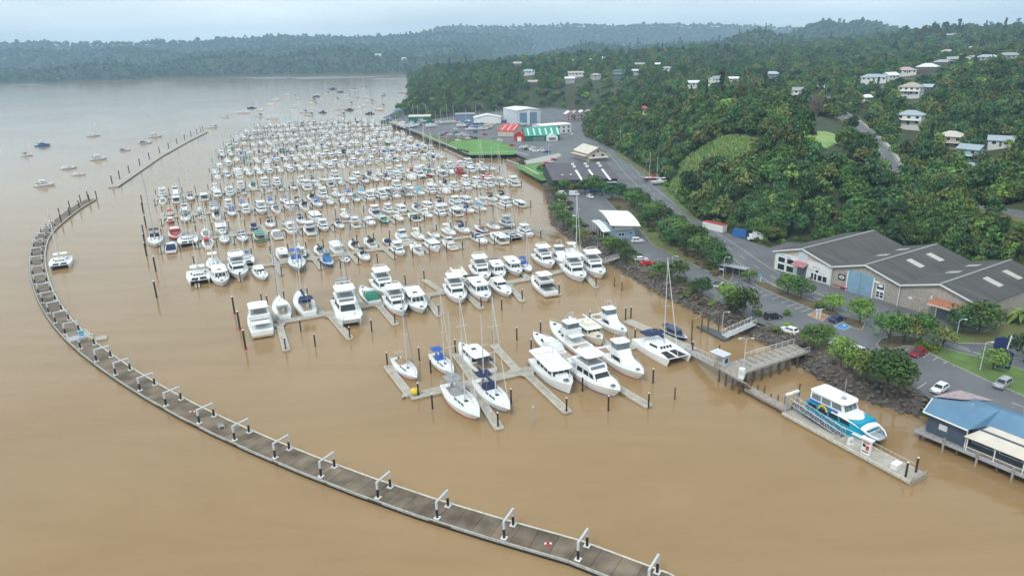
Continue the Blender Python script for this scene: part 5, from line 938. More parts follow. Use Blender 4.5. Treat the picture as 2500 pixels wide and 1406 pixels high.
o_ref = o0; i = 0; k = 0
while i + 3 < len(CL):
    zt = FBZ + random.uniform(-.02, .02); b = i + 3
    pontoon(CL, CN, i, b, WO, WI, -.5, zt).obj('slab', 'conc', bw)
    if k % 4 == 0 and b + 9 < len(CL):
        e = min(i + 12, len(CL) - 1)
        for u0_, u1_ in ((WO - .06, WO + .16), (WI - .2, WI + .06)): pontoon(CL, CN, i, e, u0_, u1_, .35, FBZ + .1).obj('edge_beam', 'edge' if u0_ > 0 else 'kerb', bw)
        pontoon(CL, CN, i, e, WO - .14, WO - .02, -.35, .34, .05).obj('tyre_fender', 'pile', bw)
    i += 3; k += 1
# pile hoops
def hoop_t():
    t = Tmpl(); w_ = 3.05
    for y in (0, w_):
        t.part('pile', MB().tube((0, y, -1), (0, y, 2.2), .2, n=10), 'pile', smooth=False); t.part('pile_head', MB().tube((0, y, 2.2), (0, y, 3.45), .2, n=10), 'galvl'); t.part('collar', MB().box((0, y, .68), (.85, .85, .1)).box((.3, y, .75), (.12, .8, .1)).box((-.3, y, .75), (.12, .8, .1)), 'white')
    t.part('crossbeam', MB().tube((0, -.12, 3.42), (0, w_ + .12, 3.42), .17, n=10), 'galvl'); return t
HT = hoop_t()
for j, p in enumerate(OW):
    if j == 0: p = np.array([24.5, 66.5])
    kk = np.argmin(np.hypot(*(CL[:, :2] - p).T)); n_ = CN[kk]; rz = math.atan2(n_[1], n_[0]) - PI / 2
    where = ['where the breakwater comes nearest the ferry wharf', 'on the long straight of the breakwater', 'on the bend of the breakwater by the white catamaran'][0 if j < 4 else (1 if j < 17 else 2)]
    lb = 'black and grey steel pile hoop ' + where
    if j == 15: lb = 'pile hoop with the railed electrical platform on the breakwater'
    HT.spawn('pile_hoop', lb, 'pile frame', (*(CL[kk, :2] + n_ * .15), 0), rz, lb)
def pile_t(h=3.2, r=.17, cap=True, mt='pile'):
    t = Tmpl(); t.part('post', MB().tube((0, 0, -1.2), (0, 0, h), r, n=8), mt)
    if cap: t.part('cap', MB().tube((0, 0, h), (0, 0, h + .28), r * 1.08, .02, n=8), 'white')
    return t
PT = dict(black=pile_t(), tall=pile_t(4.4, .22), brown=pile_t(2.6, .15, False, 'pbrown'), galv=pile_t(3.6, .14, True, 'galv'))
_t = pile_t(4.4, .22); _t.part('collar', MB().tube((0, 0, .1), (0, 0, .4), .34, n=10), 'red'); PT['collared'] = _t
NP = [0]
def pile(p, kind='black', label=None, s=1.):
    lb = label or 'slim black mooring pile with white cap beside the marina fingers'; NP[0] += 1
    return PT[kind].spawn('mooring_pile', lb, 'pile', (p[0], p[1], 0), 0, lb, s)
for p in [(128, 549), (150, 531), (172, 513), (196, 497), (218, 488)]:
    kk = np.argmin(np.hypot(*(CL[:, :2] - at(*p)[:2]).T))
    for u0_ in (-.4, 3.5): pile(CL[kk, :2] + CN[kk] * u0_, 'tall', 'stout black pile on the open tip of the curved breakwater')
# railed platform, buoys and seat on the breakwater
kk = np.argmin(np.hypot(*(CL[:, :2] - at(170, 835)[:2]).T)); c_ = CL[kk, :2] + CN[kk] * 1.6; rz = math.atan2(CN[kk][1], CN[kk][0])
r = thing('service_platform', 'white railed service platform with blue cabinet on the breakwater', 'platform', (*c_, FBZ), rz)
MB().box((.2, 0, .06), (4.6, 3.2, .1)).obj('grating', 'galv', r); MB().box((1.0, .2, .8), (1.1, .7, 1.4)).obj('cabinet', 'caqua', r)
for x in (-2, 2.4):
    for y in (-1.5, 1.5): MB().tube((x, y, .1), (x, y, 1.3), .05).obj('rail_post', 'white', r)
for z in (.7, 1.25): MB().poly([(-2, -1.5, z), (2.4, -1.5, z), (2.4, 1.5, z), (-2, 1.5, z), (-2, -1.5, z)], .04, 4).obj('rail', 'white', r)
p = at(238, 830)[:2]; r = thing('work_raft', 'small grey work raft with yellow winch beside the breakwater', 'raft', (*p, 0), .5); MB().box((0, 0, .2), (4.2, 2.6, .5)).obj('deck', 'concl', r); MB().box((-1.2, .5, .75), (.8, .7, .6)).obj('winch', 'yellow', r); MB().tube((-1.6, -.7, .4), (-1.6, -.7, 1.5), .06).obj('post', 'white', r)
p = at(541, 1045, FBZ); r = thing('folding_chair', 'white tubular frame seat standing on the breakwater', 'seat', (p[0], p[1], FBZ), .6)
for y in (-.4, .4): MB().poly([(-.5, y, 0), (-.45, y, .95), (.5, y, .5), (.45, y, 0)], .035, 4).obj('side_frame', 'white', r)
MB().box((0, 0, .5), (.8, .8, .05)).obj('seat', 'cgrey', r)
for q_ in [(470, 1006), (1338, 1328)]:
    p = at(*q_, FBZ); r = thing('life_ring', 'red and white life ring lying on the breakwater ' + ('by the bend' if q_[0] < 900 else 'near its camera side end').replace('near its camera side end', 'opposite the ferry wharf'), 'life ring', (p[0], p[1], FBZ + .08))
    tor = MB(); tor.loft([[(math.cos(a) * (.36 + .1 * math.cos(b)), math.sin(a) * (.36 + .1 * math.cos(b)), .1 * math.sin(b)) for b in np.linspace(0, 2 * PI, 8, endpoint=False)] for a in np.linspace(0, 2 * PI, 17)], cap=False); tor.obj('ring', 'red', r); MB().box((.36, 0, 0), (.26, .3, .24)).obj('band', 'white', r); MB().box((-.36, 0, 0), (.26, .3, .24)).obj('band', 'white', r)
# straight outer breakwater
SL = np.array([at(*p)[:2] for p in [(288, 458), (330, 429), (395, 384), (460, 347), (510, 322)]]); SL = resample(np.c_[SL, np.zeros(len(SL))], 1.0); SN = normals(SL); SN = SN if SN[5][0] < 0 else -SN
ob = thing('floating_breakwater', 'straight outer floating breakwater with a line of black piles', 'breakwater', (*SL[0, :2], 0)); o_ref = SL[0, :2]
for i in range(0, len(SL) - 6, 6): pontoon(SL, SN, i, i + 6, -.2, 4.6, -.5, .6 + random.uniform(-.02, .02)).obj('slab', 'concl', ob); pontoon(SL, SN, i, i + 6, -.5, -.22, -.4, .45).obj('tyre_fender', 'pile', ob)
for p in [(281, 452), (292, 440), (313, 425), (335, 408), (357, 393), (377, 378), (397, 366), (417, 355), (436, 345), (455, 337), (474, 330), (493, 325), (508, 320)]:
    kk = np.argmin(np.hypot(*(SL[:, :2] - at(*p)[:2]).T)); pile(SL[kk, :2] + SN[kk] * 4.75, 'tall', 'tall black pile along the straight outer breakwater', 1.25)

# ================================================================== marina piers
ES, EN = np.array([.9063, .4226]), np.array([-.4226, .9063]); MA = math.atan2(.4226, .9063)
def SNp(s, n): return ES * s + EN * n
def seg(a, b, w_, z0=-.25, z1=.45):
    a, b = np.array(a), np.array(b); d = (b - a) / np.linalg.norm(b - a); n_ = np.array([-d[1], d[0]]) * w_ / 2
    return MB().prism([tuple(a + n_), tuple(a - n_), tuple(b - n_), tuple(b + n_)], z0, z1)
ORD = ['first', 'second', 'third', 'fourth', 'fifth', 'sixth', 'seventh', 'eighth', 'ninth', 'tenth', 'eleventh', 'twelfth', 'thirteenth']
def pier_root(k, base): return thing('floating_pier', f'{ORD[k]} floating pier of the marina counted from the ferry wharf', 'pier', (*base, 0), 0, 'marina piers')
def add_walk(r, base, pts, w_=2.2):
    for a, b in zip(pts[:-1], pts[1:]):
        a, b = np.array(a) - base, np.array(b) - base; seg(a, b, w_).obj('walkway', 'concl', r)
        for sg in (-1, 1):
            d = (b - a) / np.linalg.norm(b - a); n_ = np.array([-d[1], d[0]]) * sg * (w_ / 2 + .02); seg(a + n_, b + n_, .16, .2, .53).obj('edge_strip', 'edge', r)
def add_finger(r, base, a, b, w_=1.5, edge=True):
    a, b = np.array(a) - base, np.array(b) - base; d = (b - a) / np.linalg.norm(b - a); n_ = np.array([-d[1], d[0]]); f = seg(a, b, w_, -.25, .42).obj('finger', 'concl', r)
    MB().add([(*(a + n_ * w_ / 2 + n_ * 1.1), .41), (*(a - n_ * w_ / 2 - n_ * 1.1), .41), (*(a - n_ * w_ / 2 + d * 2), .41), (*(a + n_ * w_ / 2 + d * 2), .41)], [(0, 1, 2, 3)]).obj('knee', 'concl', f) if edge else None
    if edge:
        for sg in (-1, 1): seg(a + n_ * sg * w_ / 2, b + n_ * sg * w_ / 2, .14, .15, .5).obj('edge_strip', 'edge', f)
        seg(b - n_ * w_ / 2, b + n_ * w_ / 2, .16, .15, .5).obj('edge_strip', 'edge', f)
G2 = lambda p, z=0.: at(*p, z)[:2]
# --- first pier, traced
A_ = [G2(p) for p in [(1002, 972), (1182, 932), (1270, 912), (1400, 882), (1556, 846), (1612, 826)]]; base = A_[0]; rA = pier_root(0, base); add_walk(rA, base, A_, 2.4)
for a, b in [((1002, 970), (946, 897)), ((1160, 935), (1112, 868)), ((1150, 944), (1219, 1050)), ((1262, 908), (1206, 846)), ((1285, 915), (1386, 1010)), ((1392, 880), (1330, 822)), ((1405, 888), (1585, 995)), ((1500, 858), (1420, 795))]: add_finger(rA, base, G2(a), G2(b), 1.6)
for p in [(946, 893), (1216, 1045), (1205, 835), (1383, 1008), (1583, 996), (1262, 830), (1297, 860), (1052, 910), (1024, 880), (1248, 985), (1422, 955), (1485, 1003), (1550, 834), (1594, 935), (1320, 815), (1396, 800), (1440, 790), (1112, 860), (1022, 970), (1056, 998)]: pile(G2(p), 'black', 'slim black mooring pile beside the first pier')
pile(G2((1302, 1035)), 'galv', 'pale green steel marker pile standing alone in open water')
pile(G2((1647, 975)), 'brown', 'short brown timber pile standing alone off the wharf')
# --- second pier
B_ = [G2(p) for p in [(678, 790), (800, 768), (930, 742), (1082, 717), (1190, 700), (1292, 684), (1385, 661), (1462, 645)]]; base = B_[0]; rB = pier_root(1, base); add_walk(rB, base, B_, 2.2)
for a, b in [((682, 794), (700, 858)), ((674, 785), (654, 750)), ((806, 772), (856, 830)), ((785, 768), (752, 728)), ((925, 748), (966, 795)), ((885, 748), (858, 712)), ((1038, 728), (1073, 775)), ((1082, 716), (1036, 686)), ((1130, 714), (1176, 756)), ((1240, 698), (1276, 738)), ((1330, 680), (1366, 722)), ((1415, 660), (1456, 704)), ((1190, 698), (1160, 668)), ((1290, 682), (1255, 655)), ((1385, 660), (1350, 632))]: add_finger(rB, base, G2(a), G2(b), 1.5)
for p in [(573, 766), (586, 804), (600, 852)]: pile(G2(p), 'collared', 'stout black pile with red collar guarding the second pier end', 1.1)
for p in [(698, 856), (855, 828), (965, 792), (1072, 772), (1175, 752), (1275, 734), (1365, 720), (1455, 702), (654, 748), (640, 742), (752, 728), (770, 846), (908, 810), (1125, 763), (1225, 757), (858, 710), (1036, 684), (990, 695), (832, 720), (735, 810), (816, 742), (1160, 665), (1255, 652), (1310, 640), (1400, 625), (695, 736)]: pile(G2(p), 'black', 'slim black mooring pile beside the second pier')
for p in [(381, 663), (383, 727)]: pile(G2(p), 'tall', 'stout black channel pile standing off the marina end', 1.15)
for p in [(357, 555), (352, 578), (355, 602), (358, 625), (348, 500), (350, 520)]: pile(G2(p), 'tall', 'stout black pile in the line closing the marina river side', 1.1)

W1 = 'at the first pier near the ferry wharf'; W2 = 'at the second pier from the ferry wharf'
TR = [('ketch', (1172, 1040), (1092, 950), 'cgrey', 'gel', 'white pilothouse ketch with grey bimini and black boom at first pier'), ('ketch', (1246, 1020), (1168, 938), 'cnavy', 'gel', 'tall white ketch with navy bimini moored beside the pilothouse ketch'), ('sloop', (1019, 938), (966, 882), 'ctan', 'gel', 'white sloop with brown bimini alongside the L shaped pier corner'), ('sloop', (1108, 926), (1058, 872), 'cblue', 'gel', 'white sloop under a bright blue boom cover at first pier'), ('sedan', (1122, 852), (1192, 915), 'cblack', 'gel', 'white launch with black cockpit cover moored stern to first pier'), ('express', (1302, 822), (1368, 872), 'cwhite', 'gel', 'low white mastless boat beside the big sport fisher'), ('sport', (1342, 803), (1435, 868), 'cwhite', 'gel', 'big white sport fishing boat moored bow out from first pier'), ('trawler', (1472, 848), (1402, 797), 'ctan', 'cream', 'cream wooden launch between two white game boats'), ('sport', (1530, 829), (1455, 775), 'cwhite', 'gel', 'white game boat with enclosed bridge at the pier end'), ('trawler', (1396, 968), (1314, 886), 'cwhite', 'gel', 'white trawler yacht with dark windscreen beside the long finger'), ('fly', (1523, 986), (1390, 890), 'cwhite', 'gel', 'largest white multi deck motor yacht of the first pier'), ('sport', (1572, 938), (1472, 856), 'cwhite', 'gel', 'white sport fisher moored alongside the largest motor yacht'), ('cat', (1660, 892), (1572, 836), 'cnavy', 'gel', 'white sailing catamaran with navy cockpit cover by the access jetty'), ('sedan', (1674, 834), (1624, 807), 'cnavy', 'navy', 'navy hulled patrol launch behind the white catamaran'),
    ('fly', (626, 752), (646, 838), 'cwhite', 'gel', 'large white motor yacht on the outer end of second pier'), ('pcat', (862, 806), (838, 744), 'cnavy', 'gel', 'white power catamaran with dark windscreen on second pier'), ('fly', (986, 780), (954, 730), 'cwhite', 'gel', None), ('sedan', (1036, 774), (998, 722), 'cgrey', 'gel', None), ('fly', (1129, 750), (1101, 702), 'cgrey', 'gel', None), ('sedan', (1193, 745), (1152, 697), 'cblack', 'gel', None), ('express', (1246, 732), (1206, 692), 'cwhite', 'gel', None), ('fly', (1300, 686), (1346, 724), 'cblack', 'gel', 'white flybridge boat moored stern out with black cockpit covers'), ('fly', (1429, 700), (1381, 650), 'cwhite', 'gel', 'white motor yacht with long pointed bow near the shore gangway'), ('fly', (1476, 691), (1427, 642), 'cnavy', 'gel', 'white motor yacht with navy bridge cover next to shore gangway'),
    ('sloop', (679, 738), (697, 783), 'cwhite', 'gel', 'white sloop with pale cockpit beside the large motor yacht'), ('sloop', (728, 726), (758, 775), 'cnavy', 'gel', None), ('sloop', (858, 742), (831, 703), 'cgrey', 'gel', None), ('express', (882, 708), (916, 744), 'cgreen', 'gel', 'open white day boat with green trim on second pier'), ('fly', (956, 735), (922, 690), 'cblack', 'gel', 'white flybridge boat with black bimini on second pier'), ('trawler', (1135, 702), (1112, 672), 'ctan', 'cream', None), ('fly', (1190, 695), (1162, 655), 'cwhite', 'gel', None), ('sedan', (1228, 688), (1203, 652), 'cnavy', 'gel', None), ('sedan', (1270, 680), (1240, 645), 'cwhite', 'gel', None), ('sloop', (1296, 672), (1272, 645), 'cblue', 'gel', None), ('fly', (1350, 662), (1312, 628), 'cnavy', 'gel', None), ('sport', (1382, 655), (1352, 622), 'cwhite', 'gel', None), ('sloop', (1420, 648), (1390, 615), 'cwhite', 'gel', None),
    ('sloop', (383, 613), (379, 578), 'cnavy', 'gel', 'white sloop with navy dodger at the river end of fourth pier'), ('express', (432, 592), (428, 568), 'cwhite', 'redhull', 'red hulled boat under a white cover at fourth pier'), ('cat', (462, 612), (458, 578), 'cgrey', 'gel', 'white sailing catamaran at the river end of fourth pier'), ('cat', (492, 714), (482, 655), 'cwhite', 'gel', 'big white catamaran at the river end of third pier'), ('sedan', (546, 705), (533, 668), 'cwhite', 'gel', 'white launch wrapped in a pale cover on third pier'), ('sloop', (526, 672), (521, 640), 'cwhite', 'redhull', 'red hulled sloop behind the pale covered launch'), ('fly', (592, 692), (576, 648), 'cwhite', 'gel', None), ('express', (648, 690), (628, 662), 'cwhite', 'gel', None), ('sloop', (734, 672), (720, 632), 'cblue', 'greygel', None)]
TC = []
for st, b, s, cv_, hl, lb in TR:
    py = (b[1] + s[1]) / 2; wh = W1 if py > 800 else (W2 if py > 690 or b[0] > 1090 else 'at the third pier from the ferry wharf')
    B2, S2 = G2(b), G2(s); L_ = float(np.hypot(*(B2 - S2))); L_ = min(max(L_, 9), 18) if st != 'cat' else min(L_, 14.5)
    if st == 'cat' and b[0] < 600: L_ = 13
    boat(st, B2, S2, L_, cover=cv_, hull=hl, where=wh, label=lb, anti=('antired' if hl == 'gel' and random.random() < .2 else None)); TC.append((B2 + S2) / 2)
TC = np.array(TC)
boat('cat', None, ctr=at(150, 648)[:2], hd=math.radians(-62), L=12.5, cover='cwhite', label='white sailing catamaran moored inside the curved breakwater')
# --- the other piers, berth by berth
ROWS = [(232, -3), (280, -13), (327, -13), (374, -16), (433, 12), (479, 16), (525, 21), (571, 29), (617, 38), (663, 50), (709, 66)]
rb = random.Random(21); FARP = MB(); NB = [0]
for k, (n_, s0) in enumerate(ROWS):
    ss = np.arange(s0, 200, 1.); Q = np.array([SNp(s, n_) for s in ss]); ok = (dist(Q, SHORE) > (13 if k < 5 else 9)) & ~inside(Q, SHORE)
    s1 = ss[np.argmin(ok)] if not ok.all() else 175
    s1 = min(s1, 172); base = SNp(s0, n_); r = pier_root(k + 2, base); near = k < 4
    add_walk(r, base, [SNp(s0, n_), SNp((s0 + s1) / 2, n_), SNp(s1, n_)], 2.0)
    pit = 12.2 if near else 11.6; s = s0 + .8; j = 0
    ordn = ORD[k + 2]
    while s < s1 + 1:
        for side in (-1, 1):
            Lf = (12.5 if near else 11)
            add_finger(r, base, SNp(s, n_ + side * 1.0), SNp(s, n_ + side * (1 + Lf)), 1.2, near)
            for ds, dn, kd in ((0, Lf + 1.0, 'black'), (pit / 2, Lf + 1.6, 'black')):
                if s + ds > s1 + 2: continue
                p = SNp(s + ds, n_ + side * dn)
                if NP[0] < 298 and near: pile(p, 'black', f'slim black mooring pile beside the {ordn} pier')
                else: FARP.tube((p[0], p[1], -1), (p[0], p[1], 3.2), .17, n=5)
            for q_ in (.27, .75):
                sp = s + pit * q_
                if sp > s1: continue
                if rb.random() < (.06 if k < 6 else .14): continue
                x = rb.random(); ctr0 = SNp(sp, n_ + side * 7.5)
                if len(TC) and np.hypot(*(TC - ctr0).T).min() < 6.4: continue
                if inside(ctr0[None], SHORE)[0] or dist(ctr0[None], SHORE)[0] < 9: continue
                L_ = rb.uniform(10.8, 13.8) if near else rb.uniform(10.2, 12.6); out = rb.random() < (.72 if side < 0 else .3)
                ctr = SNp(sp, n_ + side * (1.6 + L_ / 2 + rb.uniform(0, .7))); hd = MA + (PI / 2 if side > 0 else -PI / 2) + (0 if out else PI) + rb.uniform(-.03, .03)
                hl = rb.choices(['gel', 'cream', 'navy', 'bluehull', 'greenhull', 'greygel', 'redhull', 'blackhull'], [60, 2, 1.6, .9, .5, 1, .5, .4])[0]
                side_d = 'river side' if sp < s0 + (s1 - s0) * .33 else ('middle' if sp < s0 + (s1 - s0) * .67 else 'shore side')
                wh = f'on the {side_d} of the {ordn} pier' if side_d != 'middle' else f'halfway along the {ordn} pier'
                NB[0] += 1
                if near:
                    st = rb.choices(['fly', 'trawler', 'sedan', 'express', 'sport', 'small', 'pcat', 'sloop', 'ketch', 'cat'], [20, 5, 13, 7, 5, 5, 3, 36, 2, 1.2])[0]
                    if st == 'small': L_ = rb.uniform(6.5, 8)
                    if st == 'cat': L_ = 11
                    boat(st, None, ctr=ctr, hd=hd, L=L_, hull=hl, where=wh, rnd=rb, anti=rb.choice(['antiblue', 'antiblk', 'antired']))
                else:
                    sl = rb.random() < .54
                    boat('fsail' if sl else 'fmotor', None, ctr=ctr, hd=hd, L=L_, hull=hl, where=wh, rnd=rb, t=rb.choice(FARS if sl else FARM), cover=rb.choice(['cwhite', 'cnavy', 'cwhite', 'cgrey', 'cblack', 'cblue'] if rb.random() < .4 else ['cwhite']))
        s += pit; j += 1
tag(FARP.obj('far_mooring_piles', 'pile'), 'black mooring piles among the crowded far piers', 'piles', kind='stuff')
# --- boats on swing moorings in the river
MO = [(66, 381, 's', 9), (105, 357, 'b', 11), (229, 333, 's', 12), (112, 454, 'm', 10), (170, 412, 'e', 9.5), (194, 428, 'e', 7.5), (243, 390, 'm', 10.5), (306, 368, 'e', 8), (357, 350, 'e', 10), (381, 335, 'm', 11), (515, 312, 'm', 12), (548, 287, 'e', 9), (594, 277, 'm', 14), (614, 265, 'b', 12), (671, 247, 'm', 15), (660, 257, 's', 12), (664, 290, 'm', 18), (717, 262, 'm', 11), (719, 236, 's', 12), (725, 243, 's', 12), (763, 246, 's', 14), (764, 254, 'm', 13), (772, 237, 'b', 12), (778, 233, 'm', 14), (812, 219, 'b', 15), (830, 226, 'b', 12), (798, 229, 's', 14), (845, 234, 'm', 16), (862, 221, 's', 14), (868, 243, 's', 12), (891, 217, 's', 14), (892, 240, 's', 12), (890, 222, 'm', 12), (904, 250, 's', 14), (821, 244, 's', 12), (825, 268, 'm', 12), (834, 281, 's', 12), (787, 276, 'b', 10), (852, 270, 'b', 12), (874, 265, 's', 13), (855, 255, 's', 12), (884, 260, 's', 12), (902, 279, 'b', 11), (926, 270, 's', 13), (932, 260, 's', 12), (930, 238, 's', 12), (935, 234, 's', 12), (978, 228, 'm', 16), (742, 275, 's', 12), (755, 282, 's', 13), (634, 270, 's', 12), (700, 233, 's', 12), (995, 236, 'm', 14), (632, 284, 's', 12)]
for i, (px, py, kd, L_) in enumerate(MO):
    p = at(px, py)[:2]; hd = math.radians(rb.uniform(150, 215)) if px > 400 else math.radians(rb.uniform(8, 40)); wh = 'on a mooring off the straight breakwater' if px < 540 else 'on a river mooring beyond the marina'
    if py > 320:
        st = {'s': 'sloop', 'm': 'fly', 'e': 'express', 'b': 'trawler'}[kd]; boat(st, None, ctr=p, hd=hd, L=L_, hull='bluehull' if kd == 'b' else 'gel', where=wh, rnd=rb, cover=rb.choice(['cwhite', 'cnavy', 'cblack']))
    else:
        sl = kd == 's'; boat('fsail' if sl else 'fmotor', None, ctr=p, hd=hd, L=min(L_, 15) if L_ < 20 else L_, hull='navy' if kd == 'b' else 'gel', where=wh, rnd=rb, t=rb.choice(FARS if sl else FARM), cover=rb.choice(['cwhite', 'cnavy', 'cblack']))
print('BOATS', NB, 'PILES', NP)

p = G2((1014, 966)); r = thing('mooring_buoy', 'bright yellow mooring buoy stored on the first pier corner', 'buoy', (*p, .5)); m_ = MB(); m_.loft([[(math.cos(a) * rr_, math.sin(a) * rr_, z) for a in np.linspace(0, 2 * PI, 12, endpoint=False)] for z, rr_ in ((0, .5), (.2, .85), (.6, .95), (1.0, .8), (1.25, .3))]); m_.obj('float', 'yellow', r); MB().tube((0, 0, 1.2), (0, 0, 1.6), .08).obj('eye', 'galv', r)
# ================================================================== park and shore trees
def ptree(px, R, kind='round', leaf='leaf1', label='', z=None, zs=1., name='park_tree'):
    p = at(*px, ZL); base_r = dict(round=3.6, tall=3.1, bush=1.7, bare=2.8, cone=2.5, pine=3.4)[kind]
    return spawn_tree(kind, name, label, (p[0], p[1], ZL + .05), R / base_r * (1.18 if kind == 'round' else 1), leaf, label + ' (look-alikes)', zs=zs)
for px, R in [((1470, 480), 3.4), ((1492, 490), 3.6), ((1512, 480), 3.6), ((1530, 492), 3.2), ((1542, 508), 4.2), ((1566, 520), 4.2), ((1590, 540), 4.4), ((1612, 556), 4.4), ((1582, 556), 3.8), ((1640, 580), 4.6), ((1662, 598), 4.4), ((1688, 614), 4.4), ((1636, 602), 3.6), ((1712, 632), 4.2), ((1738, 648), 4.0), ((1758, 662), 3.6), ((1552, 498), 3.6), ((1602, 536), 3.8), ((1650, 572), 4.0), ((1700, 606), 3.8), ((1728, 628), 3.6), ((1572, 534), 3.4), ((1622, 586), 3.4), ((1676, 618), 3.4)]:
    ptree(px, R, 'round', 'leaf1' if R > 4 else 'leaf3', 'bushy dark tree in the row between road and car park', zs=.95)
for px, R in [((1828, 692), 2.1), ((1922, 718), 3.3), ((1955, 730), 3.2), ((2032, 760), 2.6), ((2098, 792), 3.0)]: ptree(px, R, 'round', 'leaf1' if R > 3 else 'leaf4', 'round green tree on the long island before the warehouses')
for px, R, lf in [((2168, 842), 3.6, 'leaf1'), ((2206, 838), 3.4, 'leaf2'), ((2246, 838), 3.8, 'leaf1'), ((2300, 850), 2.8, 'leaf2'), ((2422, 902), 2.6, 'leaf4'), ((2345, 815), 3.8, 'leaf3'), ((2388, 812), 4.2, 'leaf1'), ((2500, 885), 3.6, 'leaf3')]: ptree(px, R, 'round', lf, 'spreading tree on the grassed island beside the warehouses')
for px, R, lf in [((1350, 428), 2.2, 'leaf3'), ((1356, 444), 2.4, 'leaf3'), ((1352, 462), 2.6, 'leaf1'), ((1350, 482), 2.6, 'leaf2'), ((1368, 505), 3.0, 'leaf1'), ((1362, 530), 3.2, 'leaf1'), ((1376, 552), 3.4, 'leaf1'), ((1402, 570), 3.4, 'leaf1'), ((1422, 590), 2.4, 'leaf2')]: ptree(px, R, 'round', lf, 'shoreline tree between the northern car park and the rocks')
for px, R, lf in [((1492, 615), 3.0, 'leaf1'), ((1514, 628), 3.0, 'leaf1'), ((1530, 638), 2.6, 'leaf1'), ((1615, 682), 2.6, 'leaf1'), ((1652, 692), 3.5, 'leaf1'), ((1712, 725), 2.6, 'leaf3'), ((1694, 716), 2.0, 'leaf1'), ((1775, 748), 3.0, 'leaf4'), ((1815, 775), 3.6, 'leaf1'), ((1790, 762), 2.4, 'leaf3')]: ptree(px, R, 'round', lf, 'round tree on the rocky bank below the lower car park')
for px, R, lf in [((1985, 852), 3.0, 'leaf1'), ((2052, 894), 3.1, 'leaf4'), ((2010, 838), 2.2, 'leaf1'), ((2110, 930), 3.4, 'leaf4'), ((2160, 958), 4.0, 'leaf1'), ((2192, 962), 3.4, 'leaf1'), ((2085, 910), 2.4, 'leaf4')]: ptree(px, R, 'round', lf, 'broad tree on the bank between the wharf and the restaurant', zs=1.05)
for px, R, lf in [((1378, 472), 3.2, 'leaf1'), ((1402, 474), 2.8, 'leaf2'), ((1428, 474), 3.4, 'leaf1'), ((1452, 478), 4.8, 'leaf1')]: ptree(px, R, 'round', lf, 'tree screening the front of the dark marine store')
for px, R, lf, lb in [((1119, 368), 1.2, 'leaf3', 'small dark shrub in the row beside the big lawn'), ((1127, 370), 1.2, 'leaf3', 'small dark shrub in the row beside the big lawn'), ((1134, 372), 1.2, 'leaf3', 'small dark shrub in the row beside the big lawn'), ((1141, 374), 1.2, 'leaf3', 'small dark shrub in the row beside the big lawn'), ((1274, 402), 2.4, 'leaf5', 'rust coloured shrub at the head of the triangular lawn'), ((1318, 418), 2.2, 'leaf3', 'dark shrub on the edge of the triangular lawn'), ((1998, 752), 1.5, 'leaf4', 'yellow green shrub near the island sign'), ((2008, 755), 1.3, 'leaf4', 'yellow green shrub near the island sign'), ((1921, 770), 1.2, 'leaf4', 'small lime shrub beside the lower lane')]: ptree(px, R, 'bush', lf, lb, name='shrub')
# low planting of the shoreline bed
for i in range(120):
    k = int(rng.integers(8, len(SB) - 8)); o_ = rng.uniform(2.8, 8.6); p = SB[k, :2] + _nn[k] * _sg * o_
    if np.hypot(*(p - at(1960, 850, ZL)[:2])) < 9: continue
    spawn_tree('bush', 'shrub', 'low shrub in the planted strip above the rock bank', (p[0], p[1], min(ZL, o_ * .58)), rng.uniform(.4, .95), ['leaf2', 'leaf1', 'leaf4', 'leaf5'][int(rng.integers(0, 4))], 'low shrubs above the rock bank', 'shrub', zs=.8)
# understorey along the median bed
for i in range(50):
    t_ = rng.random(); p = at(1500 + t_ * 250, 505 + t_ * 160 + rng.normal(0, 5), ZL)
    spawn_tree('bush', 'shrub', 'low shrub under the row of trees beside the road', (p[0], p[1], ZL), rng.uniform(.4, .8), ['leaf2', 'leaf1', 'leaf5'][i % 3], 'low shrubs under the road trees', 'shrub', zs=.8)
# clipped hedge
hp = [at(*p, ZL)[:2] for p in [(2238, 846), (2290, 862)]]; d_ = (hp[1] - hp[0]); L_ = np.linalg.norm(d_); hg = MB(); r_ = np.random.default_rng(4)
for i in range(900):
    q_ = np.array([r_.uniform(0, L_), r_.uniform(-.8, .8), r_.uniform(0, 1.4)]); ax = r_.integers(0, 3); q_[ax if ax else 2] = (1.4 if ax != 1 else .8 * r_.choice([-1, 1])) if ax != 0 else 1.4
    a, b = r_.normal(size=3) * .22, r_.normal(size=3) * .22; hg.add([q_ - a, q_ - b, q_ + a, q_ + b], [(0, 1, 2, 3)])
h_o = thing('hedge', 'clipped green hedge beside the red hatchback', 'hedge', (*hp[0], ZL), math.atan2(d_[1], d_[0])); hg.obj('foliage', 'leaf4', h_o); MB().box((L_ / 2, 0, .6), (L_ - .3, 1.3, 1.2)).obj('inner_mass', 'leaf3', h_o)
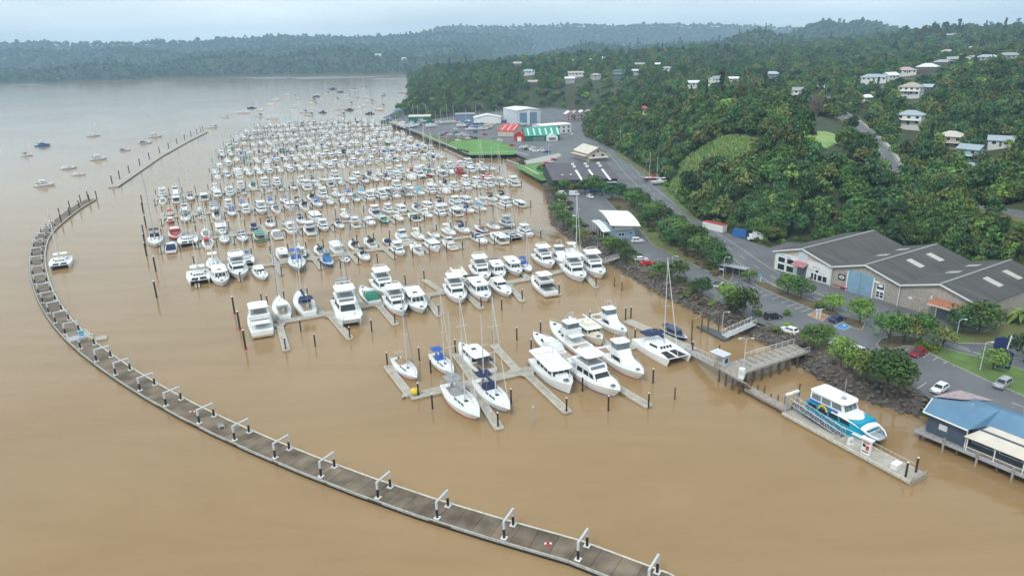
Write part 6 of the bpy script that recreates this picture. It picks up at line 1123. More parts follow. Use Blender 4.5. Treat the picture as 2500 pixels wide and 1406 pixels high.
# palm and pale shrubs by the warehouse corner
p = at(2482, 790, ZL); r = thing('palm_tree', 'fan palm with drooping fronds by the warehouse corner', 'palm', (p[0], p[1], ZL)); MB().tube((0, 0, 0), (.2, .1, 3.2), .3, .22).obj('trunk', 'bark', r)
for i in range(22):
    a = i * 2.4; el = .9 - (i % 5) * .35; dx, dy = math.cos(a), math.sin(a); pts = [(.2 + dx * t_ * 3.2, .1 + dy * t_ * 3.2, 3.2 + el * t_ * 3 - t_ * t_ * 2.6) for t_ in (0, .35, .7, 1)]; m_ = MB(); w_ = (.1, .45, .4, .03)
    m_.loft([[(x - dy * ww, y + dx * ww, z), (x + dy * ww, y - dx * ww, z)] for (x, y, z), ww in zip(pts, w_)], cap=False, closed=False); m_.obj('frond', 'leaf4', r)
for px, Rr in [((1990, 305), 7), ((1985, 285), 6), ((1842, 232), 6), ((2400, 135), 5.5), ((1400, 300), 3)]:
    p = hit(px[0], px[1]); spawn_tree('bare', 'bare_tree', 'leafless greyish tree standing above the evergreen wood', (p[0], p[1], p[2]), Rr / 4, 'leaf5', 'leafless trees', 'tree')
for px, s_, lf, lb in [((1775, 292), 1.9, 'leaf4', 'big fresh green domed tree on the knoll'), ((1700, 352), 1.7, 'leaf1', 'domed tree above the bright grass slope'), ((2255, 78), 1.5, 'leafp', 'lone umbrella shaped pine on the ridge skyline'), ((1700, 330), 1.4, 'leaf4', 'fresh green tree beside the grass slope'), ((1950, 325), 1.5, 'leaf2', 'olive tree beside the hilltop lawn'), ((1895, 320), 1.6, 'leaf4', 'pale green tree near the bare tree')]:
    p = hit(px[0], px[1]); spawn_tree('pine' if lf == 'leafp' else 'round', 'hill_tree', lb, (p[0], p[1], p[2] - .2), s_, lf, lb)

# ================================================================== vehicles
def prof(mb, pts, w_, ins=0.):
    mb.loft([[(x, y, z) for x, z in pts] for y in (-w_, w_)]); return mb
def car_t(kind):
    t = Tmpl(); w_ = .86
    if kind == 'van': t.part('body', prof(MB(), [(-2.3, .35), (2.3, .35), (2.35, .95), (1.7, 1.3), (1.2, 2.15), (-2.2, 2.2), (-2.35, 1.0)][::-1], w_ * 1.1), 'carp')
    else: t.part('body', prof(MB(), [(-2.1, .32), (2.1, .32), (2.16, .6), (2.0, .78), (.95, .93), (-1.75, .98), (-2.12, .84)][::-1], w_), 'carp')
    c = dict(hatch=(-1.85, 1.1, .95, 1.5, .8, .35), sedan=(-1.5, 1.1, .95, 1.44, .8, .55), suv=(-2.0, 1.1, .98, 1.72, .65, .2), pickup=(-.35, 1.1, .95, 1.6, .65, .12), van=(.3, 2.0, 1.25, 2.1, .8, 0))[kind]
    mb, f = frustum(c[0], c[1], w_ * .97, w_ * .95, c[2], c[3], c[4], c[5], .14); sub = []
    sub += [('windscreen', pane(f['front'], .06, .94, .12, .88), 'glass'), ('rear_window', pane(f['back'], .08, .92, .15, .85), 'glass')]
    for sd_ in ('star', 'port'): sub += [('side_window', pane(f[sd_], a, b, .18, .85), 'glass') for a, b in ((.1, .46), (.51, .88))]
    if kind != 'van': t.part('cabin', mb, 'carp', sub)
    else:
        t.part('windscreen', MB().add([(1.72, -.8, 1.33), (1.72, .8, 1.33), (1.25, .75, 2.1), (1.25, -.75, 2.1)], [(0, 1, 2, 3)]), 'glass')
        for s_ in (-1, 1): t.part('side_window', MB().box((.75, s_ * .96, 1.6), (1.0, .04, .55)), 'glass')
    for x in (-1.35, 1.35):
        for s_ in (-1, 1):
            t.part('wheel', MB().tube((x, s_ * (w_ - .16), .33), (x, s_ * (w_ + .04), .33), .33, n=12), 'blackhull', [('rim', MB().tube((x, s_ * (w_ + .03), .33), (x, s_ * (w_ + .055), .33), .2, n=8), 'alu')])
    for s_ in (-1, 1): t.part('headlight', MB().box((2.09, s_ * .62, .68), (.14, .36, .16)), 'glassl'); t.part('tail_light', MB().box((-2.11, s_ * .66, .8), (.08, .26, .22)), 'redhull')
    if kind == 'pickup': t.part('tray', MB().box((-1.25, 0, 1.0), (1.75, 1.76, .12)).box((-1.25, .86, 1.2), (1.75, .06, .35)).box((-1.25, -.86, 1.2), (1.75, .06, .35)).box((-2.1, 0, 1.2), (.06, 1.76, .35)), 'dgrey')
    return t
M['carp'] = M['gel']
CT = {k: car_t(k) for k in ('hatch', 'sedan', 'suv', 'pickup', 'van')}
M.update(car_silver=mat('silver_car_paint', (.45, .46, .48), .25, .4), car_black=mat('dark_car_paint', (.03, .033, .038), .2), car_blue=mat('blue_car_paint', (.03, .05, .14), .2), car_red=mat('red_car_paint', (.5, .02, .025), .25), car_maroon=mat('maroon_car_paint', (.28, .02, .035), .25), car_white=mat('white_car_paint', (.75, .76, .76), .25))
def car(kind, colr, px, hd, label, group=None, dz=.06):
    p = at(*px, ZL); CT[kind].spawn('parked_car' if kind not in ('van', 'pickup') else ('parked_van' if kind == 'van' else 'pickup_truck'), label, 'car' if kind not in ('van', 'pickup') else ('van' if kind == 'van' else 'truck'), (p[0], p[1], ZL + dz), math.radians(hd), group, 1., {'carp': 'car_' + colr})
NE = 33
for a in [('hatch', 'white', (2293, 955), 215, 'white hatchback parked behind the blue restaurant'), ('suv', 'silver', (2446, 944), 212, 'silver hatch with spare wheel parked by the lawn island'), ('hatch', 'maroon', (2240, 868), 208, 'dark red hatchback parked beside the clipped hedge'), ('sedan', 'blue', (2043, 784), 25, 'navy car parked beside the blue disabled bay'), ('suv', 'white', (2086, 862), 120, 'white car half hidden behind the bank trees'), ('sedan', 'white', (2048, 848), 122, 'white car behind the tree next to the wharf approach'), ('suv', 'black', (1886, 778), 10, 'black four wheel drive on the lane above the wharf'), ('pickup', 'white', (1762, 704), -35, 'white pickup truck driving along the car park lane'), ('sedan', 'red', (1580, 647), 10, 'bright red sports car parked at the car park edge'), ('hatch', 'white', (1566, 638), 14, 'white car parked next to the bright red sports car'), ('suv', 'white', (1556, 592), 5, 'white station wagon in front of the marina office'), ('pickup', 'white', (1392, 531), -8, 'white utility truck near the shoreline trees'), ('sedan', 'white', (1372, 492), 5, 'white sedan at the northern corner of the car park'), ('hatch', 'white', (1441, 484), -70, 'small white hatchback below the marine store'), ('van', 'white', (1402, 478), 8, 'white camper van under the store trees'), ('van', 'white', (1370, 478), 12, 'white van at the end of the store tree row'), ('sedan', 'white', (1397, 330), 80, 'white car driving past the green chandlery'), ('suv', 'black', (1424, 372), 85, 'dark car beside the cream boathouse'), ('hatch', 'white', (1926, 812), 125, 'white car under the shrubs at the wharf entrance')]: car(*a)
rc = random.Random(5)
for i, px in enumerate([(1078, 333), (1083, 337), (1112, 327), (1118, 332), (1122, 338), (1098, 331), (1137, 333), (1143, 340), (1130, 328), (1152, 337), (1160, 339), (1118, 345), (1112, 318), (1162, 325), (1084, 328), (1092, 328), (1184, 331), (1205, 338), (1221, 345), (1232, 350), (1243, 353), (1250, 357), (1268, 357), (1275, 362), (1283, 360), (1290, 366), (1302, 363), (1300, 369), (1308, 372), (1320, 369), (1328, 371), (1336, 373), (1282, 367)]):
    c_ = rc.choice(['white', 'white', 'silver', 'white', 'black', 'red', 'blue']); where = 'in the boatyard car park' if px[0] < 1190 else 'in the line along the big lawn'
    car(rc.choice(['sedan', 'suv', 'hatch', 'sedan']), c_, px, rc.choice([10, 15, 200]), f"{dict(white='white', silver='silver', black='black', red='red', blue='dark blue')[c_]} car parked {where}", f'{c_} cars parked {where}')
for px, c_ in [((1336, 402), 'red'), ((1346, 398), 'white'), ((1352, 393), 'red'), ((1327, 407), 'red')]: car('hatch', c_, px, 20, f'{c_} car parked between the triangular lawn and the dark store', f'{c_} cars by the triangular lawn')
# containers and caravan by the road
def container(px, L_, hd, body, top, label):
    p = at(*px, ZL); r = thing('shipping_container', label, 'container', (p[0], p[1], ZL + .06), math.radians(hd)); MB().box((0, 0, 1.3), (L_, 2.4, 2.5)).obj('box', body, r); MB().box((0, 0, 2.6), (L_ + .06, 2.46, .12)).obj('roof', top, r)
    for s_ in (-.6, .6): MB().box((L_ / 2 + .03, s_, 1.3), (.06, 1.1, 2.3)).obj('door', body, r)
    for i in range(int(L_ / .8)): MB().box((-L_ / 2 + .5 + i * .8, -1.22, 1.3), (.25, .06, 2.2)).obj('rib', body, r)
container((1744, 562), 9, -56, 'white', 'cred', 'long white container with red roof beside the road'); container((1808, 578), 5, -45, 'bluehull', 'bluehull', 'blue shipping container below the wooded bank')
p = at(1848, 588, ZL); r = thing('box_truck', 'white box truck next to the blue container', 'truck', (p[0], p[1], ZL + .06), math.radians(172)); MB().box((-.6, 0, 1.9), (4.4, 2.2, 2.4)).obj('box_body', 'white', r); mb, f = frustum(1.7, 3.2, 1.0, .95, .5, 2.3, .5, 0, .1); mb.obj('cab', 'white', r); pane(f['front'], .08, .92, .45, .88).obj('windscreen', 'glass', r); MB().box((.2, 0, .6), (5.8, 1.6, .3)).obj('chassis', 'dgrey', r)
for x in (-1.8, 2.3):
    for s_ in (-.9, .9): MB().tube((x, s_ - .12, .42), (x, s_ + .12, .42), .42, n=10).obj('wheel', 'blackhull', r)
# boats ashore
YARD = [(1075, 301, 's'), (1090, 303, 's'), (1110, 302, 's'), (1140, 302, 's'), (1165, 306, 's'), (1210, 300, 's'), (1225, 297, 'm'), (1240, 300, 'm'), (1130, 311, 'm'), (1145, 313, 'm'), (1160, 316, 'm'), (1175, 319, 's'), (1190, 316, 'm'), (1200, 309, 'm'), (1148, 320, 'm'), (962, 303, 'm'), (972, 306, 'm'), (981, 309, 'm'), (990, 312, 'm'), (1000, 314, 'm'), (1010, 312, 'm'), (1020, 309, 's'), (1062, 306, 's'), (1055, 312, 'm'), (1032, 301, 'm'), (945, 294, 's'), (950, 298, 'm'), (1275, 309, 'm'), (1012, 295, 's'), (1040, 297, 's')]
def cradle(p, L_, hd, r):
    for x in (-L_ * .25, L_ * .2): MB().box((x, 0, -.75), (.3, 2.4, .5)).obj('cradle', 'dgrey', r)
for i, (px, py, kd) in enumerate(YARD):
    p = at(px, py, ZL)[:2]; sl = kd == 's'; L_ = rc.uniform(9, 12.5); hd = math.radians(rc.choice([15, 25, 190, 20]) + rc.uniform(-8, 8))
    o = boat('fsail' if sl else 'fmotor', None, ctr=p, hd=hd, L=L_, where='propped ashore in the boatyard', rnd=rc, t=rc.choice(FARS if sl else FARM), z=ZL + 1.05, hull=rc.choice(['gel', 'gel', 'gel', 'gel', 'navy', 'bluehull', 'cream'])); cradle(p, 12, hd, o)
for px, kd, hl in [((1588, 443), 'sloop', 'redhull'), ((1606, 452), 'sloop', 'gel'), ((1516, 364), 'sloop', 'gel')]:
    p = at(*px, ZL)[:2]; o = boat(kd, None, ctr=p, hd=math.radians(195), L=9.5, hull=hl, cover='cred' if hl == 'redhull' else 'cwhite', label=f"{HCOL[hl]} yacht standing on a cradle " + ('beside the main road' if px[0] > 1550 else 'at the bend behind the boathouse'), z=ZL + 1.0); cradle(p, 12, 0, o)
for px, dx in [((2047, 702), 0), ((2064, 708), 0)]:
    p = at(*px, ZL)[:2]; r = thing('dinghy', 'red plastic dinghy leaning at the warehouse wall', 'dinghy', (*p, ZL + .35), WF, 'red dinghies at the warehouse'); h, d, b, sh = hull_part(2.9, 1.35, .45, .55, .8, 2.2, .05, n=7, z0=-.2); h.obj('hull', 'redhull', r); d.obj('cover', 'cred', r)
# travel lift, lamp posts, signs
p = at(975, 296, 0)[:2]; r = thing('travel_lift', 'blue grey boat hoist frame standing at the slipway', 'boat hoist', (*p, ZL), .35)
for x in (-4, 4):
    for y in (-3.5, 3.5): MB().box((x, y, 4), (.6, .6, 8)).obj('leg', 'greyblue', r); MB().tube((x, y - .3, .5), (x, y + .3, .5), .6, n=10).obj('wheel', 'blackhull', r)
for y in (-3.5, 3.5): MB().box((0, y, 7.7), (8.6, .6, .7)).obj('top_beam', 'greyblue', r)
MB().box((-4, 0, 7.9), (.6, 7, .6)).obj('cross_beam', 'greyblue', r)
def lamp(px, h_, label, z0=ZL, two=False):
    p = at(*px, z0); r = thing('lamp_post', label, 'lamp post', (p[0], p[1], z0)); MB().tube((0, 0, 0), (0, 0, h_), .09, .06).obj('post', 'galvl', r)
    for s_ in ((-1, 1) if two else (1,)): MB().poly([(0, 0, h_), (s_ * .5, 0, h_ + .35), (s_ * 1.1, 0, h_ + .3)], .05, 5).obj('arm', 'galvl', r); MB().box((s_ * 1.3, 0, h_ + .26), (.6, .25, .12)).obj('lamp_head', 'white', r)
for px, h_, lb in [((955, 362), 12, 'tall curved lamp post among the far piers'), ((1049, 345), 11, 'lamp post on the path beside the sea wall'), ((1091, 362), 9, 'white lamp post at the lawn corner'), ((1339, 384), 7, 'lamp post at the boat ramp head'), ((1520, 575), 6, 'lamp post behind the marina office'), ((1631, 590), 6, 'lamp post among the roadside trees'), ((1765, 680), 6, 'lamp post beside the bus shelter'), ((1640, 668), 5, 'lamp post on the rock bank'), ((2392, 905), 6, 'lamp post on the lawn island'), ((2330, 845), 6, 'lamp post at the island tip'), ((1380, 545), 6, 'lamp post near the white utility truck')]: lamp(px, h_, lb)
p = at(2442, 902, ZL)[:2]; r = thing('marina_sign', 'large dark blue sculptural sign panels with white mast', 'sign', (*p, ZL + .1), math.radians(-28))
MB().prism([(-1.6, 0), (1.1, 0), (1.1, .25), (-1.6, .25)], 0, .2).obj('plinth', 'kerb', r)
def vpan(pts): m_ = MB(); m_.loft([[(x, y, z) for x, z in pts] for y in (0, .25)]); return m_
vpan([(-.7, .2), (1.5, .2), (1.7, 3.6), (.1, 4.6), (-.3, 2.4)][::-1]).obj('lower_panel', 'navy', r); vpan([(-1.9, 4.3), (.2, 4.5), (.3, 6.6), (-.6, 7.0), (-1.9, 6.5), (-2.1, 5.3)][::-1]).obj('upper_panel', 'navy', r); MB().tube((.35, .12, 4.2), (.6, .12, 7.4), .12).obj('mast', 'white', r)
p = at(1997, 779, ZL)[:2]; r = thing('info_sign', 'white framed sign with navy panel on the clay island', 'sign', (*p, ZL + .14), math.radians(20)); [MB().box((x, 0, 1.2), (.3, .2, 2.4)).obj('leg', 'white', r) for x in (-.5, .5)]; MB().box((0, 0, 2.3), (1.9, .2, .5)).obj('header', 'white', r); MB().box((.2, 0, 2.8), (1.4, .15, .6)).obj('panel', 'navy', r)
p = at(1853, 688, ZL)[:2]; r = thing('frame_sign', 'small white and blue sign frame beside the bus shelter tree', 'sign', (*p, ZL + .1), .2); [MB().box((x, 0, .8), (.22, .15, 1.7)).obj('leg', 'white', r) for x in (-.4, .4)]; MB().box((0, 0, 1.75), (1.1, .16, .7)).obj('panel', 'caqua', r)
p = at(1790, 672, ZL)[:2]; r = thing('bus_shelter', 'grey roofed bus shelter with navy sign panel on its end', 'shelter', (*p, ZL + .1), math.radians(-42)); MB().box((0, 0, 2.6), (8.4, 2.6, .18)).obj('roof', 'h_grey', r); MB().box((0, .9, 1.2), (8, .1, 2.3)).obj('back_wall', 'dgrey', r)
for x in (-4, -1.9, .3, 2.2, 4): MB().tube((x, -1.1, 0), (x, -1.1, 2.55), .06).obj('post', 'galv', r)
MB().box((-3.1, -1.15, 1.75), (1.7, .08, 1.3)).obj('sign', 'navy', r); MB().box((-3.1, -1.2, 1.45), (1.4, .05, .35)).obj('sign_stripe', 'white', r)

# ================================================================== wharf, gangways, ferry landing
def truss(name, label, a, b, w_, h_, mt='white', deck='timber', n=9, cat='gangway'):
    a, b = np.array(a, float), np.array(b, float); d = b - a; l = np.hypot(*d[:2]); r = thing(name, label, cat, tuple(a), math.atan2(d[1], d[0])); dz = d[2]
    Z = lambda x: dz * x / l
    m_ = MB(); m_.add([(0, -w_ / 2, 0), (l, -w_ / 2, dz), (l, w_ / 2, dz), (0, w_ / 2, 0), (0, -w_ / 2, -.12), (l, -w_ / 2, dz - .12), (l, w_ / 2, dz - .12), (0, w_ / 2, -.12)], [(0, 1, 2, 3), (7, 6, 5, 4), (0, 4, 5, 1), (3, 2, 6, 7)]); m_.obj('deck', deck, r)
    for s_ in (-1, 1):
        m_ = MB(); y = s_ * w_ / 2; xs = np.linspace(0, l, n)
        m_.tube((0, y, .03), (l, y, dz + .03), .05, n=5).tube((0, y, h_), (l, y, dz + h_), .055, n=5)
        for i, x in enumerate(xs):
            m_.tube((x, y, Z(x)), (x, y, Z(x) + h_), .035, n=4)
            if i < n - 1: m_.tube((x, y, Z(x) + (h_ if i % 2 else 0)), (xs[i + 1], y, Z(xs[i + 1]) + (0 if i % 2 else h_)), .03, n=4)
        m_.obj('side_truss', mt, r)
    return r
WZ = 3.0
wh = [at(*p, WZ)[:2] for p in [(1746, 893), (1800, 878), (1938, 838), (1976, 858), (1822, 909), (1812, 931)]]; w0 = wh[0]
r = thing('timber_wharf', 'weathered timber wharf on piles leading from the shore bank', 'wharf', (*w0, 0)); MB().prism([tuple(p - w0) for p in wh], WZ - .35, WZ).obj('deck', 'timber', r)
dv = wh[2] - wh[1]; dv /= np.linalg.norm(dv); dn_ = np.array([-dv[1], dv[0]])
for i in range(12):
    c_ = wh[1] + dv * (i * 2.0) - w0; MB().box((c_[0] - dn_[0] * 1.9, c_[1] - dn_[1] * 1.9, WZ + .03), (.12, 4.4, .05), math.atan2(dv[1], dv[0])).obj('deck_joint', 'pbrown', r)
for a, b, nn in ((wh[1], wh[2], 7), (wh[3], wh[4], 7), (wh[5], wh[0], 4), (wh[4], wh[5], 2)):
    for i in range(nn): p = a + (b - a) * (i + .3) / nn - w0; MB().tube((p[0], p[1], -2.5), (p[0], p[1], WZ - .3), .2, n=7).obj('pile', 'pbrown', r)
for a, b, mt_ in ((wh[1] + dv * 2, wh[2], 'white'), (wh[4] + dv * 1.5, wh[3], 'galvl')):
    l = np.linalg.norm(b - a); m_ = MB(); 
    for i in range(9): p = a + (b - a) * i / 8 - w0; m_.tube((p[0], p[1], WZ), (p[0], p[1], WZ + 1.05), .045, n=4)
    a2, b2 = a - w0, b - w0; m_.tube((*a2, WZ + 1.05), (*b2, WZ + 1.05), .055, n=5).tube((*a2, WZ + .55), (*b2, WZ + .55), .03, n=4); m_.obj('railing', mt_, r)
p = at(1810, 922, WZ)[:2]; o = thing('fuel_cabinet', 'white upright fuel cabinet at the wharf corner', 'cabinet', (*p, WZ), -.5); MB().box((0, 0, 1.05), (1.1, .9, 2.1)).obj('body', 'white', o); MB().box((0, -.47, 1.3), (.8, .05, .9)).obj('panel', 'galvl', o); MB().tube((.5, .5, .2), (.6, .9, 1.2), .06).obj('hose', 'white', o)
p = at(1757, 888, WZ)[:2]; o = thing('gate_kiosk', 'small grey roofed gate kiosk where the gangway meets the wharf', 'kiosk', (*p, WZ), math.radians(-55)); MB().box((0, 0, 2.5), (3.6, 2.6, .14)).obj('roof', 'galvl', o)
for x in (-1.4, 1.4):
    for y in (-1, 1): MB().tube((x, y, 0), (x, y, 2.45), .07).obj('post', 'galv', o)
MB().box((1.4, 0, 1.0), (.08, 1.9, 1.9)).obj('gate', 'pgrey', o); MB().box((1.46, .2, 1.1), (.05, .9, 1.0)).obj('notice', 'navy', o); MB().box((0, 1.0, .9), (2.8, .06, 1.7)).obj('side_screen', 'pgrey', o)
lamp((1815, 900), 6.5, 'two armed lamp post standing on the timber wharf', WZ, True)
truss('gangway', 'long white truss gangway from the kiosk down to the first pier', (*at(1752, 892, WZ)[:2], WZ), (*at(1668, 850, .5)[:2], .5), 1.9, 1.1, 'galvl', n=13)
jt = thing('floating_jetty', 'narrow pale floating jetty beside the white catamaran', 'jetty', (*G2((1530, 786)), 0)); b0 = G2((1530, 786)); pts = [G2(p) for p in [(1530, 786), (1600, 816), (1692, 858)]]; add_walk(jt, b0, pts, 2.4)
for p in [(1527, 780), (1540, 778), (1690, 866)]: pile(G2(p), 'black', 'black pile at the narrow floating jetty')
truss('gangway', 'white truss gangway linking the second pier to the shore', (*at(1512, 628, ZL)[:2], ZL), (*G2((1458, 648)), .5), 1.6, 1.1, 'galvl', n=9)
truss('gangway', 'low grey gangway linking the third pier to the shore', (*at(1360, 566, ZL)[:2], ZL), (*SNp(114, 232), .5), 1.4, 1.0, 'galv', n=9)
truss('gangway', 'white zigzag truss gangway above the small launching pontoon', (*at(1840, 790, ZL)[:2], ZL + .1), (*at(1768, 822, .5)[:2], .6), 1.8, 1.3, 'white', 'galv', n=9)
lp = [G2(p) for p in [(1700, 800), (1720, 800), (1790, 824), (1780, 832), (1765, 834)]]; r = thing('launching_pontoon', 'dark launching pontoon with timber hoist frames', 'pontoon', (*lp[0], 0)); MB().prism([tuple(p - lp[0]) for p in lp], -.2, .5).obj('deck', 'dgrey', r)
for a, b in (((1688, 828), (1712, 812)), ((1728, 812), (1754, 806))):
    A, B = G2(a) - lp[0], G2(b) - lp[0]
    for q_ in (A, B): MB().tube((*q_, -2), (*q_, 5.0), .16, n=7).obj('post', 'pbrown', r)
    MB().tube((*A, 4.8), (*B, 4.8), .1, n=6).obj('cross_beam', 'timber', r)
lamp((1762, 812), 5, 'hooked lamp post on the launching pontoon', .4)
for p in [(1688, 850), (1500, 700), (1518, 710), (1950, 965), (1998, 968), (1755, 868)]: pile(G2(p), 'brown', 'short brown timber pile standing in the water below the bank')
# landing walk, ferry pontoon
A, B, C_ = at(1826, 945, 1.0)[:2], at(1925, 998, 1.0)[:2], at(2238, 1168, .7)[:2]
st_ = thing('landing_walk', 'old timber landing walk stepping down from the wharf', 'walkway', (*A, 0)); seg(np.zeros(2), B - A, 1.9, .5, 1.0).obj('deck', 'timber', st_); seg((np.array([-.95, .2]) * 0), B - A, 2.3, .2, .48).obj('bearer', 'pbrown', st_)
for i in range(7): q_ = (B - A) * i / 6; MB().tube((q_[0] + .8, q_[1] + .4, -2), (q_[0] + .8, q_[1] + .4, 1.6 + (i % 3) * .5), .14, n=6).obj('pile', 'pbrown', st_)
D0_ = at(1812, 931, WZ)[:2]
for i in range(9): q_ = D0_ + (A - D0_) * (i + .5) / 9 - A; MB().box((q_[0], q_[1], 3.0 - 2.0 * (i + .5) / 9), (.34, 1.7, .08), math.atan2(*(A - D0_)[::-1])).obj('step', 'timber', st_)
fp = thing('ferry_pontoon', 'long concrete ferry pontoon with pale deck and rails', 'pontoon', (*B, 0)); dv = (C_ - B) / np.linalg.norm(C_ - B); dn_ = np.array([-dv[1], dv[0]]); L_ = np.linalg.norm(C_ - B)
for i in range(6): seg(dv * (L_ * i / 6 + .02) + dn_ * .3, dv * (L_ * (i + 1) / 6 - .02) + dn_ * .3, 3.6, -.4, .7).obj('deck_section', 'concl', fp)
seg(dn_ * -1.62, dv * L_ + dn_ * -1.62, .22, .3, .82).obj('edge_beam', 'edge', fp); seg(dn_ * 2.2, dv * L_ + dn_ * 2.2, .22, .3, .82).obj('edge_beam', 'edge', fp)
m_ = MB()
for i in range(8): q_ = dv * (L_ * (.5 + .065 * i)) + dn_ * 2.1; m_.tube((*q_, .7), (*q_, 1.7), .05, n=4)
m_.tube((*(dv * L_ * .5 + dn_ * 2.1), 1.7), (*(dv * L_ * .95 + dn_ * 2.1), 1.7), .05, n=4); m_.obj('railing', 'galv', fp)
for o_, q_ in ((L_ - 1.2, -1.0), (L_ - 1.2, 1.6)): p = B + dv * o_ + dn_ * q_; pile(p, 'tall', 'stout black pile with pale cone top at the ferry pontoon end', .75)
for o_ in (L_ * .22, ): p = B + dv * o_ + dn_ * 2.6; pile(p, 'brown', 'brown pile beside the ferry gangway', 1.3)
m_ = MB(); e_ = dv * (L_ + .3); m_.tube((*(e_ - dn_ * 1.5), .3), (*(e_ - dn_ * 1.5), 1.7), .1).tube((*(e_ + dn_ * 2), .3), (*(e_ + dn_ * 2), 1.7), .1).tube((*(e_ - dn_ * 1.5), 1.6), (*(e_ + dn_ * 2), 1.6), .1); m_.obj('end_barrier', 'timber', fp)
g0 = B + dv * .2 + dn_ * .6; truss('gangway', 'silver truss gangway dropping onto the ferry pontoon', (*g0, 2.2), (*(g0 + dv * 11), .8), 1.4, 1.15, 'galvl', 'dgrey', n=11)
r = thing('gangway_portal', 'steel portal frame holding the ferry gangway', 'frame', (*g0, 0), math.atan2(dv[1], dv[0]))
for y in (-1.4, 1.4): MB().box((-.2, y, 1.6), (.28, .28, 5.2)).obj('post', 'galv', r)
MB().box((-.2, 0, 4.2), (.5, 3.2, .35)).obj('beam', 'white', r)
p = B + dv * L_ * .66 - dn_ * .6; r = thing('notice_stand', 'white notice stand with red and black panels on the ferry pontoon', 'sign', (*p, .7), math.atan2(dv[1], dv[0]) + .1); MB().box((0, 0, 1.3), (1.5, .5, 2.6)).obj('stand', 'white', r); MB().box((0, 0, 2.75), (2.0, .9, .25)).obj('canopy', 'white', r); MB().box((.3, -.28, 1.3), (.5, .05, .8)).obj('red_panel', 'red', r); MB().box((-.3, -.28, 1.6), (.5, .05, .5)).obj('black_panel', 'blackhull', r); MB().box((0, -.28, 2.2), (1.1, .05, .35)).obj('mauve_panel', 'pink', r); MB().box((0, -.28, .5), (1.1, .05, .2)).obj('text_panel', 'dgrey', r)
p = B + dv * L_ * .53 - dn_ * .2; r = thing('sandwich_board', 'white sandwich board standing on the ferry pontoon', 'sign', (*p, .7), .3); MB().box((0, 0, .65), (1.0, .6, 1.3), top=(.9, .2)).obj('board', 'white', r); MB().box((0, -.25, .6), (.5, .04, .4)).obj('panel', 'galv', r)
p = B + dv * L_ * .86; r = thing('deck_box', 'white deck locker near the ferry pontoon end', 'box', (*p, .7), .6); MB().box((0, 0, .4), (1.7, 1.0, .8)).obj('box', 'white', r); MB().box((0, 0, .84), (1.76, 1.06, .08)).obj('lid', 'gel', r)
# ferry
fc = at(2098, 1046, 0)[:2] + np.array([.4, .3]); fh = math.atan2(dv[1], dv[0])
r = thing('ferry', 'blue and white catamaran ferry berthed at the long pontoon', 'ferry', (*(at(2136, 1092)[:2] - dv * 6.6 + dn_ * .9), 0), fh, None, .9); r.scale[2] = 1.08
for s_ in (-1, 1):
    h, d, b, sh = hull_part(15.5, 2.0, 1.5, 1.7, .8, 2.4, .1, yoff=s_ * 1.95); h.obj('hull', 'teal', r)
MB().box((-1, 0, 1.4), (13, 5.4, .5)).obj('bridge_deck', 'gel', r)
mb, f = frustum(-7.3, 5.4, 2.95, 2.5, 1.5, 3.2, 1.0, -.1, .12); lc = mb.obj('main_cabin', 'teal', r)
for sd_ in ('star', 'port'):
    for a in ((.04, .2), (.23, .4), (.43, .6), (.63, .8)): (pane(f[sd_], *a, .38, .86) if sd_ == 'star' else pane(f[sd_], 1 - a[1], 1 - a[0], .38, .86)).obj('side_window', 'glass', lc)
hd_ = MB(); ys = np.linspace(-1, 1, 7); secs = [(-1.5, 3.25, 2.9), (1.2, 3.2, 2.85), (3.4, 2.95, 2.6), (5.6, 2.45, 2.25)]
hd_.loft([[(x, y * w2, z + .25 * (1 - y * y)) for y in ys] + [(x, w2, z - .12), (x, -w2, z - .12)] for x, z, w2 in secs]); hd_.obj('foredeck_hood', 'gel', r)
for s_ in (-1, 1): MB().loft([[(x, s_ * (y - .18), z - .12), (x, s_ * (y + .05), z - .12), (x, s_ * (y + .05), z + .12), (x, s_ * (y - .18), z + .12)] for x, y, z in ((5.2, 2.3, 2.5), (6.8, 2.0, 2.05), (7.9, 1.2, 1.75))]).obj('bow_rim', 'gel', r)
MB().prism([(5.2, -2.2), (7.2, -1.7), (7.9, -.9), (7.9, .9), (7.2, 1.7), (5.2, 2.2)], 1.42, 1.5).obj('bow_deck', 'galv', r); MB().poly([(5.8, -1.3, 1.5), (5.9, -1.3, 2.2), (7.2, -.9, 2.1), (7.2, .9, 2.1), (5.9, 1.3, 2.2), (5.8, 1.3, 1.5)], .05).obj('bow_rail', 'steel', r); MB().box((5.0, 0, 2.05), (.12, 4.0, 1.0)).obj('bow_doors', 'glass', r)
mb, f = frustum(-7.0, 1.0, 2.5, 2.2, 3.2, 5.0, .9, 0, .2); uc = mb.obj('upper_cabin', 'gel', r)
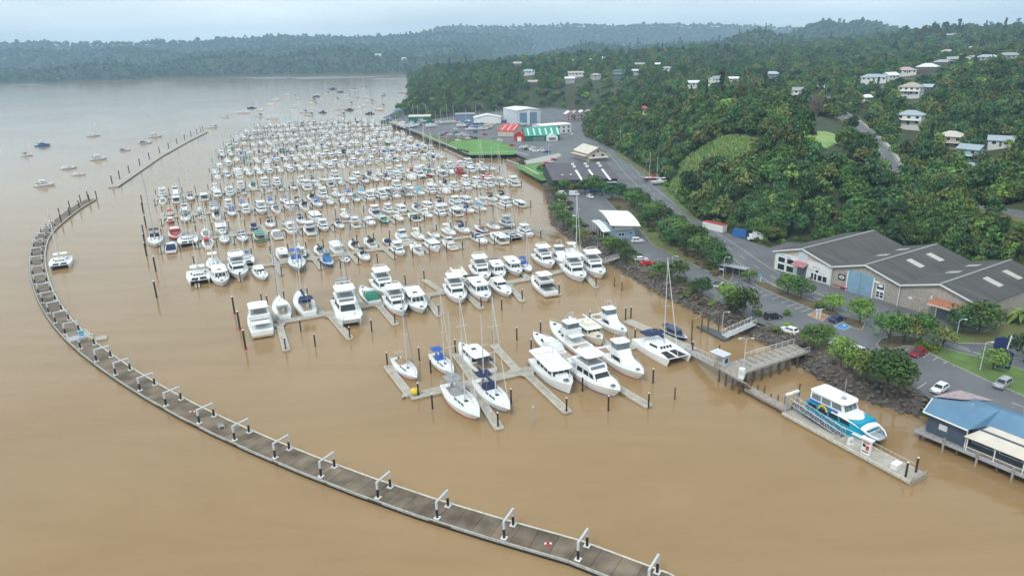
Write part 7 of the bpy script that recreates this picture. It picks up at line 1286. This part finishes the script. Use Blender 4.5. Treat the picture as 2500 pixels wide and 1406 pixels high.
for a in ((.08, .36), (.38, .62), (.65, .92)): pane(f['front'], *a, .3, .88).obj('windscreen', 'glassl', uc)
for sd_ in ('star', 'port'):
    for a in ((.05, .32), (.35, .62), (.66, .94)): (pane(f[sd_], *a, .35, .85) if sd_ == 'star' else pane(f[sd_], 1 - a[1], 1 - a[0], .35, .85)).obj('side_window', 'glassl', uc)
for s_ in (-1, 1): MB().box((-3.6, s_ * 2.62, 3.45), (6.6, .1, .5)).obj('blue_band', 'bluehull', uc)
slab(-7.4, .9, 2.45, 5.0, .18, .5).obj('roof', 'gel', r); MB().tube((-1.2, 0, 5.2), (-1.4, 0, 6.4), .07).box((-1.2, 0, 5.35), (.8, .8, .25)).obj('radar_mast', 'galv', r); MB().tube((-2.2, 1.4, 5.2), (-2.2, 1.4, 8.2), .025, n=4).obj('antenna', 'white', r)
ar = MB(); ar.loft([[(-3.4 + math.cos(a) * q_, -3.0, 2.7 + math.sin(a) * q_) for q_ in (.75, 1.15)] + [(-3.4 + math.cos(a) * q_, -2.93, 2.7 + math.sin(a) * q_) for q_ in (1.15, .75)] for a in np.linspace(.1, PI - .1, 9)], cap=False); ar.obj('sun_emblem', 'yellow', r)
for i, (x, z) in enumerate(((-2.2, 1.9), (-1.5, 2.0), (-.8, 1.85), (-.1, 1.9), (.5, 1.8))): MB().box((x, -2.95, z), (.5, .06, .16)).obj('wave_marking', 'gel', r)
print('SCENE OBJECTS', len(bpy.data.objects))
# ================================================================== the hazy air
hz = MB(); hz.box((0, 2900, 132), (12000, 6400, 274)); ho = hz.obj('haze', None); tag(ho, 'thin blue haze hanging over the river and hills', 'haze', kind='stuff')
hm = bpy.data.materials.new('haze'); hm.use_nodes = True; t = hm.node_tree; t.nodes.remove(t.nodes['Principled BSDF'])
pv = nd(t, 'ShaderNodeVolumePrincipled'); pv.inputs['Color'].default_value = (.52, .75, 1, 1); pv.inputs['Density'].default_value = .00018; pv.inputs['Anisotropy'].default_value = 0
t.links.new(pv.outputs[0], t.nodes['Material Output'].inputs['Volume']); ho.data.materials.append(hm)
